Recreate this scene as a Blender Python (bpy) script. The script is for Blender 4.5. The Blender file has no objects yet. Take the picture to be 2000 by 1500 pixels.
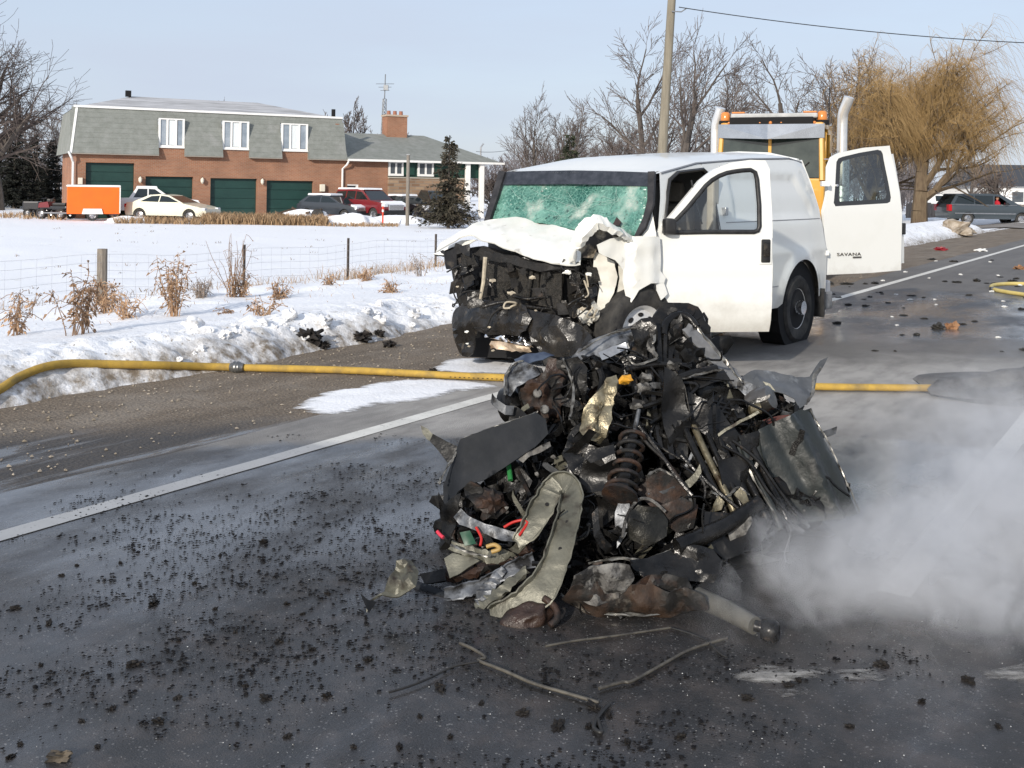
import bpy, bmesh, math, random
from mathutils import Vector, Matrix, noise
from mathutils.geometry import delaunay_2d_cdt
sc = bpy.context.scene
COL = sc.collection
R = math.radians
# ------------------------------------------------------------------ camera
CAM_H = 1.69; FPX = 2000.0; ROLL = .015
cam_d = bpy.data.cameras.new('camera'); cam = bpy.data.objects.new('camera', cam_d); COL.objects.link(cam)
cam_d.sensor_width = 36; cam_d.lens = 36; cam_d.shift_y = -.195
cam_d.clip_start = .05; cam_d.clip_end = 6000
cam.matrix_world = Matrix.Translation((0, 0, CAM_H)) @ Matrix.Rotation(R(90), 4, 'X') @ Matrix.Rotation(ROLL, 4, 'Z')
sc.camera = cam
# ------------------------------------------------------------------ sky, sun, exposure
SUN_EL, SUN_AZ = 21.0, 25.0      # elevation; shadows run this many degrees to the right of straight ahead
SKY_STRENGTH, SUN_STRENGTH, EXPOSURE = .148, 3.2, .40
wd = bpy.data.worlds.new('World'); sc.world = wd; wd.use_nodes = True
wn = wd.node_tree.nodes; wl = wd.node_tree.links; wn.clear()
wo = wn.new('ShaderNodeOutputWorld'); bg = wn.new('ShaderNodeBackground')
sky = wn.new('ShaderNodeTexSky'); sky.sky_type = 'NISHITA'; sky.sun_disc = False
sky.sun_elevation = R(SUN_EL); sky.sun_rotation = R(180 + SUN_AZ); sky.altitude = 250
sky.air_density = 1.0; sky.dust_density = 1.6; sky.ozone_density = 1.2
tc = wn.new('ShaderNodeTexCoord'); mp = wn.new('ShaderNodeMapping'); mp.inputs['Scale'].default_value = (1.2, 1.2, 6.0)
nz = wn.new('ShaderNodeTexNoise'); nz.inputs['Scale'].default_value = 1.6; nz.inputs['Detail'].default_value = 6; nz.inputs['Roughness'].default_value = .55
rmp = wn.new('ShaderNodeMapRange'); rmp.inputs[1].default_value = .32; rmp.inputs[2].default_value = .75; rmp.inputs[3].default_value = .74; rmp.inputs[4].default_value = .97
mxs = wn.new('ShaderNodeMix'); mxs.data_type = 'RGBA'; mxs.inputs['B'].default_value = (3.08, 3.45, 4.18, 1)   # thin high cloud veil
wl.new(tc.outputs['Generated'], mp.inputs['Vector']); wl.new(mp.outputs[0], nz.inputs['Vector']); wl.new(nz.outputs['Fac'], rmp.inputs[0])
wl.new(rmp.outputs[0], mxs.inputs['Factor']); wl.new(sky.outputs[0], mxs.inputs['A']); wl.new(mxs.outputs['Result'], bg.inputs['Color'])
bg.inputs['Strength'].default_value = SKY_STRENGTH
wl.new(bg.outputs[0], wo.inputs['Surface'])
sd = bpy.data.lights.new('sun', 'SUN'); sun = bpy.data.objects.new('sun', sd); COL.objects.link(sun)
sd.energy = SUN_STRENGTH; sd.angle = R(1.2); sd.color = (1, .93, .83)
SDIR = Vector((math.sin(R(SUN_AZ)) * math.cos(R(SUN_EL)), math.cos(R(SUN_AZ)) * math.cos(R(SUN_EL)), -math.sin(R(SUN_EL))))
sun.rotation_euler = SDIR.to_track_quat('-Z', 'Y').to_euler(); sun.location = (-20, -40, 30)
vs = sc.view_settings; vs.view_transform = 'Standard'; vs.look = 'None'; vs.exposure = EXPOSURE; vs.gamma = 1
try: vs.use_curve_mapping = False
except Exception: pass
sc.cycles.use_denoising = True
sc.cycles.max_bounces = 8; sc.cycles.transparent_max_bounces = 24; sc.cycles.volume_bounces = 2
sc.cycles.volume_step_rate = 2.0; sc.cycles.volume_max_steps = 128
# ------------------------------------------------------------------ pixel helpers (photo pixels 2000x1500 -> place)
CR, SR = math.cos(ROLL), math.sin(ROLL)
def ray(u, v):
    a, b = u - 1000, v - 360
    return Vector(((a * CR + b * SR) / FPX, 1.0, -(-a * SR + b * CR) / FPX))
CAMP = Vector((0, 0, CAM_H))
def G(u, v, z=0.0):                      # pixel seen on level ground z
    r = ray(u, v); k = (z - CAM_H) / r.z
    return CAMP + r * k
def P(u, v, Y):                          # pixel at distance Y ahead
    return CAMP + ray(u, v) * Y
def on_plane(u, v, p0, n):
    r = ray(u, v); k = (p0 - CAMP).dot(n) / r.dot(n)
    return CAMP + r * k
# road frame: along D, across N (N grows towards the photographer's side)
TH = R(34.0)
RD = Vector((math.sin(TH), math.cos(TH), 0)); RN = Vector((math.cos(TH), -math.sin(TH), 0))
def TA(t, a, z=0.0): return RN * t + RD * a + Vector((0, 0, z))
def ta(p): return p.dot(RN), p.dot(RD)
# ------------------------------------------------------------------ object helpers
MW = {}
def empty(name, label=None, cat=None, group=None, loc=(0, 0, 0), rz=0.0, scale=1.0):
    o = bpy.data.objects.new(name, None); COL.objects.link(o); o.empty_display_size = .1
    o.location = loc; o.rotation_euler = (0, 0, rz); o.scale = (scale,) * 3
    MW[o] = Matrix.Translation(loc) @ Matrix.Rotation(rz, 4, 'Z') @ Matrix.Scale(scale, 4)
    tag(o, label, cat, group); return o
def tag(o, label=None, cat=None, group=None, kind=None):
    if label: o['label'] = label
    if cat: o['category'] = cat
    if group: o['group'] = group
    if kind: o['kind'] = kind
    return o
def mesh(name, verts, faces, m=None, parent=None, smooth=None, world=False, mats=None, fm=None):
    """one mesh object; verts in the parent's space (world=True: given in world space)"""
    me = bpy.data.meshes.new(name)
    if world and parent is not None:
        inv = inv_of(parent); verts = [inv @ Vector(v) for v in verts]
    me.from_pydata([tuple(v) for v in verts], [], faces)
    me.validate()
    if mats:
        for x in mats: me.materials.append(x)
        if fm: me.polygons.foreach_set('material_index', fm)
    elif m: me.materials.append(m)
    if smooth is not None:
        me.polygons.foreach_set('use_smooth', [True] * len(me.polygons))
        if smooth < 180: me.set_sharp_from_angle(angle=R(smooth))
    o = bpy.data.objects.new(name, me); COL.objects.link(o)
    if parent is not None: o.parent = parent
    return o
def inv_of(parent):
    m = Matrix.Identity(4); p = parent
    while p is not None:
        m = (MW[p] if p in MW else Matrix.Identity(4)) @ m; p = p.parent
    return m.inverted()
class MB:
    """collects shapes, builds ONE mesh"""
    def __init__(s): s.v = []; s.f = []
    def add(s, vs, fs):
        b = len(s.v); s.v += [Vector(x) for x in vs]; s.f += [tuple(i + b for i in f) for f in fs]; return s
    def box(s, lo, hi, mtx=None):
        x0, y0, z0 = lo; x1, y1, z1 = hi
        vs = [Vector(c) for c in ((x0,y0,z0),(x1,y0,z0),(x1,y1,z0),(x0,y1,z0),(x0,y0,z1),(x1,y0,z1),(x1,y1,z1),(x0,y1,z1))]
        if mtx is not None: vs = [mtx @ q for q in vs]
        return s.add(vs, [(0,3,2,1),(4,5,6,7),(0,1,5,4),(1,2,6,5),(2,3,7,6),(3,0,4,7)])
    def bbox(s, lo, hi, b=.01, mtx=None):
        """box with chamfered edges"""
        bm = bmesh.new(); c = [(lo[i] + hi[i]) / 2 for i in range(3)]; d = [abs(hi[i] - lo[i]) for i in range(3)]
        bmesh.ops.create_cube(bm, size=1, matrix=Matrix.Translation(c) @ Matrix.Diagonal((*d, 1)))
        bmesh.ops.bevel(bm, geom=bm.edges[:], offset=min(b, min(d) * .45), segments=2, profile=.6, affect='EDGES')
        bm.verts.index_update()
        vs = [(mtx @ v.co) if mtx is not None else v.co.copy() for v in bm.verts]; fs = [[v.index for v in f.verts] for f in bm.faces]
        bm.free(); return s.add(vs, fs)
    def tube(s, pts, r, n=8, cap=True, flat=1.0):
        pts = [Vector(p) for p in pts]; k = len(pts)
        rs = r if isinstance(r, (list, tuple)) else [r] * k
        up = None; vs = []; fs = []
        for i, p in enumerate(pts):
            t = (pts[min(i + 1, k - 1)] - pts[max(i - 1, 0)]); t = t.normalized() if t.length > 1e-9 else Vector((0, 0, 1))
            if up is None:
                up = Vector((0, 0, 1)) if abs(t.z) < .9 else Vector((1, 0, 0))
            x = t.cross(up); x = x.normalized() if x.length > 1e-6 else t.orthogonal().normalized()
            y = x.cross(t).normalized(); up = y
            for j in range(n):
                a = 2 * math.pi * j / n
                vs.append(p + x * (math.cos(a) * rs[i]) + y * (math.sin(a) * rs[i] * flat))
        for i in range(k - 1):
            for j in range(n):
                fs.append((i*n+j, i*n+(j+1)%n, (i+1)*n+(j+1)%n, (i+1)*n+j))
        if cap: fs.append(tuple(reversed(range(n)))); fs.append(tuple(range((k-1)*n, k*n)))
        return s.add(vs, fs)
    def cyl(s, p0, p1, r, n=16, r1=None): return s.tube([p0, p1], [r, r if r1 is None else r1], n)
    def lathe(s, prof, n=24, mtx=None, cap=True):
        """prof: (radius, z) pairs around local z"""
        vs = []; fs = []; k = len(prof)
        for (r, z) in prof:
            for j in range(n):
                a = 2*math.pi*j/n; q = Vector((r*math.cos(a), r*math.sin(a), z)); vs.append(mtx @ q if mtx is not None else q)
        for i in range(k-1):
            for j in range(n): fs.append((i*n+j, i*n+(j+1)%n, (i+1)*n+(j+1)%n, (i+1)*n+j))
        if cap and prof[0][0] > 1e-6: fs.append(tuple(reversed(range(n))))
        if cap and prof[-1][0] > 1e-6: fs.append(tuple(range((k-1)*n, k*n)))
        return s.add(vs, fs)
    def prism(s, poly, ax, lo, hi):
        """extrude a 2D polygon along axis ax ('x','y','z')"""
        def q(p, h): return {'x': (h, p[0], p[1]), 'y': (p[0], h, p[1]), 'z': (p[0], p[1], h)}[ax]
        n = len(poly); vs = [q(p, lo) for p in poly] + [q(p, hi) for p in poly]
        return s.add(vs, [tuple(range(n)), tuple(reversed(range(n, 2*n)))] + [(i, n+i, n+(i+1)%n, (i+1)%n) for i in range(n)])
    def lump(s, c, rad, amp=.3, fr=2.0, seed=0, sub=2, squash=(1, 1, 1), mtx=None):
        bm = bmesh.new(); bmesh.ops.create_icosphere(bm, subdivisions=sub, radius=1)
        off = Vector((seed*7.13, seed*3.7, seed*1.9)); bm.verts.index_update(); vs = []
        for v in bm.verts:
            k = 1 + amp * noise.noise(v.co * fr + off) * 1.6
            q = Vector((v.co.x*squash[0], v.co.y*squash[1], v.co.z*squash[2])) * (k * rad)
            if mtx is not None: q = mtx @ q
            vs.append(Vector(c) + q)
        fs = [[v.index for v in f.verts] for f in bm.faces]; bm.free(); return s.add(vs, fs)
    def build(s, name, m=None, parent=None, smooth=None, world=False): return mesh(name, s.v, s.f, m, parent, smooth, world)
def copy_tree(o, parent=None):
    c = o.copy(); COL.objects.link(c)
    if parent is not None: c.parent = parent
    for ch in list(o.children): copy_tree(ch, c)
    return c
def fbm(p, oct=4, lac=2.0, g=.5):
    s = 0; a = 1
    for _ in range(oct): s += a * noise.noise(p); p = p * lac; a *= g
    return s
def fill2d(outline, holes=(), res=.05, seed=0, jitter=.25):
    """triangulate a 2D polygon with holes and interior points -> (pts, tris)"""
    rng = random.Random(seed)
    def dens(poly):
        out = []
        for i in range(len(poly)):
            a = Vector(poly[i]).to_2d(); b = Vector(poly[(i+1) % len(poly)]).to_2d(); k = max(1, int((b-a).length / res))
            for j in range(k): out.append(a.lerp(b, j / k))
        return out
    pts = []; loops = []
    for poly in (outline, *holes):
        d = dens(poly); loops.append(list(range(len(pts), len(pts)+len(d)))); pts += d
    def inside(p, poly):
        c = False; n = len(poly); j = n - 1
        for i in range(n):
            xi, yi = poly[i][0], poly[i][1]; xj, yj = poly[j][0], poly[j][1]
            if (yi > p.y) != (yj > p.y) and p.x < (xj-xi)*(p.y-yi)/(yj-yi)+xi: c = not c
            j = i
        return c
    xs = [p.x for p in pts]; ys = [p.y for p in pts]
    edges = [(l[i], l[(i+1) % len(l)]) for l in loops for i in range(len(l))]
    grid = []; y = min(ys) + res*.5; row = 0
    while y < max(ys):
        x = min(xs) + res * (.5 if row % 2 else 1.0)
        while x < max(xs):
            p = Vector((x + rng.uniform(-jitter, jitter)*res, y + rng.uniform(-jitter, jitter)*res))
            if inside(p, outline) and not any(inside(p, h) for h in holes):
                if min((p - q).length_squared for q in pts[:loops[-1][-1]+1]) > (res*.45)**2: grid.append(p)
            x += res
        y += res*.87; row += 1
    pts = pts + grid
    v, e, f, _, _, _ = delaunay_2d_cdt(pts, edges, [loops[0]] + [l for l in loops[1:]], 0, 1e-6)
    tris = []
    for t in f:
        c = (v[t[0]] + v[t[1]] + v[t[2]]) / 3
        if inside(c, outline) and not any(inside(c, h) for h in holes): tris.append(tuple(t))
    return v, tris
def shell(pts, tris, th, nrm=None):
    """give a triangle sheet thickness th along vertex normals -> verts, faces"""
    n = len(pts); N = [Vector() for _ in pts]; ec = {}
    for t in tris:
        a, b, c = (pts[i] for i in t); k = (b-a).cross(c-a)
        for i in t: N[i] += k
        for i in range(3):
            e = (t[i], t[(i+1) % 3]); key = (min(e), max(e)); ec.setdefault(key, []).append(e)
    N = [k.normalized() if k.length > 1e-12 else Vector((0, 0, 1)) for k in N]
    vs = list(pts) + [p - N[i]*th for i, p in enumerate(pts)]
    fs = [tuple(t) for t in tris] + [(t[2]+n, t[1]+n, t[0]+n) for t in tris]
    for k, l in ec.items():
        if len(l) == 1: a, b = l[0]; fs.append((b, a, a+n, b+n))
    return vs, fs
def catmull(pts, k=6, closed=False):
    pts = [Vector(p) for p in pts]; out = []; n = len(pts)
    rng = range(n if closed else n-1)
    for i in rng:
        if closed: p0, p1, p2, p3 = pts[i-1], pts[i], pts[(i+1) % n], pts[(i+2) % n]
        else: p0, p1, p2, p3 = pts[max(i-1, 0)], pts[i], pts[i+1], pts[min(i+2, n-1)]
        for j in range(k):
            t = j/k
            out.append(.5*((2*p1)+(p2-p0)*t+(2*p0-5*p1+4*p2-p3)*t*t+(3*p1-p0-3*p2+p3)*t**3))
    if not closed: out.append(pts[-1])
    return out
def interp(x, tab):
    if x <= tab[0][0]: return tab[0][1]
    for (a, b), (c, d) in zip(tab, tab[1:]):
        if x <= c: return b + (d-b)*(x-a)/(c-a)
    return tab[-1][1]
def sstep(a, b, x):
    t = max(0, min(1, (x-a)/(b-a))); return t*t*(3-2*t)
# ------------------------------------------------------------------ materials
def rgb(h):
    def f(c): c /= 255; return c/12.92 if c <= .04045 else ((c+.055)/1.055)**2.4
    return tuple(f(int(h[i:i+2], 16)) for i in (0, 2, 4)) + (1,)
MATS = {}
def mat(name, c1, c2=None, scale=5.0, rough=.6, r2=None, metal=0.0, bump=0.0, bscale=30.0, detail=6.0, lo=.35, hi=.65, c3=None, lo3=.6, hi3=.7, s3=3.0,
        spec=.5, coat=0.0, trans=0.0, coord='Object', stretch=None, ior=1.45, emit=None, seed=0.0):
    if name in MATS: return MATS[name]
    m = bpy.data.materials.new(name); m.use_nodes = True; MATS[name] = m
    nt = m.node_tree; N = nt.nodes; L = nt.links; b = N['Principled BSDF']
    tc = N.new('ShaderNodeTexCoord'); mp = N.new('ShaderNodeMapping'); L.new(tc.outputs[coord], mp.inputs[0]); mp.inputs['Location'].default_value = (seed, seed*1.7, seed*.3)
    if stretch: mp.inputs['Scale'].default_value = stretch
    def noise_n(s, d=detail):
        n = N.new('ShaderNodeTexNoise'); n.inputs['Scale'].default_value = s; n.inputs['Detail'].default_value = d; n.inputs['Roughness'].default_value = .62; L.new(mp.outputs[0], n.inputs['Vector']); return n.outputs['Fac']
    def rng(o, a, bb, c=0.0, d=1.0):
        r = N.new('ShaderNodeMapRange'); r.inputs[1].default_value = a; r.inputs[2].default_value = bb; r.inputs[3].default_value = c; r.inputs[4].default_value = d; L.new(o, r.inputs[0]); return r.outputs[0]
    def mix(f, a, bb):
        x = N.new('ShaderNodeMix'); x.data_type = 'RGBA'; L.new(f, x.inputs['Factor'])
        for k, s in (('A', a), ('B', bb)):
            if isinstance(s, tuple): x.inputs[k].default_value = s
            else: L.new(s, x.inputs[k])
        return x.outputs['Result']
    col = c1; f1 = None
    if c2 is not None:
        f1 = rng(noise_n(scale), lo, hi); col = mix(f1, c1, c2)
    if c3 is not None:
        col = mix(rng(noise_n(s3), lo3, hi3), col if not isinstance(col, tuple) else col, c3)
    if isinstance(col, tuple): b.inputs['Base Color'].default_value = col
    else: L.new(col, b.inputs['Base Color'])
    b.inputs['Roughness'].default_value = rough
    if r2 is not None: L.new(rng(noise_n(scale*1.7), .3, .7, rough, r2), b.inputs['Roughness'])
    b.inputs['Metallic'].default_value = metal; b.inputs['Specular IOR Level'].default_value = spec; b.inputs['IOR'].default_value = ior
    b.inputs['Coat Weight'].default_value = coat; b.inputs['Coat Roughness'].default_value = .06; b.inputs['Transmission Weight'].default_value = trans
    if emit: b.inputs['Emission Color'].default_value = emit[0]; b.inputs['Emission Strength'].default_value = emit[1]
    if bump:
        bn = N.new('ShaderNodeBump'); bn.inputs['Strength'].default_value = 1.0; bn.inputs['Distance'].default_value = bump
        L.new(noise_n(bscale, 4), bn.inputs['Height']); L.new(bn.outputs[0], b.inputs['Normal'])
    return m
def glass_mat(name, col, alpha_mix=.5, rough=.05):
    """thin pane: mostly clear, partly mirror"""
    if name in MATS: return MATS[name]
    m = bpy.data.materials.new(name); m.use_nodes = True; MATS[name] = m
    N = m.node_tree.nodes; L = m.node_tree.links; N.clear()
    o = N.new('ShaderNodeOutputMaterial'); t = N.new('ShaderNodeBsdfTransparent'); t.inputs[0].default_value = col
    g = N.new('ShaderNodeBsdfGlossy'); g.inputs['Roughness'].default_value = rough; fr = N.new('ShaderNodeFresnel'); fr.inputs[0].default_value = 1.5
    a = N.new('ShaderNodeMath'); a.operation = 'MULTIPLY_ADD'; a.inputs[1].default_value = 1.0; a.inputs[2].default_value = alpha_mix
    mx = N.new('ShaderNodeMixShader'); L.new(fr.outputs[0], a.inputs[0]); L.new(a.outputs[0], mx.inputs[0]); L.new(t.outputs[0], mx.inputs[1]); L.new(g.outputs[0], mx.inputs[2]); L.new(mx.outputs[0], o.inputs[0])
    return m
M_WHITE = mat('van_paint', (.78, .78, .74, 1), rough=.32, coat=.55, spec=.4, c2=(.70, .70, .65, 1), scale=1.2, lo=.5, hi=.9)
M_TYRE = mat('tyre_rubber', (.012, .012, .013, 1), (.05, .047, .042, 1), scale=9, rough=.8, bump=.004, bscale=60)
M_STEEL = mat('bright_steel', (.55, .55, .56, 1), (.35, .35, .36, 1), scale=8, rough=.3, metal=.9)
M_CHROME = mat('chrome', (.82, .82, .83, 1), rough=.12, metal=1.0)
M_BLACKPL = mat('black_plastic', (.012, .012, .013, 1), (.03, .03, .03, 1), scale=14, rough=.45)
M_GLASSD = mat('dark_car_glass', (.012, .018, .02, 1), rough=.05, spec=.8)
M_DARK = mat('dark_interior', (.008, .008, .009, 1), rough=.9)
# ================================================================== GROUND
EDGE_T, CENTRE_T, FOOT_T = -4.66, -1.05, -7.35
def zterrain(t, a):
    """height of the snow ground at road coordinates"""
    if t > 3:                                            # the photographer's side of the road
        u = t - 5.2
        if u < 0: return -.06
        return interp(u, [(0, -.05), (.3, .12), (1, .35), (2, .3), (6, .05), (14, -.3), (60, -.4)])
    w = .22*noise.noise(Vector((a*.55, 3.1, 0))) + .08*noise.noise(Vector((a*2.3, 8.1, 0)))
    if a < 9.0: w += .12*sstep(9, 6, a)
    u = FOOT_T - t + w
    if u < 0: return -.06 - .0*u
    base = interp(u, [(0, -.06), (.06, 0), (.16, .07), (.34, .15), (.7, .22), (1.2, .23), (2.2, .15), (3.6, .05), (5.3, -.03), (7, -.18), (10, -.38), (16, -.47), (40, -.5), (4000, -.5)])
    if a < 9.5: base += .10*sstep(9.5, 8.0, a)*math.exp(-((u-.45)/.4)**2)
    gap = sstep(45, 48.5, a) * (1 - sstep(64, 70, a))
    if base > -.35: base = base*(1-gap) + (-.30)*gap*sstep(0, 4, u)
    far = sstep(24, 34, a) * (1-gap)
    base += far*.28*math.exp(-((u-1.3)/1.0)**2)
    # ploughed lumps on the bank, soft drifts beyond
    rough = math.exp(-((u-.45)/.6)**2) * (1-gap)
    q = Vector((t*3.2, a*3.2, 1.7))
    lump = abs(noise.noise(q))*.10 + abs(noise.noise(q*2.6))*.065 + abs(noise.noise(q*6.5))*.04 + noise.noise(q*14)*.012
    z = base + rough*(lump - .05) + .035*noise.noise(Vector((t*.8, a*.5, 9)))*sstep(.5, 2, u) + .07*noise.noise(Vector((t*.22, a*.09, 31)))*sstep(7, 12, u) + .012*noise.noise(Vector((t*3, a*2.1, 5)))*sstep(1.0, 2, u)
    if 2.6 < u < 6.5: z += .09*noise.noise(Vector((t*1.3, a*1.1, 21)))     # drifts along the fence
    return z
def stations(segs):
    out = [segs[0][0]]
    for (a, b, st) in segs:
        n = max(1, int(round((b-a)/st)))
        out += [a + (b-a)*(i+1)/n for i in range(n)]
    return out
ts = stations([(-2500, -300, 440), (-300, -60, 24), (-60, -30, 1.5), (-30, -20, .6), (-20, -13.5, .35), (-13.5, -9.4, .16), (-9.4, -7.0, .055), (-7.0, -6.5, .5), (-6.5, 5, 5.75), (5, 8, .3), (8, 20, 3), (20, 100, 20), (100, 2500, 800)])
as_ = stations([(-2500, -100, 600), (-100, -8, 8), (-8, 1, .7), (1, 4, .2), (4, 15, .065), (15, 30, .14), (30, 50, .35), (50, 110, 2.5), (110, 400, 29), (400, 3000, 650)])
V = []; Fc = []
for a in as_:
    for t in ts: V.append(TA(t, a, zterrain(t, a) if (abs(a) < 450 and abs(t) < 320) else -.5))
nt_ = len(ts)
for i in range(len(as_)-1):
    for j in range(nt_-1): Fc.append((i*nt_+j, i*nt_+j+1, (i+1)*nt_+j+1, (i+1)*nt_+j))
def snow_material():
    m = bpy.data.materials.new('snow'); m.use_nodes = True; N = m.node_tree.nodes; L = m.node_tree.links; b = N['Principled BSDF']
    tc = N.new('ShaderNodeTexCoord'); geo = N.new('ShaderNodeNewGeometry')
    # road coordinates
    vr = N.new('ShaderNodeVectorRotate'); vr.rotation_type = 'Z_AXIS'; vr.inputs['Angle'].default_value = TH; L.new(tc.outputs['Object'], vr.inputs['Vector'])
    sp = N.new('ShaderNodeSeparateXYZ'); L.new(vr.outputs[0], sp.inputs[0])         # x = across (t), y = along (a)
    def nz(s, d=5, v=tc.outputs['Object']):
        n = N.new('ShaderNodeTexNoise'); n.inputs['Scale'].default_value = s; n.inputs['Detail'].default_value = d; n.inputs['Roughness'].default_value = .65; L.new(v, n.inputs['Vector']); return n.outputs['Fac']
    def rg(o, a, bb, c=0., d=1.):
        r = N.new('ShaderNodeMapRange'); r.inputs[1].default_value = a; r.inputs[2].default_value = bb; r.inputs[3].default_value = c; r.inputs[4].default_value = d; L.new(o, r.inputs[0]); return r.outputs[0]
    def mul(a, bb):
        x = N.new('ShaderNodeMath'); x.operation = 'MULTIPLY'; L.new(a, x.inputs[0]); L.new(bb, x.inputs[1]); return x.outputs[0]
    def mix(f, a, bb):
        x = N.new('ShaderNodeMix'); x.data_type = 'RGBA'; L.new(f, x.inputs['Factor'])
        for k, s in (('A', a), ('B', bb)):
            if isinstance(s, tuple): x.inputs[k].default_value = s
            else: L.new(s, x.inputs[k])
        return x.outputs['Result']
    near = rg(sp.outputs['X'], -9.2, -7.6)                     # 0 in the field, 1 at the ploughed edge
    d1 = mul(rg(nz(5.5, 6), .52, .68), near)                   # sand and grit ploughed into the bank
    d2 = mul(rg(nz(17, 4), .60, .70), near)
    d3 = mul(rg(sp.outputs['X'], -7.62, -7.38), rg(nz(9, 5), .30, .62))
    col = mix(d1, (.86, .87, .89, 1), (.62, .60, .57, 1))
    col = mix(d2, col, (.26, .22, .17, 1)); col = mix(d3, col, (.22, .18, .135, 1))
    stub = mul(rg(nz(1.4, 7), .66, .74), rg(sp.outputs['X'], -14, -16))      # stubble showing in the field
    col = mix(stub, col, (.45, .40, .33, 1))
    L.new(col, b.inputs['Base Color']); b.inputs['Roughness'].default_value = .75; b.inputs['Specular IOR Level'].default_value = .25
    b.inputs['Subsurface Weight'].default_value = .0
    bn = N.new('ShaderNodeBump'); bn.inputs['Distance'].default_value = .02; L.new(nz(14, 6), bn.inputs['Height']); L.new(bn.outputs[0], b.inputs['Normal'])
    return m
M_SNOW = snow_material()
tag(mesh('snow_ground', V, Fc, M_SNOW, smooth=180), kind='structure')

# ---- road sheet, shoulder sheet
def strip_sheet(name, t0, t1, a0, a1, z, m, nt=2, na=40, wob0=0, wob1=0, kind='structure'):
    V = []; F = []
    for i in range(na+1):
        a = a0 + (a1-a0)*(i/na)
        l = t0 + wob0*(noise.noise(Vector((a*.6, 1, 0))) + .6*noise.noise(Vector((a*2.7, 4, 0))))
        r = t1 + wob1*(noise.noise(Vector((a*.6, 7, 0))) + .6*noise.noise(Vector((a*2.9, 2, 0))))
        for j in range(nt+1): V.append(TA(l+(r-l)*j/nt, a, z))
    for i in range(na):
        for j in range(nt): k = i*(nt+1)+j; F.append((k, k+1, k+nt+2, k+nt+1))
    return tag(mesh(name, V, F, m), kind=kind)
def ground_nodes(name):
    m = bpy.data.materials.new(name); m.use_nodes = True; N = m.node_tree.nodes; L = m.node_tree.links; b = N['Principled BSDF']
    tc = N.new('ShaderNodeTexCoord'); vr = N.new('ShaderNodeVectorRotate'); vr.rotation_type = 'Z_AXIS'; vr.inputs['Angle'].default_value = TH; L.new(tc.outputs['Object'], vr.inputs['Vector'])
    sp = N.new('ShaderNodeSeparateXYZ'); L.new(vr.outputs[0], sp.inputs[0])
    class K: pass
    k = K(); k.m = m; k.N = N; k.L = L; k.b = b; k.obj = tc.outputs['Object']; k.rot = vr.outputs[0]; k.t = sp.outputs['X']; k.a = sp.outputs['Y']
    def nz(s, d=5, v=None, rough=.62, stretch=None):
        src = v or k.rot
        if stretch:
            mp = N.new('ShaderNodeMapping'); mp.inputs['Scale'].default_value = stretch; L.new(src, mp.inputs[0]); src = mp.outputs[0]
        n = N.new('ShaderNodeTexNoise'); n.inputs['Scale'].default_value = s; n.inputs['Detail'].default_value = d; n.inputs['Roughness'].default_value = rough; L.new(src, n.inputs['Vector']); return n.outputs['Fac']
    def vor(s, feature='F1', v=None):
        n = N.new('ShaderNodeTexVoronoi'); n.inputs['Scale'].default_value = s; n.feature = feature; L.new(v or k.rot, n.inputs['Vector']); return n.outputs['Distance']
    def rg(o, a, bb, c=0., d=1.):
        r = N.new('ShaderNodeMapRange'); r.inputs[1].default_value = a; r.inputs[2].default_value = bb; r.inputs[3].default_value = c; r.inputs[4].default_value = d; L.new(o, r.inputs[0]); return r.outputs[0]
    def op(o, a, bb, c=None):
        x = N.new('ShaderNodeMath'); x.operation = o
        for i, s in enumerate((a, bb) if c is None else (a, bb, c)):
            if isinstance(s, (int, float)): x.inputs[i].default_value = s
            else: L.new(s, x.inputs[i])
        return x.outputs[0]
    def mix(f, a, bb):
        x = N.new('ShaderNodeMix'); x.data_type = 'RGBA'
        if isinstance(f, float): x.inputs['Factor'].default_value = f
        else: L.new(f, x.inputs['Factor'])
        for kk, s in (('A', a), ('B', bb)):
            if isinstance(s, tuple): x.inputs[kk].default_value = s
            else: L.new(s, x.inputs[kk])
        return x.outputs['Result']
    def ell(cx, cy, rx, ry, ang=0.0, wob=.35, s=1.2):
        """soft blob mask on the ground (world metres), edge broken by noise"""
        mp = N.new('ShaderNodeMapping'); mp.vector_type = 'TEXTURE'; mp.inputs['Location'].default_value = (cx, cy, 0); mp.inputs['Rotation'].default_value = (0, 0, ang); mp.inputs['Scale'].default_value = (rx, ry, 1)
        L.new(k.obj, mp.inputs[0]); l = N.new('ShaderNodeVectorMath'); l.operation = 'LENGTH'; L.new(mp.outputs[0], l.inputs[0])
        d = op('ADD', l.outputs['Value'], op('MULTIPLY', op('SUBTRACT', nz(s, 6), .5), wob*2)); return d
    k.nz = nz; k.vor = vor; k.rg = rg; k.op = op; k.mix = mix; k.ell = ell
    return k
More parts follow.
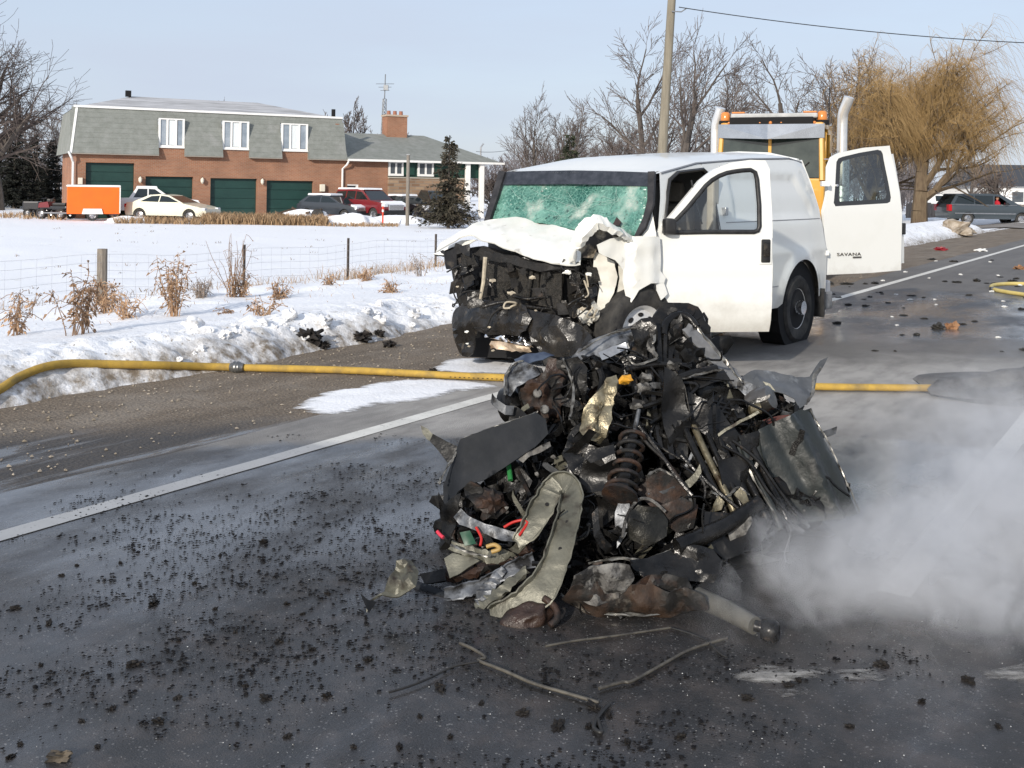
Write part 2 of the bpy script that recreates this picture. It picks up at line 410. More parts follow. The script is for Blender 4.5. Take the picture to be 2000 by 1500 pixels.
def asphalt():
    k = ground_nodes('asphalt'); nz, rg, op, mix, ell = k.nz, k.rg, k.op, k.mix, k.ell
    grain = nz(140, 4, rough=.8); broad = nz(.8, 6); streak = nz(1.0, 5, stretch=(3.0, .25, 1))
    dry = mix(rg(broad, .3, .7), (.105, .099, .095, 1), (.155, .147, .139, 1))
    dry = mix(rg(streak, .45, .75), dry, (.17, .160, .148, 1))
    dry = mix(rg(grain, .55, .72), dry, (.26, .25, .235, 1))
    wet_shade_c = mix(rg(nz(2.2, 6), .35, .7), (.034, .034, .037, 1), (.062, .061, .061, 1))
    wet_shade_c = mix(rg(grain, .60, .74), wet_shade_c, (.22, .22, .22, 1))
    chip = op('ADD', k.vor(58, 'F1'), rg(nz(23, 4), .35, .62, .16, -.04)); wet_shade_c = mix(rg(chip, .25, .15), wet_shade_c, (.17, .165, .16, 1)); dry = mix(rg(chip, .15, .09), dry, (.30, .29, .27, 1))
    # near side: hose water, plus a crisp cast shadow painted into the same mask
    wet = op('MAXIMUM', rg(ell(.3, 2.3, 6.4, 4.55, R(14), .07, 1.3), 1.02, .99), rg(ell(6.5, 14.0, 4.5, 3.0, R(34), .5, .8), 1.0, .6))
    resid = op('MULTIPLY', rg(ell(1.7, 8.4, 4.6, 1.75, R(18), .35, 1.3), 1.05, .55), rg(nz(3.0, 7, stretch=(1.6, .5, 1)), .20, .58))   # dried foam film
    col = mix(wet, dry, wet_shade_c)
    burnt = rg(ell(.8, 3.5, 3.6, 1.7, R(6), .35, 1.5), 1.05, .55)
    col = mix(burnt, col, mix(rg(nz(7, 6), .45, .7), mix(rg(chip, .25, .15), (.022, .021, .021, 1), (.15, .145, .14, 1)), mix(rg(chip, .25, .15), (.060, .050, .045, 1), (.17, .16, .15, 1))))
    col = mix(op('MULTIPLY', op('MULTIPLY', resid, .72), op('SUBTRACT', 1.0, wet)), col, (.50, .475, .44, 1))
    k.L.new(col, k.b.inputs['Base Color'])
    crk = k.vor(.9, 'DISTANCE_TO_EDGE', None); pud = rg(nz(1.1, 5, stretch=(1.4, .6, 1)), .47, .60)                                # standing water film
    k.L.new(op('MULTIPLY', op('MULTIPLY', wet, rg(nz(1.0, 6, stretch=(1.3, .55, 1)), .40, .58)), op('SUBTRACT', 1.0, op('MULTIPLY', burnt, .55))), k.b.inputs['Coat Weight']); k.b.inputs['Coat Roughness'].default_value = .16
    rr = op('SUBTRACT', .78, op('MULTIPLY', wet, op('ADD', .34, op('MULTIPLY', pud, .30))))
    rr = op('ADD', rr, op('MULTIPLY', burnt, .10)); k.L.new(rr, k.b.inputs['Roughness'])
    bn = k.N.new('ShaderNodeBump'); bn.inputs['Distance'].default_value = .011; k.L.new(op('MULTIPLY', nz(120, 4), op('SUBTRACT', 1.0, op('MULTIPLY', pud, op('MULTIPLY', wet, .8)))), bn.inputs['Height']); k.L.new(bn.outputs[0], k.b.inputs['Normal'])
    return k.m
def gravel_m():
    k = ground_nodes('gravel_shoulder'); nz, rg, op, mix, ell = k.nz, k.rg, k.op, k.mix, k.ell
    streak = nz(1.0, 6, stretch=(4.0, .35, 1)); g = nz(55, 4); v = k.vor(38)
    col = mix(rg(streak, .3, .7), (.115, .088, .062, 1), (.21, .165, .12, 1))
    col = mix(rg(nz(1.3, 5), .5, .72), col, (.24, .205, .165, 1))
    col = mix(rg(g, .56, .70), col, (.33, .28, .21, 1)); col = mix(rg(g, .44, .32), col, (.06, .045, .032, 1))
    wet = rg(ell(-1.8, 4.9, 4.2, 2.2, R(14), .16, 1.0), 1.12, .86)
    col = mix(wet, col, mix(rg(streak, .4, .7), (.040, .037, .036, 1), (.080, .066, .052, 1)))
    k.L.new(col, k.b.inputs['Base Color'])
    pud = rg(nz(1.0, 5, stretch=(3.5, .5, 1)), .50, .58)
    k.L.new(op('SUBTRACT', .9, op('MULTIPLY', wet, op('ADD', .2, op('MULTIPLY', pud, .55)))), k.b.inputs['Roughness'])
    bn = k.N.new('ShaderNodeBump'); bn.inputs['Distance'].default_value = .012; k.L.new(op('MULTIPLY', op('ADD', g, op('MULTIPLY', v, .6)), op('SUBTRACT', 1.0, op('MULTIPLY', pud, op('MULTIPLY', wet, .95)))), bn.inputs['Height']); k.L.new(bn.outputs[0], k.b.inputs['Normal'])
    return k.m
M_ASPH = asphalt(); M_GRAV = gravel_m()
strip_sheet('gravel_shoulder', -7.75, -4.9, -60, 130, -.004, M_GRAV, 6, 380)
strip_sheet('gravel_shoulder_near_side', 2.6, 5.6, -60, 130, -.004, M_GRAV, 4, 60)
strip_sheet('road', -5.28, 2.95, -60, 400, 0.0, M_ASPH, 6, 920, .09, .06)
side = TA(-7.0, 56)      # lane that joins from the left behind the van
V = []; F = []
for i in range(25):
    for j in range(9):
        t = -6.6 - 22*i/24; a = 52 + 10*j/8
        V.append(TA(t, a, max(zterrain(t, a), -.02 - .5*sstep(-7, -13, t)) + .05))
for i in range(24):
    for j in range(8): F.append((i*9+j, i*9+j+1, (i+1)*9+j+1, (i+1)*9+j))
tag(mesh('side_lane', V, F, mat('side_lane_gravel', (.16, .14, .12, 1), (.30, .28, .26, 1), scale=.8, rough=.9)), kind='structure')
def paint(c, holes=.52):
    k = ground_nodes('line_paint_' + str(c[2])); nz, rg, op, mix = k.nz, k.rg, k.op, k.mix
    worn = op('ADD', rg(nz(26, 6), holes, holes+.09), rg(nz(90, 3), .66, .72))
    dirt_shade = mix(rg(nz(3, 5), .35, .7), c, tuple(x*.72 for x in c[:3]) + (1,))
    sooty = k.rg(k.ell(.3, 2.3, 6.4, 4.55, R(14), .07, 1.3), 1.02, .99); dirt_shade = mix(op('MULTIPLY', sooty, .7), dirt_shade, (.25, .26, .28, 1))  # near stretch greyed by soot and a cast shadow painted in
    tr = k.N.new('ShaderNodeBsdfTransparent'); mx = k.N.new('ShaderNodeMixShader'); out = k.N['Material Output']
    k.L.new(dirt_shade, k.b.inputs['Base Color']); k.b.inputs['Roughness'].default_value = .7
    k.L.new(op('MINIMUM', worn, 1.0), mx.inputs[0]); k.L.new(k.b.outputs[0], mx.inputs[1]); k.L.new(tr.outputs[0], mx.inputs[2]); k.L.new(mx.outputs[0], out.inputs[0])
    return k.m
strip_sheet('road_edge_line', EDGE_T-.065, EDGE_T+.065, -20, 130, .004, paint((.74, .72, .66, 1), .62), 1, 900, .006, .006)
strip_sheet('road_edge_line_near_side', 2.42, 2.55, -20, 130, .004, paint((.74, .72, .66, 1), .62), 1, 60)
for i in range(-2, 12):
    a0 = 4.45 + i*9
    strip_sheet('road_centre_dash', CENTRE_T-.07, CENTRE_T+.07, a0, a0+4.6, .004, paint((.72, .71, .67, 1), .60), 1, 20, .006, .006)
# ================================================================== HOUSE
HZ = -.5
HA = Vector((-23.35, 54.8, 0)); HB = Vector((-10.35, 61.7, 0))
HU = (HB-HA).normalized(); HLEN = (HB-HA).length
HN = Vector((HU.y, -HU.x, 0))            # facade normal, towards the road
house = empty('brick_house', 'long brick house with grey mansard roof and four green garage doors', 'house', loc=(HA.x, HA.y, HZ), rz=math.atan2(HU.y, HU.x))
# local: x along the facade, y away from the road (depth), z up from the yard
def hx(u, off=0.0):                       # facade coordinate of a photo column
    r = ray(u, 360); n = HN; k = (HA + n*off - CAMP).dot(n) / Vector((r.x, 1, 0)).dot(n)
    return (Vector((r.x*k, k, 0)) - HA).dot(HU)
def hz(u, v, off=0.0):
    return on_plane(u, v, HA + HN*off, HN).z - HZ
M_BRICK = None
def brick_m(name, c1, c2, mort, sc_=1.0):
    m = bpy.data.materials.new(name); m.use_nodes = True; N = m.node_tree.nodes; L = m.node_tree.links; b = N['Principled BSDF']
    tc = N.new('ShaderNodeTexCoord'); sp = N.new('ShaderNodeSeparateXYZ'); cb = N.new('ShaderNodeCombineXYZ'); L.new(tc.outputs['Object'], sp.inputs[0])
    ad = N.new('ShaderNodeMath'); ad.operation = 'ADD'; L.new(sp.outputs[0], ad.inputs[0]); L.new(sp.outputs[1], ad.inputs[1]); L.new(ad.outputs[0], cb.inputs[0]); L.new(sp.outputs[2], cb.inputs[1])
    br = N.new('ShaderNodeTexBrick'); br.inputs['Color1'].default_value = c1; br.inputs['Color2'].default_value = c2; br.inputs['Mortar'].default_value = mort
    br.inputs['Scale'].default_value = 1/sc_; br.inputs['Brick Width'].default_value = .22; br.inputs['Row Height'].default_value = .075; br.inputs['Mortar Size'].default_value = .008; L.new(cb.outputs[0], br.inputs['Vector'])
    nz = N.new('ShaderNodeTexNoise'); nz.inputs['Scale'].default_value = .7; nz.inputs['Detail'].default_value = 5; L.new(tc.outputs['Object'], nz.inputs[0])
    mx = N.new('ShaderNodeMix'); mx.data_type = 'RGBA'; mx.blend_type = 'MULTIPLY'; L.new(br.outputs['Color'], mx.inputs['A']); cr = N.new('ShaderNodeValToRGB'); L.new(nz.outputs['Fac'], cr.inputs[0]); cr.color_ramp.elements[0].color = (.72, .70, .68, 1); cr.color_ramp.elements[1].color = (1.1, 1.05, 1, 1); cr.color_ramp.elements[0].position = .3; cr.color_ramp.elements[1].position = .7
    L.new(cr.outputs[0], mx.inputs['B']); mx.inputs['Factor'].default_value = 1; L.new(mx.outputs['Result'], b.inputs['Base Color']); b.inputs['Roughness'].default_value = .85
    bn = N.new('ShaderNodeBump'); bn.inputs['Distance'].default_value = .008; L.new(br.outputs['Fac'], bn.inputs['Height']); bn.invert = True; L.new(bn.outputs[0], b.inputs['Normal'])
    return m
M_BRICK = brick_m('orange_brick', (.31, .134, .074, 1), (.37, .172, .098, 1), (.34, .27, .21, 1))
M_STONE = brick_m('fieldstone', (.24, .15, .095, 1), (.42, .30, .20, 1), (.30, .25, .2, 1), 2.6)
M_SHING = mat('roof_shingle', (.185, .195, .175, 1), (.235, .245, .225, 1), scale=3.0, rough=.9, bump=.01, bscale=14, c3=(.30, .30, .29, 1), s3=.8, lo3=.55, hi3=.8)
M_SHINGTOP = mat('roof_snowy', (.27, .27, .27, 1), (.50, .50, .51, 1), scale=1.1, rough=.9, lo=.35, hi=.6, stretch=(.4, 2.2, 1))
M_TRIM = mat('white_trim', (.80, .79, .76, 1), rough=.5)
M_GARAGE = mat('green_garage', (.012, .042, .036, 1), (.016, .052, .044, 1), scale=2, rough=.45)
M_GREEN = mat('green_shutter', (.012, .05, .035, 1), rough=.6)
M_PANE = mat('window_pane', (.20, .24, .28, 1), (.34, .38, .42, 1), scale=1.2, rough=.08, spec=.7)
M_PANED = mat('window_pane_dark', (.05, .06, .07, 1), (.10, .11, .12, 1), scale=1.0, rough=.08, spec=.7)
M_CURT = mat('curtain', (.62, .66, .66, 1), (.74, .78, .78, 1), scale=9, rough=.8, stretch=(4, 1, .3))
M_LAMPW = mat('lamp_glass_off', (.75, .70, .58, 1), rough=.3)
EAVE, MTOP = 3.70, 6.02; DEP = 9.0
doors = [(hx(167), hx(262), hz(215, 318)), (hx(284), hx(377), hz(330, 345)), (hx(411), hx(502), hz(455, 348.5)), (hx(521), hx(612), hz(566, 353))]
doors = [(a, b, c) for a, b, c in doors]
L1 = HLEN
wins = [(hx(308), hx(359)), (hx(433), hx(485)), (hx(548), hx(600))]
WZ0, WZ1 = hz(330, 286), hz(330, 231)
# wall with real openings (CDT in the facade plane, 0.25 m reveals)
def wall_with_holes(name, outline, holes, m, y=0.0, reveal=.25, parent=house):
    pts, tr = fill2d(outline, holes, 1.2, 1, 0)
    V = [Vector((p.x, y, p.y)) for p in pts]; F = [tuple(t) for t in tr]
    for h in holes:
        n = len(h); b = len(V)
        V += [Vector((p[0], y, p[1])) for p in h] + [Vector((p[0], y+reveal, p[1])) for p in h]
        F += [(b+i, b+(i+1) % n, b+n+(i+1) % n, b+n+i) for i in range(n)]
    return mesh(name, V, F, m, parent)
rect = lambda x0, x1, z0, z1: [(x0, z0), (x1, z0), (x1, z1), (x0, z1)]
LW = hx(757)                 # end of the plain brick part of the wing
LE = hx(905)                 # end of the wing
WEAVE = hz(757, 312)
sm = rect(hx(678), hx(700), hz(690, 402) , hz(690, 360))
outl = [(0, -.3), (L1, -.3), (LW, -.3), (LW, WEAVE), (L1+.02, WEAVE), (L1+.02, EAVE+.3)]
# brick tongues rise behind the window bays
for (a, b) in reversed(wins): outl += [(b, EAVE+.3), (b, WZ0), (a, WZ0), (a, EAVE+.3)]
outl += [(0, EAVE+.3)]
holes = [rect(a, b, .004 if a < 1 else .004, c) for a, b, c in doors] + [sm]
wall_with_holes('wall', outl, holes, M_BRICK, 0.0, .30)
mb = MB(); mb.box((0, .004, -.3), (.2, DEP, EAVE+.3)); mb.box((0, DEP-.2, -.3), (L1, DEP, EAVE+.3)); mb.box((L1-.25, .31, -.3), (L1-.01, DEP, EAVE+2)); mb.build('side_wall', M_BRICK, house)
for i, (a, b, c) in enumerate(doors):
    d = MB().box((a-.05, .26, -.2), (b+.05, .29, c+.05)).build('garage_door', M_GARAGE, house)
    n = 6 if i == 0 else 4; h = c/n
    for j in range(n):
        MB().bbox((a+.01, .225, j*h+.012), (b-.01, .262, (j+1)*h-.012), .012).build('door_panel', M_GARAGE, d)
    MB().box((a+.02, .20, -.02), (b-.02, .24, .03)).build('door_seal', M_BLACKPL, d)
# mansard: steep slope facing the road, with three cut-out window bays
SL = .75                      # how far the slope leans back
def man(x, z): return Vector((x, -.32 + SL*(z-EAVE+.18)/(MTOP-EAVE+.18), z))
ZB = EAVE-.18
outl = [(-.35, ZB), ]
for (a, b) in wins: outl += [(a, ZB), (a, WZ1), (b, WZ1), (b, ZB)]
outl += [(L1+.35, ZB), (L1+.08, MTOP), (-.02, MTOP)]
outl = [outl[0]] + outl[1:]
pts, tr = fill2d(outl, (), .8, 2, 0)
# stepped courses of shingles: slight saw-tooth in depth
V, F = shell([man(p.x, p.y) for p in pts], [tuple(t) for t in tr], .06)
man_o = mesh('mansard_roof', V, F, M_SHING, house)
for k in range(9):                      # shingle courses proud of the slope
    z = ZB + .02 + k*(MTOP-ZB)/9; segs = []; x0 = -.33
    xs = [-.30] + [q for w in wins for q in w] + [L1+.28]
    for s in range(0, len(xs), 2):
        if z < WZ1: segs.append((xs[s], xs[s+1]))
    if z >= WZ1: segs = [(-.22, L1+.2)]
    for (a, b) in segs:
        mb = MB(); p, q = man(a, z), man(b, z); d = Vector((0, -.009, 0)); u_ = (man(a, z+.1)-p)*(10*(MTOP-ZB)/9/1.0*.1)*9.6
        mb.add([p+d, q+d, q+u_+d*.1, p+u_+d*.1, p, q], [(0, 1, 2, 3), (4, 5, 1, 0)])
        mb.build('shingle_course', M_SHING, man_o)
for s in range(0, 8, 2):
    xs = [-.36] + [q for w in wins for q in w] + [L1+.36]
    MB().box((xs[s], -.33, ZB-.05), (xs[s+1], .0, ZB-.002)).build('soffit', mat('soffit', (.30, .27, .23, 1), rough=.8), man_o)
# bay cheeks
for (a, b) in wins:
    mb = MB()
    for x, s in ((a, 1), (b, -1)):
        p0, p1 = man(x, ZB), man(x, WZ1); mb.add([p0, p1, (x, .5, WZ1), (x, .5, ZB)], [(0, 1, 2, 3)])
    p = man(a, WZ1); q = man(b, WZ1); mb.add([p, q, (b, .6, WZ1), (a, .6, WZ1)], [(0, 1, 2, 3)])
    mb.build('bay_cheek', M_SHING, man_o)
for (a, b) in wins:
    w = MB().box((a+.02, .05, WZ0), (b-.02, .12, WZ1-.01)).build('window', M_DARK, house)
    fw = .07; y0 = -.02
    mb = MB(); mb.box((a, y0, WZ0-.02), (b, .06, WZ0+.07)); mb.box((a, y0, WZ1-.08), (b, .06, WZ1-.004)); th = (b-a)/3
    for x in (a+.001, a+th-.05, a+2*th-.05, b-.111): mb.box((x, y0+.002, WZ0+.01), (x+.11, .058, WZ1-.05))
    mb.build('frame', M_TRIM, w)
    MB().box((a-.08, -.10, WZ0-.09), (b+.08, .03, WZ0-.022)).build('sill', M_TRIM, w)
    for i in range(3): MB().box((a+th*i+.09, .03, WZ0+.09), (a+th*(i+1)-.06, .045, WZ1-.1)).build('pane', M_CURT if i == 1 else M_PANE, w)
# top edge trim, upper hipped roof
rt = [(-.05, .42, MTOP), (L1+.12, .42, MTOP), (L1+.12, DEP, MTOP), (-.05, DEP, MTOP)]
rid0, rid1 = (3.4, DEP*.52, 7.05), (L1-3.9, DEP*.52, 7.05)
mesh('upper_roof', rt + [rid0, rid1], [(0, 1, 5, 4), (1, 2, 5), (2, 3, 4, 5), (3, 0, 4)], M_SHINGTOP, house)
mb = MB(); mb.box((-.12, .34, MTOP-.02), (L1+.2, .45, MTOP+.10)); mb.build('roof_edge_trim', M_TRIM, house)
mb = MB(); a = man(-.35, ZB); b = man(-.02, MTOP); d = Vector((0, -.03, 0))
mb.add([a+d, a+d+Vector((.12, 0, 0)), b+d+Vector((.12, 0, 0)), b+d, a+d+Vector((0, .3, 0)), b+d+Vector((0, .3, 0))], [(0, 1, 2, 3), (0, 3, 5, 4)]); mb.build('barge_board', M_TRIM, house)
mesh('mansard_side', [man(-.35, ZB), man(-.02, MTOP), Vector((-.02, DEP, MTOP)), Vector((-.35, DEP, ZB))], [(0, 1, 2, 3)], M_SHING, house)
mesh('mansard_side', [man(L1+.35, ZB), man(L1+.08, MTOP), Vector((L1+.08, DEP, MTOP)), Vector((L1+.35, DEP, ZB))], [(3, 2, 1, 0)], M_SHING, house)
MB().box((3.0, 4.2, 7.0), (3.3, 4.5, 7.35)).build('roof_vent', M_DARK, house)
MB().cyl((L1-.1, 1.2, MTOP), (L1-.1, 1.2, MTOP+.6), .12, 10).build('roof_vent', M_DARK, house)
# downspouts, lamps, meter boxes
for x, zt, zb in ((-.15, ZB, 0), (L1+.1, WEAVE-.12, 0)):
    mb = MB(); mb.tube([(x-.25 if x < 0 else x+.35, -.36, zt+.06), (x-.1 if x < 0 else x+.2, -.3, zt-.25), (x, -.10, zt-.5), (x, -.10, zb)], .06, 6); mb.build('downspout', M_TRIM, house)
for x in (hx(273), hx(394), hx(511)):
    l = MB().lathe([(.02, -.2), (.09, -.1), (.10, .05), (.04, .12), (.01, .16)], 10, Matrix.Translation((x, -.16, hz(394, 352)))).build('wall_lamp', M_LAMPW, house)
    MB().tube([(x, 0, hz(394, 352)+.1), (x, -.15, hz(394, 352)+.2)], .02, 6).build('lamp_bracket', M_DARK, l)
MB().bbox((hx(152), -.12, hz(155, 360)), (hx(161), -.004, hz(155, 347)), .02).build('meter_box', M_LAMPW, house)
MB().bbox((hx(624), -.22, hz(628, 374)), (hx(633), -.004, hz(628, 360)), .02).build('meter_box', M_LAMPW, house)
w = MB().box((sm[0][0]+.05, .2, sm[0][1]), (sm[1][0]-.03, .25, sm[2][1])).build('window', M_PANED, house)
mb = MB(); mb.box((sm[1][0]-.12, .02, sm[0][1]), (sm[1][0], .2, sm[2][1])); mb.box((sm[0][0], .02, sm[2][1]-.08), (sm[1][0]-.121, .2, sm[2][1])); mb.build('frame', M_TRIM, w)
# ---- wing: stone base, windows with shutters, hipped roof, chimney, porch columns
SB = hz(830, 349); ST = WEAVE
mb = MB(); mb.box((LW+.002, -.12, -.3), (LE, .3, SB)); mb.build('stone_wall', M_STONE, house)
MB().box((LW+.002, -.18, SB), (LE, .3, SB+.08)).build('stone_ledge', mat('ledge', (.4, .36, .3, 1), rough=.8), house)
MB().box((LW+.003, .06, SB+.08), (LE+1.4, .3, ST)).build('upper_wall', M_GREEN, house)
MB().box((LE, .302, -.3), (LE+.25, DEP-1, ST)).build('end_wall', M_STONE, house)
MB().box((LW-.25, .31, -.3), (LE, DEP-1, ST-.02)).build('core_wall', M_BRICK, house)
for (u0, u1) in ((758, 787), (815, 846)):
    a, b = hx(u0), hx(u1); z0, z1 = SB+.22, ST-.12
    w = MB().box((a+.02, -.02, z0), (b-.02, .05, z1)).build('window', M_DARK, house)
    mb = MB(); mb.box((a, -.10, z0-.08), (b, .04, z0+.06)); mb.box((a, -.08, z1-.07), (b, .04, z1)); m_ = (a+b)/2
    for x in (a, m_-.06, b-.12): mb.box((x, -.078, z0+.061), (x+.12, .038, z1-.071))
    mb.build('frame', M_TRIM, w)
    MB().box((a+.13, -.04, z0+.06), (m_-.07, -.025, z1-.07)).build('pane', M_PANED, w); MB().box((m_+.07, -.04, z0+.06), (b-.13, -.025, z1-.07)).build('pane', M_PANED, w)
    MB().bbox((b+.05, -.06, z0), (b+.75, .055, z1), .02).build('shutter', M_GREEN, house)
a, b = hx(803), hx(826)
bw = MB().box((hx(806), -.16, .1), (hx(822), -.115, .62)).build('basement_window', M_PANED, house); MB().box((hx(806)-.1, -.2, .02), (hx(806), -.12, .7)).box((hx(822), -.2, .02), (hx(822)+.12, -.12, .7)).build('frame', M_TRIM, bw)
# wing roof
rz = hz(790, 268)+.35; r0 = (L1-.2, DEP*.48, rz); r1 = (hx(845)+1.2, DEP*.48, rz); e = .45; RE = LE + 2.6
mesh('wing_roof', [(L1+.3, -e, ST), (RE, -e, ST-.04), (RE, DEP-.4, ST-.04), (L1+.3, DEP-.4, ST), r0, r1], [(0, 1, 5, 4), (1, 2, 5), (2, 3, 4, 5)], M_SHING, house)
MB().box((L1+.3, -e-.10, ST-.14), (RE+.08, -e+.0, ST-.012)).build('gutter', M_TRIM, house)
MB().box((L1+.3, -e+.002, ST-.12), (RE, .05, ST-.09)).box((LE+.2, .052, ST-.12), (RE, DEP-1, ST-.08)).build('soffit', M_TRIM, house)
for u in (910, 937):
    x = hx(u); MB().bbox((x-.14, -.38, -.2), (x+.14, -.10, ST-.12), .02).build('porch_column', M_TRIM, house)
x0, x1 = hx(797), hx(838); cz = rz-.6; ct = hz(770, 243)+.75
ch = MB().box((x0, DEP*.42, cz), (x1, DEP*.42+.9, ct)).build('chimney', M_BRICK, house)
MB().box((x0-.06, DEP*.42-.06, ct), (x1+.06, DEP*.42+.96, ct+.12)).build('chimney_cap', mat('chimney_cap', (.45, .36, .28, 1), rough=.8), ch)
for k in range(3): MB().lathe([(.14, 0), (.12, .24), (.13, .27)], 10, Matrix.Translation((x0+.28+k*(x1-x0-.56)/2, DEP*.42+.45, ct+.12))).build('flue_pot', mat('flue_clay', (.30, .13, .085, 1), rough=.8), ch)
# service mast on the wing
MB().tube([(RE-.9, 1.0, ST), (RE-.9, 1.0, ST+1.0), (RE-.75, .9, ST+1.25)], .05, 6).build('service_mast', M_STEEL, house)

# ---- lattice antenna tower behind the house
ab = P(745, 270, 78); ab.z = HZ; atop = P(748, 145, 78).z
tower = empty('antenna_tower', 'tall grey lattice antenna tower behind the chimney', 'antenna', loc=tuple(ab))
hgt = atop - HZ; th_ = hgt*.82
M_GALV = mat('galvanised', (.20, .21, .22, 1), (.30, .31, .32, 1), scale=3, rough=.5, metal=.6)
legs = [Vector((.34*math.cos(k*2.094+.5), .34*math.sin(k*2.094+.5), 0)) for k in range(3)]
tilt = .022
def tw(k, z): f = 1-.55*z/th_; q = legs[k]*f; return Vector((q.x + tilt*z, q.y, z))
for k in range(3): MB().tube([tw(k, 0), tw(k, th_)], .035, 5).build('leg', M_GALV, tower)
n = 22; mb = MB()
for i in range(n):
    z0, z1 = th_*i/n, th_*(i+1)/n
    for k in range(3): mb.tube([tw(k, z0), tw((k+1) % 3, z1)], .022, 4); mb.tube([tw(k, z1), tw((k+1) % 3, z1)], .022, 4)
tag(mb.build('lattice_brace', M_GALV, tower), kind='stuff')
top = Vector((tilt*th_, 0, th_)); MB().tube([top, Vector((tilt*hgt, 0, hgt))], .045, 6).build('mast', M_GALV, tower)
mb = MB(); z = hgt*.93
for k, l in enumerate((.7, .5, .35)): mb.tube([(tilt*z-l, .1, z-.25*k), (tilt*z+l, -.1, z-.25*k)], .02, 4)
mb.box((tilt*z-.1, -.15, z-.5), (tilt*z+.25, .15, z-.1)); mb.build('aerial', M_GALV, tower)
# ================================================================== PARKED VEHICLES (yard and side lane)
def wheel(parent, c, r, w, side, rimm=None, name='wheel', spokes=5, steer=0.0):
    """c = centre (local), axle along y; side=+1 outer face to +y"""
    rot = Matrix.Translation(c) @ Matrix.Rotation(steer, 4, 'Z') @ Matrix.Rotation(R(-90*side), 4, 'X')
    o = MB().lathe([(r*.60, -w*.5), (r*.90, -w*.5), (r*.985, -w*.40), (r, -w*.25), (r, w*.25), (r*.985, w*.40), (r*.90, w*.5), (r*.66, w*.48), (r*.60, w*.40), (r*.60, -w*.5)], 36, rot, False).build(name, M_TYRE, parent, smooth=40)
    rim = MB().lathe([(0.001, w*.34), (r*.17, w*.36), (r*.20, w*.28), (r*.50, w*.16), (r*.56, w*.34), (r*.62, w*.42), (r*.645, w*.46), (r*.60, w*.36)], 36, rot, False)
    ro = rim.build('rim', rimm or M_STEEL, o, smooth=40)
    for k in range(spokes):
        mb = MB(); a = 2*math.pi*k/spokes; m2 = rot @ Matrix.Rotation(a, 4, 'Z') @ Matrix.Translation((r*.385, 0, w*.235)) @ Matrix.Diagonal((1, 1.5, .5, 1))
        mb.lathe([(r*.048, -.01), (r*.048, .008)], 10, m2)
        mb.build('vent_hole', M_DARK, ro)
    return o
def in_hole(p, h):
    for i in range(len(h)):
        a = Vector(h[i]); b = Vector(h[(i+1) % len(h)]); ab = b-a; k = max(0, min(1, (p-a).dot(ab)/ab.length_squared))
        if (p-a-ab*k).length < 1e-3: return True
    return False
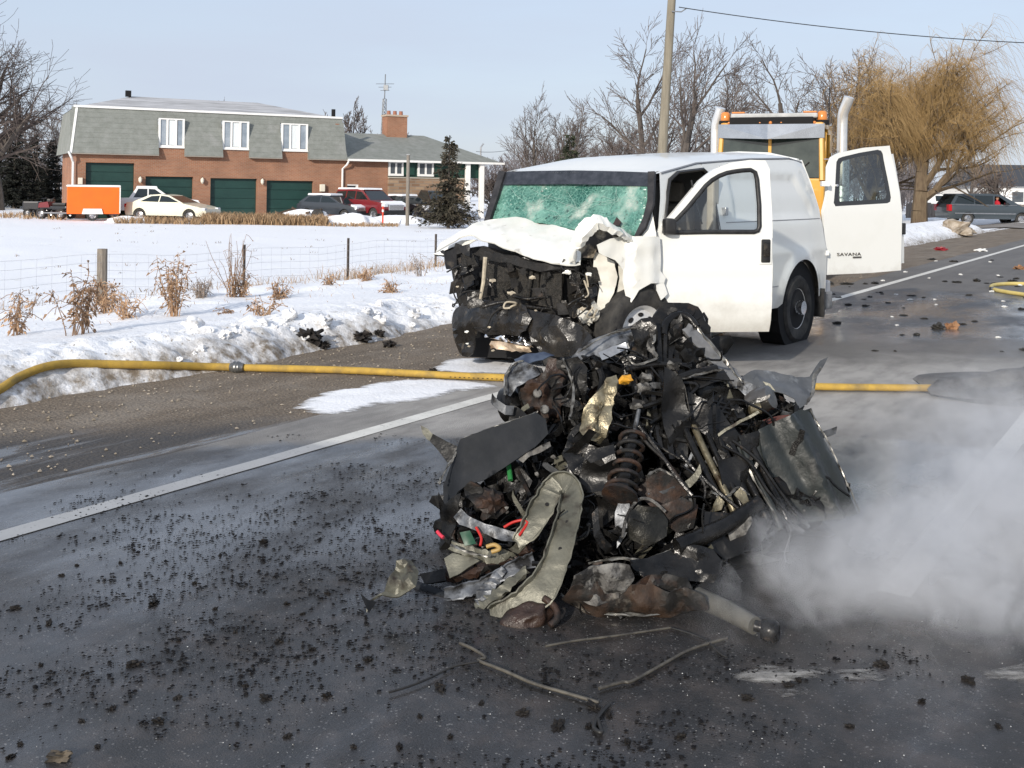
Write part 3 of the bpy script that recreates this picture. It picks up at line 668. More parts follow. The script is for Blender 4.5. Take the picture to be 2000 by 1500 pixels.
def car(name, label, group, paint, prof, width, greenhouse, wheels, wr, loc, rz, windows, lights=(), snow=0.0, extra=None, cat='car', lean=.16, holes=()):
    """prof: lower body side outline (x,z); greenhouse: cabin outline (x,z) narrowing upward; windows: list of (x,z) polygons on the side"""
    t = empty(name, label, cat, group, loc=loc, rz=rz)
    hw = width/2; gz0 = min(z for x, z in greenhouse); gz1 = max(z for x, z in greenhouse)
    def yb(x, z):                                 # body half width: rounded in plan and at the sills
        xs = [p[0] for p in prof]; f = (x-min(xs))/(max(xs)-min(xs)); e = max(0, abs(f-.5)*2-.75)/.25
        return hw*(1-.13*e*e) - .05*sstep(.45, .15, z) - .03*sstep(gz0-.15, gz0+.05, z)
    def yg(z): return hw - .07 - lean*(z-gz0)/(max(gz1-gz0, .1))
    def loft(poly, yf, res, hol=()):
        pts, tris = fill2d(poly, hol, res, 3, .1); n = len(pts)
        V = [Vector((p.x, yf(p.x, p.y), p.y)) for p in pts] + [Vector((p.x, -yf(p.x, p.y), p.y)) for p in pts]
        F = [(t[0], t[1], t[2]) for t in tris] + [(t[2]+n, t[1]+n, t[0]+n) for t in tris]; ec = {}
        for q in tris:
            for i in range(3): k = (q[i], q[(i+1) % 3]); ec.setdefault((min(k), max(k)), []).append(k)
        for l in ec.values():
            if len(l) == 1 and not (hol and all(any((pts[i]-Vector(q)).length < .5 for q in hol[0]) and not any((pts[i]-Vector(q)).length < 1e-4 for q in poly) and in_hole(pts[i], hol[0]) for i in l[0])): a, b = l[0]; F.append((b, a, a+n, b+n))
        return V, F
    # wheel arches are cut into the lower outline
    def arch(poly):
        out = []; n = len(poly)
        for i in range(n):
            a = poly[i]; b = poly[(i+1) % n]; out.append(a)
            if abs(a[1]-b[1]) < .08 and a[1] < wr*1.3 and b[1] < wr*1.3:
                dirn = 1 if b[0] > a[0] else -1
                for wx in sorted(wheels, reverse=dirn < 0):
                    if min(a[0], b[0]) < wx < max(a[0], b[0]):
                        rr = wr*1.14; zb = a[1]; dz = zb-wr; hx_ = math.sqrt(max(rr*rr-dz*dz, .001)); a0 = math.atan2(dz, -hx_); a1 = math.atan2(dz, hx_)
                        if a0 < 0: a0 += 2*math.pi
                        for k in range(11):
                            an = a0 + (a1-a0)*k/10; p = (wx+rr*math.cos(an), wr+rr*math.sin(an))
                            out.append(p if dirn > 0 else (wx-rr*math.cos(an), p[1]))
        return out
    V, F = loft(arch(prof), yb, .16); b = mesh('body', V, F, paint, t, smooth=35)
    V, F = loft(greenhouse, lambda x, z: yg(z), .12, holes); mesh('cabin', V, F, paint, t, smooth=35)
    for s in (1, -1):
        for w in windows:
            n = len(w); V = [Vector((x, s*(yg(z)+.006), z)) for x, z in w]; mesh('side_window', V, [tuple(range(n)) if s > 0 else tuple(reversed(range(n)))], M_GLASSD, t)
    g = greenhouse      # glass front and back: first edge = windscreen, edge 'rear'
    for nm, (i, j) in (('windscreen', (1, 0)), ('rear_window', (-2, -1))):
        p, q = Vector((g[i][0], 0, g[i][1])), Vector((g[j][0], 0, g[j][1])); nn = Vector(((q-p).z, 0, -(q-p).x)).normalized()
        if nn.x * (1 if nm == 'windscreen' else -1) < 0: nn = -nn
        V = []
        for f, k in ((.08, .93), (.94, .93)):
            c = p.lerp(q, f) + nn*.008; y = yg(c.z)*k; V += [c+Vector((0, y, 0)), c-Vector((0, y, 0))]
        mesh(nm, [V[0], V[1], V[3], V[2]], [(0, 1, 2, 3)], M_GLASSD, t)
    for wx in wheels:
        for s in (1, -1): wheel(t, (wx, s*(hw-.12), wr), wr, .2, s, spokes=5)
    for (nm, m, lo, hi) in lights:
        for s in (1, -1):
            MB().bbox((lo[0], min(s*lo[1], s*hi[1]), lo[2]), (hi[0], max(s*lo[1], s*hi[1]), hi[2]), .03).build(nm, m, t)
    if snow:
        xs = [p for p in greenhouse if p[1] > gz1-.1]; x0, x1 = min(p[0] for p in xs), max(p[0] for p in xs)
        V, F = loft([(x0-.05, gz1-.03), (x1+.05, gz1-.03), (x1, gz1+snow), ((x0+x1)/2, gz1+snow*1.15), (x0, gz1+snow)], lambda x, z: yg(gz1)*.97, .2); mesh('snow_cap', V, F, M_SNOWP, t, smooth=60)
        fx = max(p[0] for p in greenhouse); hoodp = [p for p in prof if p[0] > fx-.1 and p[1] > gz0-.35]
        if len(hoodp) >= 2:
            hoodp = sorted(hoodp); poly = [(p[0], p[1]-.02) for p in hoodp] + [(p[0], p[1]+snow) for p in reversed(hoodp)]
            V, F = loft(poly, lambda x, z: hw*.82, .2); mesh('snow_cap', V, F, M_SNOWP, t, smooth=60)
    if extra: extra(t)
    return t
M_SNOWP = mat('lying_snow', (.86, .87, .89, 1), rough=.8, bump=.02, bscale=8)
M_CREAM = mat('cream_paint', (.72, .69, .55, 1), rough=.3, coat=.6); M_WCAR = mat('white_car_paint', (.78, .78, .76, 1), rough=.3, coat=.5)
M_RED = mat('red_paint', (.16, .012, .016, 1), rough=.25, coat=.8); M_NAVY = mat('dark_blue_paint', (.030, .036, .045, 1), rough=.3, coat=.8)
M_GREYP = mat('slate_paint', (.040, .052, .062, 1), rough=.3, coat=.8); M_BLK = mat('black_paint', (.010, .010, .012, 1), rough=.25, coat=.8)
M_HEAD = mat('headlight_lens', (.75, .77, .78, 1), rough=.1, spec=.8); M_TAIL = mat('tail_lens', (.42, .01, .015, 1), rough=.15); M_ORL = mat('orange_lens', (.80, .16, .02, 1), rough=.2)
def yard(u, v, Y):
    p = P(u, v, Y); return p
def place(u, Y, dz=0.0):
    p = P(u, 400, Y); t, a = ta(p); return (p.x, p.y, zterrain(t, a) + dz)
SED = [(-2.25, .32), (2.2, .30), (2.32, .52), (2.26, .68), (1.9, .80), (.95, .98), (-1.3, 1.02), (-2.2, .98), (-2.32, .78), (-2.3, .5)]
SEDG = [(1.05, .97), (.15, 1.36), (-.35, 1.42), (-.95, 1.38), (-1.85, 1.0)]
SEDW = [[(.80, 1.02), (.12, 1.30), (-.30, 1.35), (-.32, 1.02)], [(-.38, 1.02), (-.37, 1.35), (-.85, 1.31), (-1.40, 1.04)]]
SEDL = [('headlight', M_HEAD, (2.0, .55, .60), (2.27, .84, .75)), ('tail_lamp', M_TAIL, (-2.33, .5, .72), (-2.15, .82, .9))]
car('parked_coupe', 'cream white two-door coupe parked side-on beside the orange trailer', 'cars in the yard', M_CREAM, SED, 1.8, SEDG, (1.42, -1.4), .33, place(338, 53.6), R(-12), SEDW, SEDL, lean=.22)
PICK = [(-2.7, .5), (2.6, .5), (2.72, .75), (2.62, 1.0), (1.5, 1.16), (.2, 1.18), (-.95, 1.16), (-2.75, 1.1), (-2.75, .7)]
car('parked_pickup', 'white pickup truck half hidden behind the cream coupe', 'cars in the yard', M_WCAR, PICK, 1.9, [(1.25, 1.15), (.45, 1.72), (-.55, 1.75), (-.95, 1.16)], (1.75, -1.7), .38, place(288, 55.6), R(20), [[(.98, 1.2), (.36, 1.64), (.05, 1.66), (.05, 1.2)], [(-.02, 1.2), (-.02, 1.66), (-.48, 1.66), (-.72, 1.2)]],
    [('headlight', M_HEAD, (2.5, .6, .8), (2.68, .9, .98))], cat='pickup', snow=.05)
HATCH = [(-1.95, .32), (1.95, .30), (2.05, .55), (1.98, .72), (1.6, .84), (.85, .96), (-1.7, 1.0), (-2.0, .85), (-2.02, .5)]
car('parked_hatchback', 'dark grey hatchback with snow on its hood parked left of the red SUV', 'cars in the yard', M_NAVY, HATCH, 1.72, [(.95, .95), (.15, 1.36), (-.4, 1.42), (-1.3, 1.36), (-1.85, .98)], (1.25, -1.25), .31, place(652, 58.0), R(-24), [[(.72, 1.0), (.12, 1.30), (-.35, 1.35), (-.36, 1.0)], [(-.44, 1.0), (-.44, 1.35), (-1.2, 1.30), (-1.5, 1.03)]],
    [('headlight', M_HEAD, (1.75, .5, .62), (2.0, .8, .74))], snow=.07)
SUV = [(-2.3, .45), (2.25, .45), (2.36, .7), (2.3, .95), (1.95, 1.08), (1.0, 1.16), (-2.2, 1.18), (-2.36, 1.0), (-2.36, .7)]
SUVW = [[(.92, 1.2), (.30, 1.62), (-.15, 1.66), (-.16, 1.2)], [(-.24, 1.2), (-.24, 1.66), (-1.0, 1.66), (-1.0, 1.2)], [(-1.08, 1.2), (-1.08, 1.66), (-1.9, 1.62), (-2.05, 1.2)]]
def suvx(t):
    MB().bbox((2.25, -.55, .62), (2.40, .55, .95), .03).build('grille', M_CHROME, t); MB().bbox((2.2, -.9, .42), (2.46, .9, .62), .04).build('bumper', M_BLACKPL, t)
car('parked_suv', 'dark red SUV with snowy hood parked before the small brick-wall window', 'cars in the yard', M_RED, SUV, 1.85, [(1.15, 1.14), (.35, 1.72), (-.2, 1.78), (-1.9, 1.74), (-2.25, 1.16)], (1.45, -1.42), .37, place(720, 58.6), R(-42), SUVW,
    [('headlight', M_HEAD, (2.12, .58, .82), (2.36, .88, 1.0)), ('tail_lamp', M_TAIL, (-2.38, .65, .9), (-2.25, .9, 1.2))], snow=.06, extra=suvx, cat='suv')
car('parked_sedan', 'black sedan with snow-covered hood parked beside the stone wall', 'cars in the yard', M_BLK, SED, 1.8, SEDG, (1.42, -1.4), .33, place(796, 61), R(-38), SEDW, SEDL, snow=.08)
def trkx(t): MB().bbox((2.6, -.8, .62), (2.78, .8, .98), .03).build('grille', M_CHROME, t)
car('parked_truck', 'dark pickup with round lamps half hidden behind the spruce', 'cars in the yard', M_BLK, PICK, 1.9, [(1.25, 1.15), (.45, 1.72), (-.55, 1.75), (-.95, 1.16)], (1.75, -1.7), .38, place(850, 62.5), R(-60), [[(.98, 1.2), (.36, 1.64), (-.48, 1.66), (-.72, 1.2)]],
    [('headlight', M_HEAD, (2.58, .6, .78), (2.75, .82, .98))], cat='pickup', extra=trkx)
MV = [(-2.45, .32), (2.4, .30), (2.56, .5), (2.5, .74), (2.2, .95), (1.45, 1.10), (.8, 1.12), (-2.4, 1.14), (-2.55, .95), (-2.55, .5)]
MVW = [[(1.02, 1.15), (.42, 1.60), (.16, 1.62), (.10, 1.15)], [(.02, 1.15), (.06, 1.64), (-1.0, 1.65), (-1.0, 1.15)], [(-1.08, 1.15), (-1.08, 1.65), (-1.95, 1.60), (-2.2, 1.2)]]
mvp = place(1924, 59); mvp = (mvp[0], mvp[1], mvp[2]+.05)
def mvx(t):
    MB().bbox((-2.2, -.985, .60), (1.3, -.90, .66), .01).build('side_moulding', M_STEEL, t); MB().bbox((.6, -1.16, 1.12), (.8, -.94, 1.28), .04).build('door_mirror', M_BLK, t)
    MB().box((-2.4, -.97, 1.10), (1.35, -.915, 1.125)).build('belt_trim', M_STEEL, t)
MVW_open = [MVW[1], MVW[2]]
mini = car('minivan', 'slate grey minivan driving on the side lane behind the snow mound', None, M_GREYP, MV, 1.95, [(1.65, 1.08), (.55, 1.70), (-.2, 1.76), (-2.05, 1.72), (-2.45, 1.12)], (1.65, -1.45), .34, mvp, R(2), MVW_open,
    [('headlight', M_HEAD, (2.25, .6, .72), (2.52, .92, .9)), ('tail_lamp', M_TAIL, (-2.57, .65, .75), (-2.38, .97, 1.12))], extra=mvx, cat='minivan', holes=(MVW[0],))
# driver: red jacket, light cap, seen in the open window (head and shoulders, one continuous figure)
def figure(name, label, loc, rz, h=.0, jacket=(.45, .015, .03, 1), skin=(.42, .25, .17, 1)):
    t = empty(name, label, 'person', loc=loc, rz=rz)
    prof = [(0.001, -.42), (.17, -.40), (.19, -.2), (.21, 0), (.225, .18), (.20, .27), (.12, .33), (.062, .36), (.06, .41)]
    def lathe2(p, n=18, sx=.72, dx=0):
        V = []; F = []
        for r, z in p:
            for j in range(n): a = 2*math.pi*j/n; V.append(Vector((r*sx*math.cos(a)+dx, r*math.sin(a), z)))
        for i in range(len(p)-1):
            for j in range(n): F.append((i*n+j, i*n+(j+1) % n, (i+1)*n+(j+1) % n, (i+1)*n+j))
        return V, F
    headp = [(.06, .40), (.075, .44), (.092, .50), (.098, .56), (.095, .61), (.075, .655), (.03, .68), (.001, .683)]
    V, F = lathe2(prof); V2, F2 = lathe2(headp, 18, 1.05, .01); b = len(V); mbx = MB().add(V, F).add(V2, F2)
    for s in (1, -1): mbx.tube([(.0, s*.19, .20), (.03, s*.25, .05), (.10, s*.25, -.12), (.32, s*.17, -.06), (.42, s*.13, -.02)], [.07, .062, .055, .045, .04], 8)
    mbx.add([(.10, 0, .57), (.135, .014, .53), (.135, -.014, .53), (.10, 0, .515)], [(0, 1, 2), (1, 3, 2), (0, 3, 1), (0, 2, 3)])
    mm = [mat('jacket_'+name, jacket, rough=.8), mat('skin', skin, rough=.6)]; hi = [sum(1 for i in f if mbx.v[i].z > .395) == len(f) for f in mbx.f]
    body = mesh('body', mbx.v, mbx.f, None, t, smooth=60, mats=mm, fm=[1 if h_ else 0 for h_ in hi])
    MB().lathe([(.105, .59), (.108, .63), (.09, .675), (.04, .70), (.001, .705)], 16).box((.06, -.07, .595), (.18, .07, .61)).build('cap', mat('cap_light', (.72, .68, .62, 1), rough=.8), t, smooth=50)
    return t
drv = Vector(mvp) + Vector((.45, -.50, 1.0)); figure('person', 'driver in a red jacket and pale cap at the minivan window', tuple(drv + Vector((.0, .0, .02))), R(2))
# ---- orange enclosed trailer
tp = place(183, 52.6); M_OR = mat('orange_paint', (.80, .155, .012, 1), (.74, .14, .014, 1), scale=1.5, rough=.4)
tr_ = empty('cargo_trailer', 'bright orange enclosed cargo trailer with white roof parked by the garage', 'trailer', loc=tp, rz=R(22))
MB().bbox((-1.25, -.75, .35), (1.25, .75, 1.75), .03).build('box_body', M_OR, tr_)
MB().bbox((-1.28, -.78, 1.72), (1.28, .78, 1.82), .04).build('roof', M_TRIM, tr_)
MB().box((1.22, -.77, .40), (1.272, -.70, 1.72)).build('corner_trim', M_TRIM, tr_); MB().box((1.22, .70, .40), (1.272, .77, 1.72)).build('corner_trim', M_TRIM, tr_)
MB().prism([(-.55, .35), (.45, .35), (.38, .62), (-.48, .62)], 'y', -.82, -.752).build('wheel_guard', M_TRIM, tr_)
for s in (1, -1): wheel(tr_, (-.05, s*.70, .28), .28, .18, s)
MB().tube([(-1.25, -.5, .38), (-2.3, 0, .38)], .04, 6).tube([(-1.25, .5, .38), (-2.3, 0, .38)], .04, 6).build('drawbar', M_GALV, tr_)
# ---- four-wheeler and tractor stuff left of the trailer
qp = place(110, 53.5); q = empty('quad_bike', 'small dark quad bike with red bodywork left of the orange trailer', 'quad bike', loc=qp, rz=R(170))
for wx in (-.55, .55):
    for s in (1, -1): wheel(q, (wx, s*.42, .27), .27, .24, s)
MB().bbox((-.75, -.25, .45), (.8, .25, .68), .08).build('body', M_BLK, q); MB().prism([(.2, .6), (.85, .58), (.8, .82), (.3, .9)], 'y', -.3, .3).build('hood', M_RED, q); MB().bbox((-.6, -.16, .68), (.15, .16, .84), .06).build('seat', M_BLACKPL, q)
MB().tube([(.35, -.38, 1.1), (.3, 0, 1.02), (.35, .38, 1.1)], .02, 6).tube([(.45, 0, .8), (.3, 0, 1.02)], .025, 6).build('handlebar', M_BLACKPL, q)
gp = place(82, 55.5); g = empty('garden_tractor', 'old dark garden tractor in the snow left of the quad bike', 'tractor', loc=gp, rz=R(185))
for wx, wr_ in ((-.45, .32), (.6, .22)):
    for s in (1, -1): wheel(g, (wx, s*.4, wr_), wr_, .22, s)
MB().bbox((.05, -.25, .35), (.95, .25, .85), .08).build('hood', M_BLK, g); MB().bbox((-.7, -.4, .45), (-.1, .4, .62), .06).build('fender', M_GREEN, g); MB().bbox((-.65, -.2, .62), (-.3, .2, 1.0), .07).build('seat', M_BLACKPL, g); MB().tube([(0, 0, .7), (-.15, 0, 1.0)], .02, 6).lathe([(.16, -.015), (.18, 0), (.16, .015)], 16, Matrix.Translation((-.15, 0, 1.0))).build('steering_wheel', M_BLACKPL, g)
# ---- scrap heap with snow, snow piles, marker post, yard pole
sp_ = place(590, 55.5); s_ = empty('scrap_heap', 'heap of rusty metal scrap under snow before the fourth garage door', 'scrap', loc=sp_)
rng = random.Random(5)
for k in range(9):
    x = rng.uniform(-1.6, 1.4); an = rng.uniform(-.6, .6); m_ = Matrix.Translation((x, rng.uniform(-.5, .5), rng.uniform(.12, .55))) @ Matrix.Rotation(an, 4, 'Y') @ Matrix.Rotation(rng.uniform(0, 3), 4, 'Z')
    MB().bbox((-rng.uniform(.2, .7), -.1, -.06), (rng.uniform(.2, .7), .1, .06), .03, m_).build('scrap_piece', mat('scrap_rust', (.05, .035, .025, 1), (.13, .08, .05, 1), scale=6, rough=.8), s_)
MB().lathe([(.12, -.1), (.32, -.1), (.34, 0), (.32, .1), (.12, .1)], 20, Matrix.Translation((.9, -.3, .35)) @ Matrix.Rotation(R(80), 4, 'X')).build('old_tyre', M_TYRE, s_)
MB().lump((0.2, 0, .35), .8, .3, 1.6, 3, 3, (1.5, .6, .35)).build('snow_cap', M_SNOWP, s_, smooth=180)
for (u, Y, w, h, sd_) in ((680, 54.0, 1.7, .55, 1), (615, 53.8, 1.3, .35, 2), (775, 55.5, 1.8, .45, 3), (250, 51.5, 1.2, .3, 4)):
    p = place(u, Y); o = MB().lump((p[0], p[1], p[2]), w, .25, 1.4, sd_, 3, (1, .6, h/w)).build('snow_pile', M_SNOWP, None, smooth=180)
    tag(o, {680: 'large shovelled snow pile below the dark grey hatchback', 615: 'low snow heap beside the rusty scrap', 775: 'snow pile between the red SUV and the yard pole', 250: 'small snow heap between trailer and coupe'}[u], 'snow pile', 'snow piles in the yard')
p = place(748, 53); o = empty('marker_post', 'thin red-orange marker post standing before the red SUV', 'marker', loc=p)
MB().cyl((0, 0, -.1), (0, 0, .95), .05, 8, .04).build('post', mat('marker_orange', (.75, .07, .03, 1), rough=.5), o); MB().cyl((0, 0, -.02), (0, 0, .06), .17, 12, .12).build('base', M_BLACKPL, o); MB().cyl((0, 0, .65), (0, 0, .78), .052, 8).build('reflective_band', M_TRIM, o)
p = place(796, 52); tp_ = P(796, 303, 52).z
o = empty('yard_pole', 'weathered grey wooden pole standing between sedan and spruce', 'pole', loc=p); MB().tube([(0, 0, -.3), (0, 0, tp_-p[2])], [.10, .085], 10).build('shaft', mat('grey_wood', (.16, .14, .12, 1), (.26, .235, .20, 1), scale=6, rough=.9, stretch=(3, 3, .4)), o); MB().box((-.09, -.09, tp_-p[2]), (.09, .09, tp_-p[2]+.05)).build('cap', M_GALV, o)
# ================================================================== TREES
M_BARK = mat('bark_grey', (.060, .050, .043, 1), (.115, .098, .085, 1), scale=5, rough=.95, stretch=(3, 3, .5))
M_TWIG = mat('twig_grey', (.085, .066, .058, 1), (.13, .105, .092, 1), scale=.5, rough=.95)
M_TWIGP = mat('twig_pale', (.14, .115, .10, 1), (.19, .16, .14, 1), scale=.5, rough=.95)
M_BARKW = mat('bark_willow', (.10, .07, .045, 1), (.16, .12, .075, 1), scale=4, rough=.95, stretch=(3, 3, .5))
M_WILLOW = mat('willow_twig', (.25, .16, .062, 1), (.38, .255, .115, 1), scale=.35, rough=.85)
def seg_tube(out, p0, p1, r0, r1, n):
    V, F = out; t = (p1-p0)
    if t.length < 1e-6: return
    t.normalize(); x = t.orthogonal().normalized(); y = t.cross(x); b = len(V)
    for p, r in ((p0, r0), (p1, r1)):
        for j in range(n): a = 6.28318*j/n; V.append(p + x*(math.cos(a)*r) + y*(math.sin(a)*r))
    for j in range(n): F.append((b+j, b+(j+1) % n, b+n+(j+1) % n, b+n+j))
def grow(rng, trunk, crown, p, d, length, r, lev, maxlev, pr):
    k = 5 if lev == 0 else (4 if lev < 3 else 3 if lev < maxlev else 2)
    out = trunk if lev <= 1 else crown; n = 7 if lev == 0 else 5 if lev == 1 else 3
    step = length/k; pts = [(p.copy(), d.copy(), r)]
    for i in range(k):
        w = pr['wob'] * (0.55 if lev == 0 else 1.0)
        d = (d + Vector((rng.gauss(0, w), rng.gauss(0, w), rng.gauss(0, w)*.7)) + Vector((0, 0, pr['up'] * (.5 if lev == 0 else 1)))).normalized()
        r1 = max(r * (1 - (.55 if lev == 0 else .75)/k*1.15), pr['rmin']); q = p + d*step
        seg_tube(out, p, q, r, r1, n); p, r = q, r1; pts.append((p.copy(), d.copy(), r))
    if lev >= maxlev: return
    kids = pr['kids'][lev]; start = pr['start'] if lev == 0 else .15
    for c in range(kids):
        f = start + (1-start)*((c + rng.random()*.8)/kids) if c < kids-1 else 1.0
        i = min(int(f*k), k-1); ff = f*k-i; a, b = pts[i], pts[i+1]
        q = a[0].lerp(b[0], ff); dd = a[1].lerp(b[1], ff).normalized(); rr = a[2]+(b[2]-a[2])*ff
        ax = dd.orthogonal().normalized(); ax = Matrix.Rotation(rng.uniform(0, 6.283), 3, dd) @ ax
        ang = rng.uniform(*pr['ang']) * (.35 if c == kids-1 else 1)
        nd = (Matrix.Rotation(ang, 3, ax) @ dd).normalized()
        if nd.z < -.25 and lev < 2: nd.z *= -.3; nd.normalize()
        ln = length * rng.uniform(*pr['len']) * (1 - .35*f if lev == 0 else 1-.25*f)
        grow(rng, trunk, crown, q, nd, ln, max(rr*pr['rr'], pr['rmin']), lev+1, maxlev, pr)
DEF = dict(wob=.13, up=.045, kids=(7, 6, 5, 5), start=.28, ang=(.45, .95), len=(.50, .72), rr=.60, rmin=.007)
def bare_tree(name, label, group, u, Y, vtop, seed, tr=.20, mt=None, levels=4, base_z=None, lean=(0, 0), stems=1, frac=.42, **kw):
    pr = dict(DEF); pr.update(kw); rng = random.Random(seed)
    loc = P(u, 400, Y); t, a = ta(loc); loc.z = zterrain(t, a) if base_z is None else base_z
    h = P(u, vtop, Y).z - loc.z
    pr['rmin'] = max(pr['rmin'], Y*.00016)
    T = ([], []); C = ([], [])
    for s in range(stems):
        d = Vector((lean[0] + (rng.uniform(-.4, .4) if stems > 1 else 0), lean[1] + (rng.uniform(-.25, .25) if stems > 1 else 0), 1)).normalized()
        grow(rng, T, C, Vector((rng.uniform(-.3, .3) if stems > 1 else 0, 0, -.2)), d, h*frac*1.18, tr*h/10, 0, levels, pr)
    zm = max(v.z for v in C[0]); k = h/zm
    root = empty(name, label, 'tree', group, loc=tuple(loc))
    mesh('trunk', [v*k for v in T[0]], T[1], M_BARK, root); c = mesh('crown', [v*k for v in C[0]], C[1], mt or M_TWIG, root)
    return root
G1 = 'bare trees along the field'
bare_tree('bare_tree', 'big spreading bare tree left of the brick house', G1, -8, 66, -40, 11, tr=.34, frac=.36, ang=(.6, 1.15), kids=(9, 6, 5, 4), start=.3, up=.02, len=(.6, .85))
bare_tree('bare_tree', 'bare tree beside the dark evergreens at the house corner', G1, 62, 88, 205, 12, tr=.2, mt=M_TWIGP)
bare_tree('bare_tree', 'slim bare tree close behind the left house corner', G1, 112, 92, 190, 13, tr=.16, mt=M_TWIGP)
bare_tree('bare_tree', 'upright bare tree rising behind the brick house roof', G1, 688, 95, 188, 14, tr=.2, ang=(.3, .7), up=.08)
bare_tree('bare_tree', 'small pale bare tree behind the chimney', G1, 805, 118, 252, 15, tr=.2, mt=M_TWIGP)
bare_tree('bare_tree', 'rounded bushy bare tree behind the van windshield', G1, 1066, 66, 158, 16, tr=.20, stems=3, ang=(.35, .8), kids=(8, 6, 5, 4), start=.12, frac=.5)
bare_tree('bare_tree', 'low brushy bare tree left of the utility pole', G1, 1205, 62, 215, 17, tr=.16, stems=3, start=.1, frac=.5)
bare_tree('bare_tree', 'tall bare tree just left of the utility pole', G1, 1272, 50, 30, 18, tr=.17, lean=(-.16, 0), kids=(8, 6, 5, 4), start=.25, ang=(.4, .85))
bare_tree('bare_tree', 'tall bare tree with dark limbs just right of the utility pole', G1, 1316, 48, 25, 19, tr=.2, lean=(.16, 0), kids=(8, 6, 5, 4), start=.2, ang=(.35, .8))
bare_tree('bare_tree', 'bare tree leaning right in front of the left exhaust stack', G1, 1356, 52, 70, 20, tr=.16, lean=(.22, 0), start=.2)
bare_tree('bare_tree', 'hazy bare tree behind the left exhaust stack', G1, 1440, 72, 140, 21, tr=.18, mt=M_TWIGP, kids=(8, 6, 5, 5))
bare_tree('bare_tree', 'bare tree behind the amber roof lights of the truck', G1, 1520, 70, 70, 22, tr=.18, kids=(8, 6, 5, 4), start=.2)
bare_tree('bare_tree', 'dense dark bare tree behind the right exhaust stack', G1, 1625, 66, 90, 23, tr=.24, kids=(9, 7, 6, 5), start=.15, ang=(.5, 1.1))
bare_tree('bare_tree', 'dark bare tree between the truck cab and the willow', G1, 1690, 68, 130, 24, tr=.24, kids=(9, 6, 5, 4), start=.2)
bare_tree('bare_tree', 'small bare tree in front of the far grey roofed house', G1, 1958, 84, 305, 25, tr=.24, stems=2)
bare_tree('bare_tree', 'pale bare tree right behind the willow', G1, 1895, 96, 250, 26, tr=.2, mt=M_TWIGP)
bare_tree('bare_tree', 'small brushy bare tree right of the porch columns', G1, 965, 82, 320, 27, tr=.2, stems=4, start=.1)
# ---- willow
def willow(label, u, Y, vtop, half_w, seed, n_str, tr=.42, lean=0.0):
    rng = random.Random(seed); loc = P(u, 400, Y); t, a = ta(loc); loc.z = zterrain(t, a); h = P(u, vtop, Y).z - loc.z
    T = ([], []); C = ([], []); root = empty('willow_tree', label, 'tree', 'willows beside the side lane', loc=tuple(loc))
    pr = dict(DEF); pr.update(kids=(9, 6, 4), start=.30, ang=(.35, .95), len=(.7, 1.0), up=.05, wob=.15, rr=.62, rmin=.018)
    grow(rng, T, C, Vector((0, 0, -.3)), Vector((lean, 0, 1)).normalized(), h*.42, tr, 0, 3, pr)
    zm = max(v.z for v in C[0]); xm = max(abs(v.x) for v in C[0]); V = [Vector((v.x*half_w*.8/xm, v.y*half_w*.8/xm, v.z*h*.9/zm)) for v in C[0]]
    TV = [Vector((v.x*(1 + (half_w*.8/xm-1)*sstep(.3*h, .7*h, v.z)), v.y, v.z*h*.9/zm)) for v in T[0]]
    mesh('trunk', TV, T[1], M_BARKW, root); mesh('crown', V, C[1], M_BARKW, root)
    S = ([], []); tips = [v for v in V if v.z > h*.30]
    for i in range(n_str):
        p = rng.choice(tips).copy(); ln = rng.uniform(.10, .34)*h*(.6+.4*p.z/h); k = 4; r = .0075
        d = Vector((rng.gauss(.25, .55), rng.gauss(0, .5), rng.uniform(.1, .9))).normalized(); wind = Vector((rng.uniform(.0, .28), rng.gauss(0, .06), 0))
        for j in range(k):
            q = p + d*(ln/k); seg_tube(S, p, q, r, r*.8, 3); p = q; r *= .85
            d = (d*.55 + Vector((0, 0, -.62)) + wind*.8).normalized()
    tag(mesh('hanging_twigs', S[0], S[1], M_WILLOW, root), kind='stuff')
    return root
willow('big golden willow with stout trunk behind the open rear door', 1796, 58, 12, 8.0, 31, 7800, tr=.50, lean=-.04)
willow('smaller golden willow left of the big one', 1696, 66, 40, 7.2, 32, 4200, tr=.30)
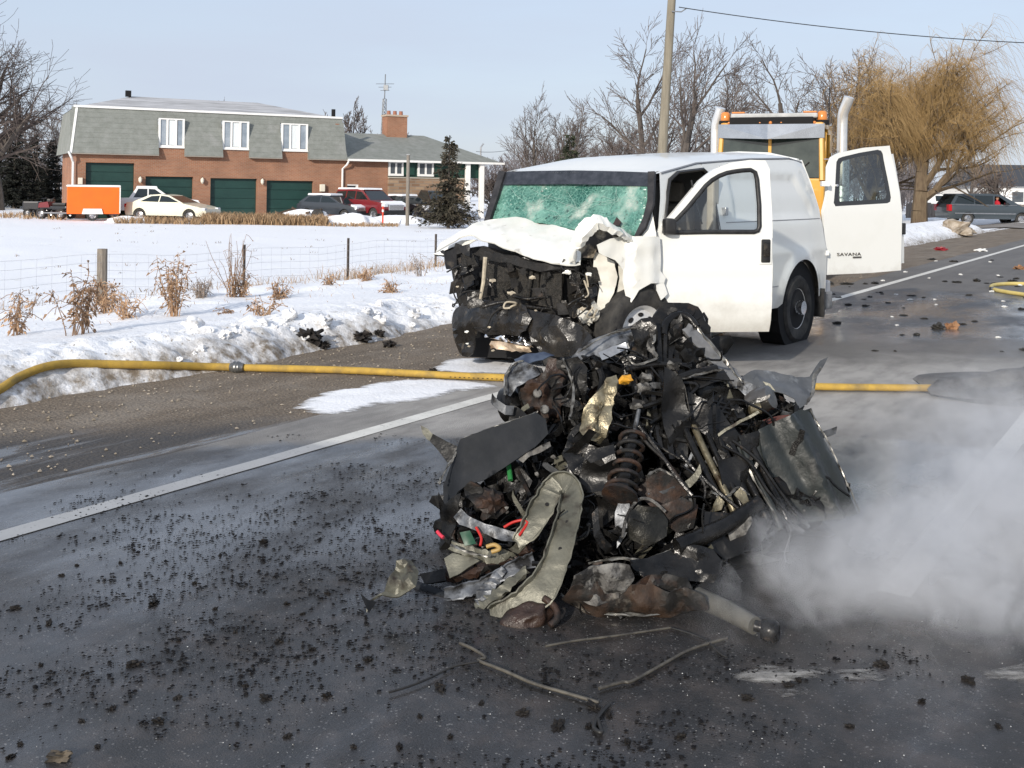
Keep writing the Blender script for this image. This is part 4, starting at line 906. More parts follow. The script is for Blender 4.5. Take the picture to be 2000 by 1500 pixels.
# ---- conifers
M_NEEDLE = mat('spruce_needles', (.020, .028, .016, 1), (.048, .054, .030, 1), scale=2.0, rough=.9)
M_NEEDLEB = mat('spruce_needles_brown', (.030, .030, .020, 1), (.075, .062, .042, 1), scale=1.5, rough=.9)
M_CEDAR = mat('dark_cedar', (.010, .013, .011, 1), (.024, .026, .020, 1), scale=1.2, rough=.95)
def conifer(name, label, group, u, Y, vtop, half_px, seed, m, droop=.25, dens=1.0, gap=.0, lean=0.0):
    rng = random.Random(seed); loc = P(u, 400, Y); t, a = ta(loc); loc.z = zterrain(t, a); h = P(u, vtop, Y).z-loc.z; hw = half_px*Y/FPX
    root = empty(name, label, 'tree', group, loc=tuple(loc)); T = ([], [])
    seg_tube(T, Vector((0, 0, -.2)), Vector((0, 0, h*.55)), .022*h, .012*h, 7); seg_tube(T, Vector((0, 0, h*.55)), Vector((0, 0, h)), .012*h, .003*h, 6)
    V = []; F = []; nw = int(h*4.0*dens)
    for i in range(nw):
        f = (i+.5)/nw; z = h*(.04+.95*f); rad = hw*1.25*(1-f)**.75*rng.uniform(.8, 1.12)*(1 if rng.random() > gap else .55) + .06
        nb = max(4, int(9*(1-f)+4))
        for b in range(nb):
            an = rng.uniform(0, 6.283); L = rad*rng.uniform(.65, 1.08); d = Vector((math.cos(an), math.sin(an), 0)); zz = z + rng.uniform(-.12, .12)
            steps = max(3, int(L/.16))
            p0 = Vector((0, 0, zz)); seg_tube(T, p0, p0 + d*L*.9 + Vector((0, 0, -droop*L*.6)), .012, .006, 3)
            for s in range(steps):
                q = (s+rng.random())/steps; c = d*(L*q) + Vector((0, 0, zz - droop*L*q*q + .1*L*q)); side_ = Vector((-d.y, d.x, 0))
                for k in range(5):
                    w = rng.uniform(.06, .17)*(1.1-.5*q); ax = (side_*rng.uniform(-1, 1) + d*rng.uniform(.1, 1) + Vector((0, 0, rng.uniform(-.5, .25)))).normalized(); up = ax.cross(Vector((rng.gauss(0, 1), rng.gauss(0, 1), 1))).normalized()
                    j = len(V); V += [c, c+ax*w*1.7+up*w*.35, c+ax*w*2.0-Vector((0, 0, .35*w)), c+ax*w*1.5-up*w*.35]; F.append((j, j+1, j+2, j+3))
    mesh('trunk', T[0], T[1], M_BARK, root); mesh('crown', V, F, m, root); return root
conifer('spruce_tree', 'sparse brownish spruce standing in front of the house wing', 'conifers near the house', 876, 50, 266, 62, 41, M_NEEDLEB, dens=1.35, gap=.35)
conifer('spruce_tree', 'dark round evergreen beside the bushy bare tree', 'conifers near the house', 1112, 60, 262, 42, 42, M_NEEDLE, dens=1.2)
for (u, Y, vt, hwp, sd_, lb) in ((-15, 72, 235, 46, 43, 'dark cedar at the foot of the big spreading tree'), (28, 70, 232, 42, 44, 'tallest dark cedar in the clump left of the house'), (66, 73, 262, 40, 45, 'dark cedar in the middle of the clump left of the house'), (100, 71, 272, 34, 46, 'dark cedar nearest the left house corner')):
    conifer('cedar_tree', lb, 'dark cedars left of the house', u, Y, vt, hwp, sd_, M_CEDAR, droop=.1, dens=1.5)
# ---- far wood: one mass on the horizon
rng = random.Random(77); W = ([], [])
def far_wood(u0, u1, Y, v0, v1, n):
    for i in range(n):
        u = rng.uniform(u0, u1); y = Y*rng.uniform(.9, 1.15); b = P(u, 400, y); b.z = -.6; vt = rng.uniform(v0, v1) + 7*noise.noise(Vector((u*.02, y, 0))); h = P(u, vt, y).z + .6
        if h < .5: continue
        r = .0011*y*.22
        seg_tube(W, b, b+Vector((0, 0, h*.75)), r*2.0, r, 3)
        for k in range(16):
            z = h*rng.uniform(.12, .75); an = rng.uniform(0, 6.28); l = h*rng.uniform(.12, .34); d = Vector((math.cos(an)*.6, math.sin(an)*.6, rng.uniform(.4, 1))).normalized(); p = b+Vector((0, 0, z)); q = p+d*l
            seg_tube(W, p, q, r*1.1, r*.6, 3)
            for m_ in range(2): dd = (d+Vector((rng.gauss(0, .5), rng.gauss(0, .5), .2))).normalized(); seg_tube(W, p.lerp(q, .5), p.lerp(q, .5)+dd*l*.5, r*.7, r*.5, 3)
far_wood(-300, 320, 150, 290, 325, 260); far_wood(130, 620, 130, 188, 240, 70); far_wood(640, 1010, 170, 290, 325, 110); far_wood(1000, 1500, 120, 255, 310, 240); far_wood(1400, 1800, 105, 235, 320, 200); far_wood(1750, 2400, 190, 335, 372, 320); far_wood(1750, 2050, 130, 350, 380, 120)
tag(mesh('far_wood', W[0], W[1], mat('far_twig', (.115, .10, .105, 1), (.16, .145, .145, 1), scale=.03, rough=1.0)), 'grey leafless far wood along the horizon', 'wood', kind='stuff')
# ---- far things on the right
fl = place(1990, 110, 0); fh = empty('far_house', 'far white house with dark grey roof beyond the minivan', 'house', loc=fl, rz=R(8))
MB().box((-5, 0, -.3), (6, 7, 2.6)).build('wall', M_TRIM, fh); mesh('roof', [(-5.5, -.5, 2.6), (6.5, -.5, 2.6), (6.5, 7.5, 2.6), (-5.5, 7.5, 2.6), (-3.5, 3.5, 5.0), (4.5, 3.5, 5.0)], [(0, 1, 5, 4), (1, 2, 5), (2, 3, 4, 5), (3, 0, 4)], mat('far_roof', (.05, .055, .065, 1), rough=.9), fh)
for x in (-3.6, -.8, 2.6): w = MB().box((x, -.06, .9), (x+1.3, -.004, 2.0)).build('window', M_PANED, fh); MB().box((x-.1, -.1, .8), (x+1.4, -.03, .896)).build('sill', M_TRIM, w)
fp0 = place(1770, 78); fp1 = place(2110, 84); ff = empty('board_fence', 'long weathered board fence behind the minivan', 'fence', loc=fp0, rz=math.atan2(fp1[1]-fp0[1], fp1[0]-fp0[0])); fl_ = (Vector(fp1)-Vector(fp0)).length
M_OLDW = mat('old_boards', (.14, .115, .10, 1), (.22, .19, .165, 1), scale=3, rough=.95, stretch=(3, 1, .4)); n = int(fl_/.30)
bd = None
for i in range(n):
    if bd is None: bd = MB().box((0, 0, -.2), (.27, .04, 1.15)).build('board', M_OLDW, ff); o = bd
    else: o = bd.copy(); COL.objects.link(o); o.parent = ff
    o.location = (i*.30, .01*math.sin(i*2.1), .05*math.sin(i*1.3)); o.scale = (1, 1, .97+.06*((i*37) % 10)/10)
for z in (.2, .9): MB().box((0, .05, z), (fl_, .1, z+.1)).build('rail', M_OLDW, ff)
wv = place(1838, 88); car('far_white_car', 'tiny white car parked beyond the board fence', None, M_WCAR, SUV, 1.8, [(1.15, 1.14), (.35, 1.72), (-.2, 1.78), (-1.9, 1.74), (-2.25, 1.16)], (1.45, -1.42), .37, (wv[0], wv[1], wv[2]), R(10), SUVW[:2], cat='car')
# ---- utility pole with its wires
pb = P(1283, 400, 38); t, a = ta(pb); pb.z = zterrain(t, a); ptop = P(1318, -95, 38)
pole = empty('utility_pole', 'leaning weathered wooden utility pole behind the van roof', 'utility pole', loc=tuple(pb))
M_POLE = mat('pole_wood', (.16, .14, .105, 1), (.25, .222, .17, 1), scale=2.2, rough=.9, stretch=(5, 5, .35))
tv = ptop-pb; MB().tube([Vector((0, 0, -.4)), tv*.5, tv], [.20, .17, .14], 14).build('shaft', M_POLE, pole, smooth=60)
brk = P(1312, 22, 37.8)-pb; MB().tube([brk, brk+Vector((.35, -.02, -.02)), brk+Vector((.55, -.05, .12))], .025, 6).build('wire_bracket', M_GALV, pole)
def wire(name, label, p0, p1, sag, r=.012):
    pts = []
    for i in range(25): f = i/24; q = p0.lerp(p1, f); q.z -= sag*4*f*(1-f); pts.append(q)
    return tag(MB().tube(pts, r, 5).build(name, M_BLACKPL), label, 'wire')
wire('overhead_wire', 'overhead wire running from the utility pole over the willow', P(1326, 14, 37.7), P(2120, 88, 40), .25, .018)
wire('overhead_wire', 'thin low service wire right of the house wing', P(930, 296, 66), P(1000, 292, 75), .1, .016)
wire('overhead_wire', 'thin overhead wire crossing behind the right side of the willow', P(1880, 222, 70), P(2080, 236, 72), .2, .016)
# ================================================================== VERGE: fence, weeds, clods, hose, crumbs
def hit(u, v, lift=0.0):
    """point where a photo pixel meets the snow ground"""
    y0 = 3.0; prev = 3.0
    while y0 < 120:
        p = P(u, v, y0); t, a = ta(p)
        z = lift + max(zterrain(t, a), 0 if t > FOOT_T-.3 else -9)
        if p.z <= z:
            lo, hi = prev, y0
            for _ in range(20):
                m = (lo+hi)/2; p = P(u, v, m); t, a = ta(p); z = lift + max(zterrain(t, a), 0 if t > FOOT_T-.3 else -9)
                if p.z <= z: hi = m
                else: lo = m
            return P(u, v, hi)
        prev = y0; y0 += .12
    return P(u, v, 60)
FT = -13.0
fence = empty('wire_fence', 'low woven wire fence with thin steel posts along the snowy field', 'fence', loc=tuple(TA(FT, 11)))
M_TPOST = mat('rusty_post', (.055, .045, .042, 1), (.11, .085, .07, 1), scale=9, rough=.8); M_WIRE = mat('fence_wire', (.30, .30, .31, 1), (.40, .40, .41, 1), scale=3, rough=.5, metal=.3)
def fpt(u, v0): 
    r = ray(u, v0); k = (FT - CAMP.dot(RN))/Vector((r.x, 1, 0)).dot(RN); return ta(Vector((r.x*k, k, 0)))[1]
posts = []
for (u, vt, lean, kind) in ((-130, 495, 0, 'w'), (199, 486, .0, 'w'), (476, 478, .01, 't'), (679, 465, -.02, 't'), (850, 457, 0, 't'), (1000, 450, 0, 't')):
    a = fpt(u, 560); b = TA(FT, a); zb = zterrain(FT, a); Y = b.y; zt = P(u, vt, Y).z; posts.append((a, zb, zt))
    if kind == 'w': MB().tube([Vector((b.x, b.y, zb-.3)), Vector((b.x+lean, b.y, zt))], [.075, .07], 9).build('wood_post', mat('post_wood', (.15, .125, .10, 1), (.26, .225, .185, 1), scale=8, rough=.95, stretch=(4, 4, .5)), fence, world=True)
    else: MB().box((b.x-.022, b.y-.012, zb-.3), (b.x+.022, b.y+.012, zt)).box((b.x-.006, b.y-.035, zb-.3), (b.x+.006, b.y-.0125, zt)).build('steel_post', M_TPOST, fence, world=True)
for k in range(4):
    a = posts[-1][0] + 3*(k+1); b = TA(FT, a); zb = zterrain(FT, a); zt = zb+.75; posts.append((a, zb, zt)); MB().box((b.x-.022, b.y-.012, zb-.3), (b.x+.022, b.y+.012, zt)).build('steel_post', M_TPOST, fence, world=True)
a0 = posts[0][0]; a1 = posts[-1][0]
def ftop(a): return interp(a, [(p[0], p[2]) for p in posts]) - .10 - .03*math.sin((a-a0)*2.1)
for k in range(6):
    f = [0, .14, .28, .42, .56, .70][k]; pts = []
    n = 90
    for i in range(n+1): a = a0+(a1-a0)*i/n; b = TA(FT+.05, a); pts.append(Vector((b.x, b.y, ftop(a)-f*.85 + .006*math.sin(a*7+k))))
    MB().tube(pts, .0017, 4, False).build('strand', M_WIRE, fence, world=True)
mb = MB(); a = a0
while a < a1: b = TA(FT+.05, a); mb.tube([Vector((b.x, b.y, ftop(a))), Vector((b.x, b.y, ftop(a)-.6))], .0013, 3, False); a += .22
tag(mb.build('stay_wires', M_WIRE, fence, world=True), kind='stuff')
# ---- dry weeds
M_DRY = mat('dry_tan', (.35, .205, .115, 1), (.50, .34, .21, 1), scale=14, rough=.9); M_DRYD = mat('dry_brown', (.16, .095, .055, 1), (.30, .19, .115, 1), scale=14, rough=.9); M_DRYG = mat('dry_grey', (.20, .16, .13, 1), (.30, .24, .20, 1), scale=10, rough=.9)
def weed(label, u, v, vt, seed, stems=5, spread=.18, leaf=10, m=M_DRY, lm=None, lsize=.03, group='dry weeds on the verge', curl=.3):
    rng = random.Random(seed); b = hit(u, v); h = P(u, vt, b.y).z - b.z; root = empty('dry_weed', label, 'plant', group, loc=tuple(b)); st = MB(); lf = MB()
    for s in range(int(stems*1.6)):
        d = Vector((rng.gauss(0, spread), rng.gauss(0, spread), 1)).normalized(); p = Vector((rng.gauss(0, .03), rng.gauss(0, .03), -.05)); pts = [p]; hh = h*rng.uniform(.55, 1.05); k = 7
        for i in range(k):
            d = (d + Vector((rng.gauss(0, .10), rng.gauss(0, .10), .02))).normalized(); p = p + d*(hh/k); pts.append(p)
        st.tube(pts, [.006*(1-.6*i/k) for i in range(k+1)], 4)
        for l in range(leaf):
            f = rng.uniform(.15, 1.0)**.7; i = min(int(f*k), k-1); q = pts[i].lerp(pts[i+1], f*k-i); e = Vector((rng.gauss(0, 1), rng.gauss(0, 1), rng.gauss(-.2, .7))).normalized()
            if rng.random() < .6:
                tip = q + e*rng.uniform(.03, .12); st.tube([q, q.lerp(tip, .5)+Vector((0, 0, .015)), tip], .0035, 3); q = tip
            sz = lsize*rng.uniform(.3, .95); x = e.orthogonal().normalized(); lf.add([q, q+x*sz*.5+e*sz, q+e*sz*2-Vector((0, 0, sz*.6)), q-x*sz*.5+e*sz*.9+Vector((0, 0, sz*.3))], [(0, 1, 2, 3)])
    st.build('stalks', m, root); tag(lf.build('leaves', lm or m, root), kind='stuff'); return root
weed('low tangled brown weed at the left rim of the snowy verge', 30, 655, 552, 1, 7, .30, 16, M_DRYD, M_DRY)
weed('tall dark-stemmed weed left of the wooden fence post', 142, 655, 508, 2, 4, .16, 22, M_DRYD, M_DRYD, .035)
weed('forked dark weed just before the wooden fence post', 166, 652, 528, 3, 4, .22, 24, M_DRYD, M_DRYD, .035)
weed('leafy tan weed wrapped around the foot of the wooden fence post', 205, 612, 530, 4, 10, .30, 20, M_DRY, M_DRYD)
weed('spindly tan weed right of the wooden fence post', 245, 622, 560, 5, 7, .35, 14, M_DRY)
weed('dense upright tan weed with dark seed heads, tallest on the verge', 342, 618, 482, 6, 13, .10, 20, M_DRY, M_DRYD, .03)
weed('greyish twiggy bush beside the dense upright weed', 392, 582, 528, 7, 16, .28, 8, M_DRYG, M_DRYG, .015)
weed('long whip-like twigs beside the first thin steel post', 452, 580, 446, 8, 13, .22, 3, M_DRYD, M_DRYD, .02)
weed('brown bush at the foot of the first thin steel post', 470, 580, 520, 9, 12, .35, 10, M_DRYD, M_DRY)
weed('bent tan weed flopped over in front of the fence', 512, 616, 560, 10, 6, .55, 12, M_DRY, M_DRYD)
weed('low scraggly weed behind the bent tan one', 545, 585, 540, 11, 8, .4, 14, M_DRYD, M_DRY)
weed('small brown tuft between the two thin steel posts', 640, 556, 528, 12, 8, .35, 8, M_DRYD, M_DRY)
weed('brown tuft leaning beside the second thin steel post', 715, 548, 518, 13, 9, .4, 10, M_DRY, M_DRYD)
weed('single tan tuft poking out of the smooth snow slope', 762, 572, 540, 14, 8, .3, 10, M_DRY, M_DRYD)
weed('small flattened weed lying on the snow below the bush', 440, 612, 596, 15, 5, .7, 8, M_DRYD)
weed('sparse thin weed near the field edge right of the posts', 820, 540, 488, 16, 7, .25, 6, M_DRYG)
# ---- dry grass (nobody could count it)
rng = random.Random(3); gv = MB()
def blades(n, ufun, hfun, lean=.35, w=.004):
    for i in range(n):
        b = ufun(); h = hfun(); d = Vector((rng.gauss(0, lean), rng.gauss(0, lean), 1)).normalized(); x = Vector((rng.gauss(0, 1), rng.gauss(0, 1), 0)).normalized()*w; k = Vector((rng.gauss(0, .3), rng.gauss(0, .3), -.1))*h
        gv.add([b-x, b+x, b+d*h*.6+x*.8, b+d*h*.6-x*.8, b+d*h+k], [(0, 1, 2, 3), (3, 2, 4)])
def along(a0_, a1_, t0, t1):
    def f():
        a = rng.uniform(a0_, a1_); t = rng.gauss((t0+t1)/2, abs(t1-t0)/3); return TA(t, a, zterrain(t, a)-.02)
    return f
blades(900, along(13.2, 18.5, -13.3, -12.5), lambda: rng.uniform(.08, .36)); blades(500, along(6, 13, -13.4, -12.6), lambda: rng.uniform(.06, .25)); blades(160, along(6, 15, -11.5, -9), lambda: rng.uniform(.04, .12))
fs_ = MB()
for k in range(420):
    a = rng.uniform(6, 60); t = -14.5 - 30*rng.random()**1.6
    if noise.noise(Vector((t*.18, a*.3, 2))) < rng.uniform(-.25, .35): continue
    q = TA(t, a, zterrain(t, a))
    for j in range(rng.randint(2, 6)): x = Vector((rng.gauss(0, 1), rng.gauss(0, 1), 0)).normalized()*.012; d = Vector((rng.gauss(0, .6), rng.gauss(0, .6), 1)).normalized()*rng.uniform(.03, .10); b_ = q + Vector((rng.gauss(0, .10), rng.gauss(0, .10), -.01)); fs_.add([b_-x, b_+x, b_+d+x*.5, b_+d-x*.5], [(0, 1, 2, 3)])
tag(fs_.build('field_stubble', mat('stubble', (.14, .105, .07, 1), (.24, .19, .14, 1), scale=3, rough=.95)), 'short dark crop stubble poking through the field snow', 'stubble', kind='stuff')
def yardg(u0, u1, Y0, Y1):
    def f(): u = rng.uniform(u0, u1); Y = rng.uniform(Y0, Y1); p = P(u, 400, Y); t, a = ta(p); p.z = zterrain(t, a)-.03; return p
    return f
blades(3600, yardg(395, 640, 50.5, 53), lambda: rng.uniform(.3, .75), .25, .022); blades(900, yardg(225, 400, 50, 51.8), lambda: rng.uniform(.2, .55), .25, .02); blades(500, yardg(620, 780, 50, 52), lambda: rng.uniform(.1, .35), .3, .02); blades(500, yardg(0, 130, 52, 60), lambda: rng.uniform(.1, .4), .3, .02)
tag(gv.build('dry_grass', mat('dry_grass', (.27, .17, .09, 1), (.40, .28, .17, 1), scale=3, rough=.95)), 'tan dry grass along the fence and before the garages', 'grass', kind='stuff')
# ---- dark clods thrown on the snow bank
for k, (u, v, r, lb) in enumerate(((605, 657, .085, 'largest black charred clod lying on the snow bank'), (632, 670, .040, 'small black scrap beside the largest clod'), (706, 656, .060, 'black charred clod half way along the bank foot'), (738, 647, .040, 'small pointed black scrap on the bank'), (760, 669, .045, 'black triangular scrap on the gravel below the bank'), (846, 720, .03, 'tiny black scrap beside the hose'))):
    b = hit(u, v+8); o = MB().lump((b.x, b.y, b.z+r*.5), r, .75, 3.0, k+50, 4, (1.25, 1, .75)).build('charred_clod', M_SOOTV if False else mat('clod_black', (.008, .007, .007, 1), (.03, .024, .02, 1), scale=14, rough=.8, bump=.01, bscale=60), None, smooth=30); tag(o, lb, 'clod', 'charred clods by the snow bank')
# ---- snow chunks broken off the bank
base = None; rng = random.Random(8)
protos = [MB().lump((0, 0, 0), 1, .45, 1.8, k+80, 3, (1, .85, .65)) for k in range(4)]
pm = [p.build('snow_chunk', M_SNOWP2 if False else mat('chunk_snow', (.80, .81, .83, 1), (.55, .52, .48, 1), scale=2, rough=.8, lo=.45, hi=.7), None, smooth=35) for p in protos]
for k in range(70):
    a = rng.uniform(5.0, 17); t = FOOT_T + rng.gauss(-.25, .22); z = max(zterrain(t, a), 0); r = rng.choice((.025, .035, .05, .07, .09))
    o = pm[k] if k < 4 else pm[k % 4].copy()
    if k >= 4: COL.objects.link(o)
    o.location = TA(t, a, z+r*.2); o.scale = (r, r, r); o.rotation_euler = (rng.uniform(-.5, .5), rng.uniform(-.5, .5), rng.uniform(0, 6)); tag(o, 'loose lump of ploughed snow at the foot of the bank', 'snow lump', 'ploughed snow lumps along the bank')
# ---- big yellow supply hose
M_HOSE = mat('hose_yellow', (.50, .32, .055, 1), (.36, .23, .05, 1), scale=9, rough=.8, c3=(.16, .125, .065, 1), s3=4, lo3=.52, hi3=.72, bump=.003, bscale=160)
hz_ = [(-60, 790, .05), (0, 760, .08), (40, 735, .14), (90, 716, .20), (140, 710, .20), (200, 711, .14), (300, 713, .07), (400, 716, .05), (457, 717, .036)]
hose = empty('fire_hose', 'thick yellow fire hose running from the snow bank past the wreck', 'hose', loc=tuple(G(457, 717, .05)))
def hpath(l): 
    out = []
    for u, v, z in l:
        p = hit(u, v, .030) if u < 430 else G(u, v, z); out.append(p)
    return catmull(out, 6)
MB().tube(hpath(hz_), .034, 12).build('hose_section', M_HOSE, hose, smooth=60, world=True)
MB().tube(hpath([(470, 718, .036), (560, 720, .034), (700, 724, .033), (850, 732, .033), (995, 738, .033), (1200, 744, .040)]), .032, 12).build('hose_section', M_HOSE, hose, smooth=60, world=True)
MB().tube(hpath([(1200, 744, .040), (1400, 750, .04), (1590, 755, .04), (1720, 757, .04), (1830, 758, .04)]), .038, 12, flat=.8).build('hose_section', M_HOSE, hose, smooth=60, world=True)
pc = G(450, 717, .04); pd = (G(476, 718, .04)-pc)
cp = MB().tube([pc, pc+pd*.2, pc+pd*.25, pc+pd*.7, pc+pd*.75, pc+pd], [.036, .044, .050, .050, .044, .036], 14).build('coupling', mat('coupling_alloy', (.16, .16, .16, 1), (.26, .26, .25, 1), scale=9, rough=.4, metal=.8), hose, smooth=40, world=True)
for f in (.3, .55): MB().lathe([(.052, -.008), (.056, 0), (.052, .008)], 14, Matrix.Translation(pc+pd*f) @ pd.to_track_quat('Z', 'Y').to_matrix().to_4x4()).build('coupling_ring', MATS['coupling_alloy'], cp, world=True)
for k in range(12): p = G(880+k*9, 745+k*.4, .01); MB().box((p.x-.008, p.y-.010, .046), (p.x+.008, p.y-.004, .052)).build('hose_stencil', M_DARK, hose, world=True)
h2 = [(2060, 588, .03), (2010, 577, .03), (1970, 571, .03), (1944, 566, .03), (1936, 560, .03), (1946, 556, .03), (1980, 554, .03), (2060, 556, .03)]
lo_ = empty('fire_hose', 'looped yellow hose lying on the road far behind the van', 'hose', loc=tuple(G(1940, 560, 0))); MB().tube(hpath(h2), .034, 10).build('hose_loop', mat('hose_yellow_pale', (.52, .40, .12, 1), (.60, .50, .2, 1), scale=4, rough=.6), lo_, smooth=60, world=True); pq = G(1941, 565, .03); MB().lathe([(.042, -.06), (.045, 0), (.042, .06)], 12, Matrix.Translation(pq) @ Matrix.Rotation(R(90), 4, 'Y')).build('coupling', MATS['coupling_alloy'], lo_, world=True)
# ---- foam and snow residue lying on the road (sheets with their own ragged outline)
M_FOAM = mat('foam_white', (.88, .88, .89, 1), (.72, .72, .72, 1), lo=.5, hi=.8, scale=5, rough=.8, bump=.01, bscale=30)
def feather(m):
    N = m.node_tree.nodes; L = m.node_tree.links; b = N['Principled BSDF']; at = N.new('ShaderNodeAttribute'); at.attribute_name = 'inset'; tc = N.new('ShaderNodeTexCoord')
    n = N.new('ShaderNodeTexNoise'); n.inputs['Scale'].default_value = 9; n.inputs['Detail'].default_value = 7; n.inputs['Roughness'].default_value = .7; mp = N.new('ShaderNodeMapping'); mp.inputs['Scale'].default_value = (.5, 1.6, 1); L.new(tc.outputs['Object'], mp.inputs[0]); L.new(mp.outputs[0], n.inputs['Vector'])
    a = N.new('ShaderNodeMath'); a.operation = 'MULTIPLY_ADD'; L.new(at.outputs['Fac'], a.inputs[0]); a.inputs[1].default_value = 3.2; L.new(n.outputs['Fac'], a.inputs[2]); r = N.new('ShaderNodeMapRange'); r.inputs[1].default_value = .50; r.inputs[2].default_value = .78; L.new(a.outputs[0], r.inputs[0]); L.new(r.outputs[0], b.inputs['Alpha'])
feather(M_FOAM)
def patch(name, label, poly, z, seed, m=M_FOAM, wob=.06, res=.07, dome=.014):
    pts2 = [G(u, v, 0) for u, v in poly]; out = []
    for i in range(len(pts2)):
        a, b = pts2[i], pts2[(i+1) % len(pts2)]
        for j in range(8): q = a.lerp(b, j/8); w = noise.noise(q*3.0 + Vector((seed, 0, 0)))*wob + noise.noise(q*11.0 + Vector((seed, 3, 0)))*wob*.6; nn = Vector(((b-a).y, -(b-a).x, 0)).normalized(); out.append((q + nn*w).to_2d())
    pts, tris = fill2d(out, (), res, seed, .3); V = [Vector((p.x, p.y, z + dome*.5*max(0, .55+noise.noise(Vector((p.x*5, p.y*5, seed)))))) for p in pts]
    edge = {}
    for t in tris:
        for i in range(3): k = tuple(sorted((t[i], t[(i+1) % 3]))); edge[k] = edge.get(k, 0)+1
    for k, c in edge.items():
        if c == 1:
            for i in k: V[i].z = z - .003
    bnd = {i for k, c in edge.items() if c == 1 for i in k}; bp_ = [V[i] for i in bnd]
    o = mesh(name, V, [tuple(t) for t in tris], m, smooth=180); at = o.data.attributes.new('inset', 'FLOAT', 'POINT')
    at.data.foreach_set('value', [min((v_.xy-b_.xy).length for b_ in bp_) for v_ in V])
    return tag(o, label, 'foam', kind='stuff')
patch('foam_patch', 'bright white slush patch on the shoulder before the hose', [(572, 798), (630, 768), (700, 756), (760, 744), (850, 740), (960, 748), (985, 758), (900, 764), (850, 778), (800, 786), (740, 792), (690, 808), (630, 812)], .006, 1)
patch('foam_patch', 'white slush patch under the front of the van', [(836, 724), (870, 704), (930, 700), (1000, 704), (1060, 712), (1110, 726), (1040, 734), (940, 732), (880, 730)], .006, 2)
M_GRIT = mat('pale_grit', (.46, .44, .41, 1), (.28, .27, .25, 1), scale=20, rough=.9); feather(M_GRIT)
for k, q in enumerate(([(1422, 1308), (1500, 1296), (1625, 1304), (1606, 1326), (1500, 1338), (1430, 1328)], [(1636, 1312), (1722, 1304), (1732, 1326), (1650, 1338)], [(1912, 1312), (2020, 1298), (2020, 1330), (1930, 1330)], [(1500, 1348), (1580, 1340), (1600, 1352), (1530, 1362)])): patch('grit_patch', ('pale gritty streak below the steam nearest the drive shaft', 'short pale gritty streak below the middle of the steam', 'pale gritty streak at the far end of the steam', 'faint pale gritty streak below the other three')[k], q, .004, 10+k, M_GRIT, .02, .03, .004)
# ---- gravel stones
rng = random.Random(12); gs = MB(); octv = [(1, 0, 0), (-1, 0, 0), (0, 1, 0), (0, -1, 0), (0, 0, 1), (0, 0, -.3)]; octf = [(0, 2, 4), (2, 1, 4), (1, 3, 4), (3, 0, 4), (2, 0, 5), (1, 2, 5), (3, 1, 5), (0, 3, 5)]
def crumb(mb, p, r, fl=.7):
    q = Matrix.Rotation(rng.uniform(0, 6.28), 3, 'Z'); mb.add([p + q @ Vector((x*r*rng.uniform(.6, 1.3), y*r*rng.uniform(.6, 1.3), z*r*fl*rng.uniform(.7, 1.3))) for x, y, z in octv], octf)
for k in range(5200):
    a = rng.uniform(3.0, 24); t = rng.uniform(-7.4, -5.4); s = noise.noise(Vector((t*2.5, a*.5, 3)))
    if s < rng.uniform(-.5, .6): continue
    crumb(gs, TA(t, a, 0), rng.choice((.005, .007, .009, .012, .017)))
tag(gs.build('gravel_stones', mat('gravel_stone', (.20, .165, .12, 1), (.36, .31, .25, 1), scale=1.5, rough=.9)), 'loose brown gravel strewn over the shoulder', 'gravel', kind='stuff')
# ---- black soot crumbs strewn over the wet road left of the wreck, bright glass grains
sc_ = MB(); gl = MB()
n = 0
while n < 8200:
    Y = rng.uniform(2.9, 7.0); X = rng.uniform(-.58*Y-.3, .62*Y); p = Vector((X, Y, .004)); t, a = ta(p)
    if t < -5.2: continue
    d = noise.noise(Vector((X*1.1+3, Y*2.6, 1)))*.8 + noise.noise(Vector((X*3.1, Y*6.0, 4)))*.5
    w = math.exp(-((X+1.0)/1.1)**2 - ((Y-5.0)/1.15)**2)*1.2 + .42*math.exp(-((X+1.0)/1.6)**2-((Y-3.8)/1.0)**2) + .42*math.exp(-((X-.5)/1.8)**2-((Y-3.3)/.7)**2) - .16
    if d + w < rng.uniform(.25, .95): continue
    n += 1; r = rng.choice((.002, .0025, .003, .0035, .004, .005, .007, .0095)); crumb(sc_, p, r, .45)
    if rng.random() < .09:
        for _ in range(5): crumb(sc_, p + Vector((rng.gauss(0, .014), rng.gauss(0, .014), rng.uniform(0, .004))), r*rng.uniform(.6, 1.1), .5)
tag(sc_.build('soot_crumbs', mat('soot_crumb', (.004, .004, .005, 1), (.009, .008, .008, 1), scale=20, rough=.8, spec=.2)), 'black soot crumbs scattered over the wet road', 'soot', kind='stuff')
for k in range(900):
    Y = rng.uniform(2.75, 4.8); X = rng.uniform(-.5*Y, .55*Y)
    if rng.random() > .25 + .75*sstep(-1.2, .5, X): continue
    crumb(gl, Vector((X, Y, .003)), rng.choice((.001, .0012, .0015, .002, .003)), .8)
tag(gl.build('glass_grains', mat('glass_grain', (.24, .23, .21, 1), (.55, .55, .54, 1), scale=30, rough=.2, spec=.8)), 'tiny bright glass grains glinting on the road', 'glass grains', kind='stuff')
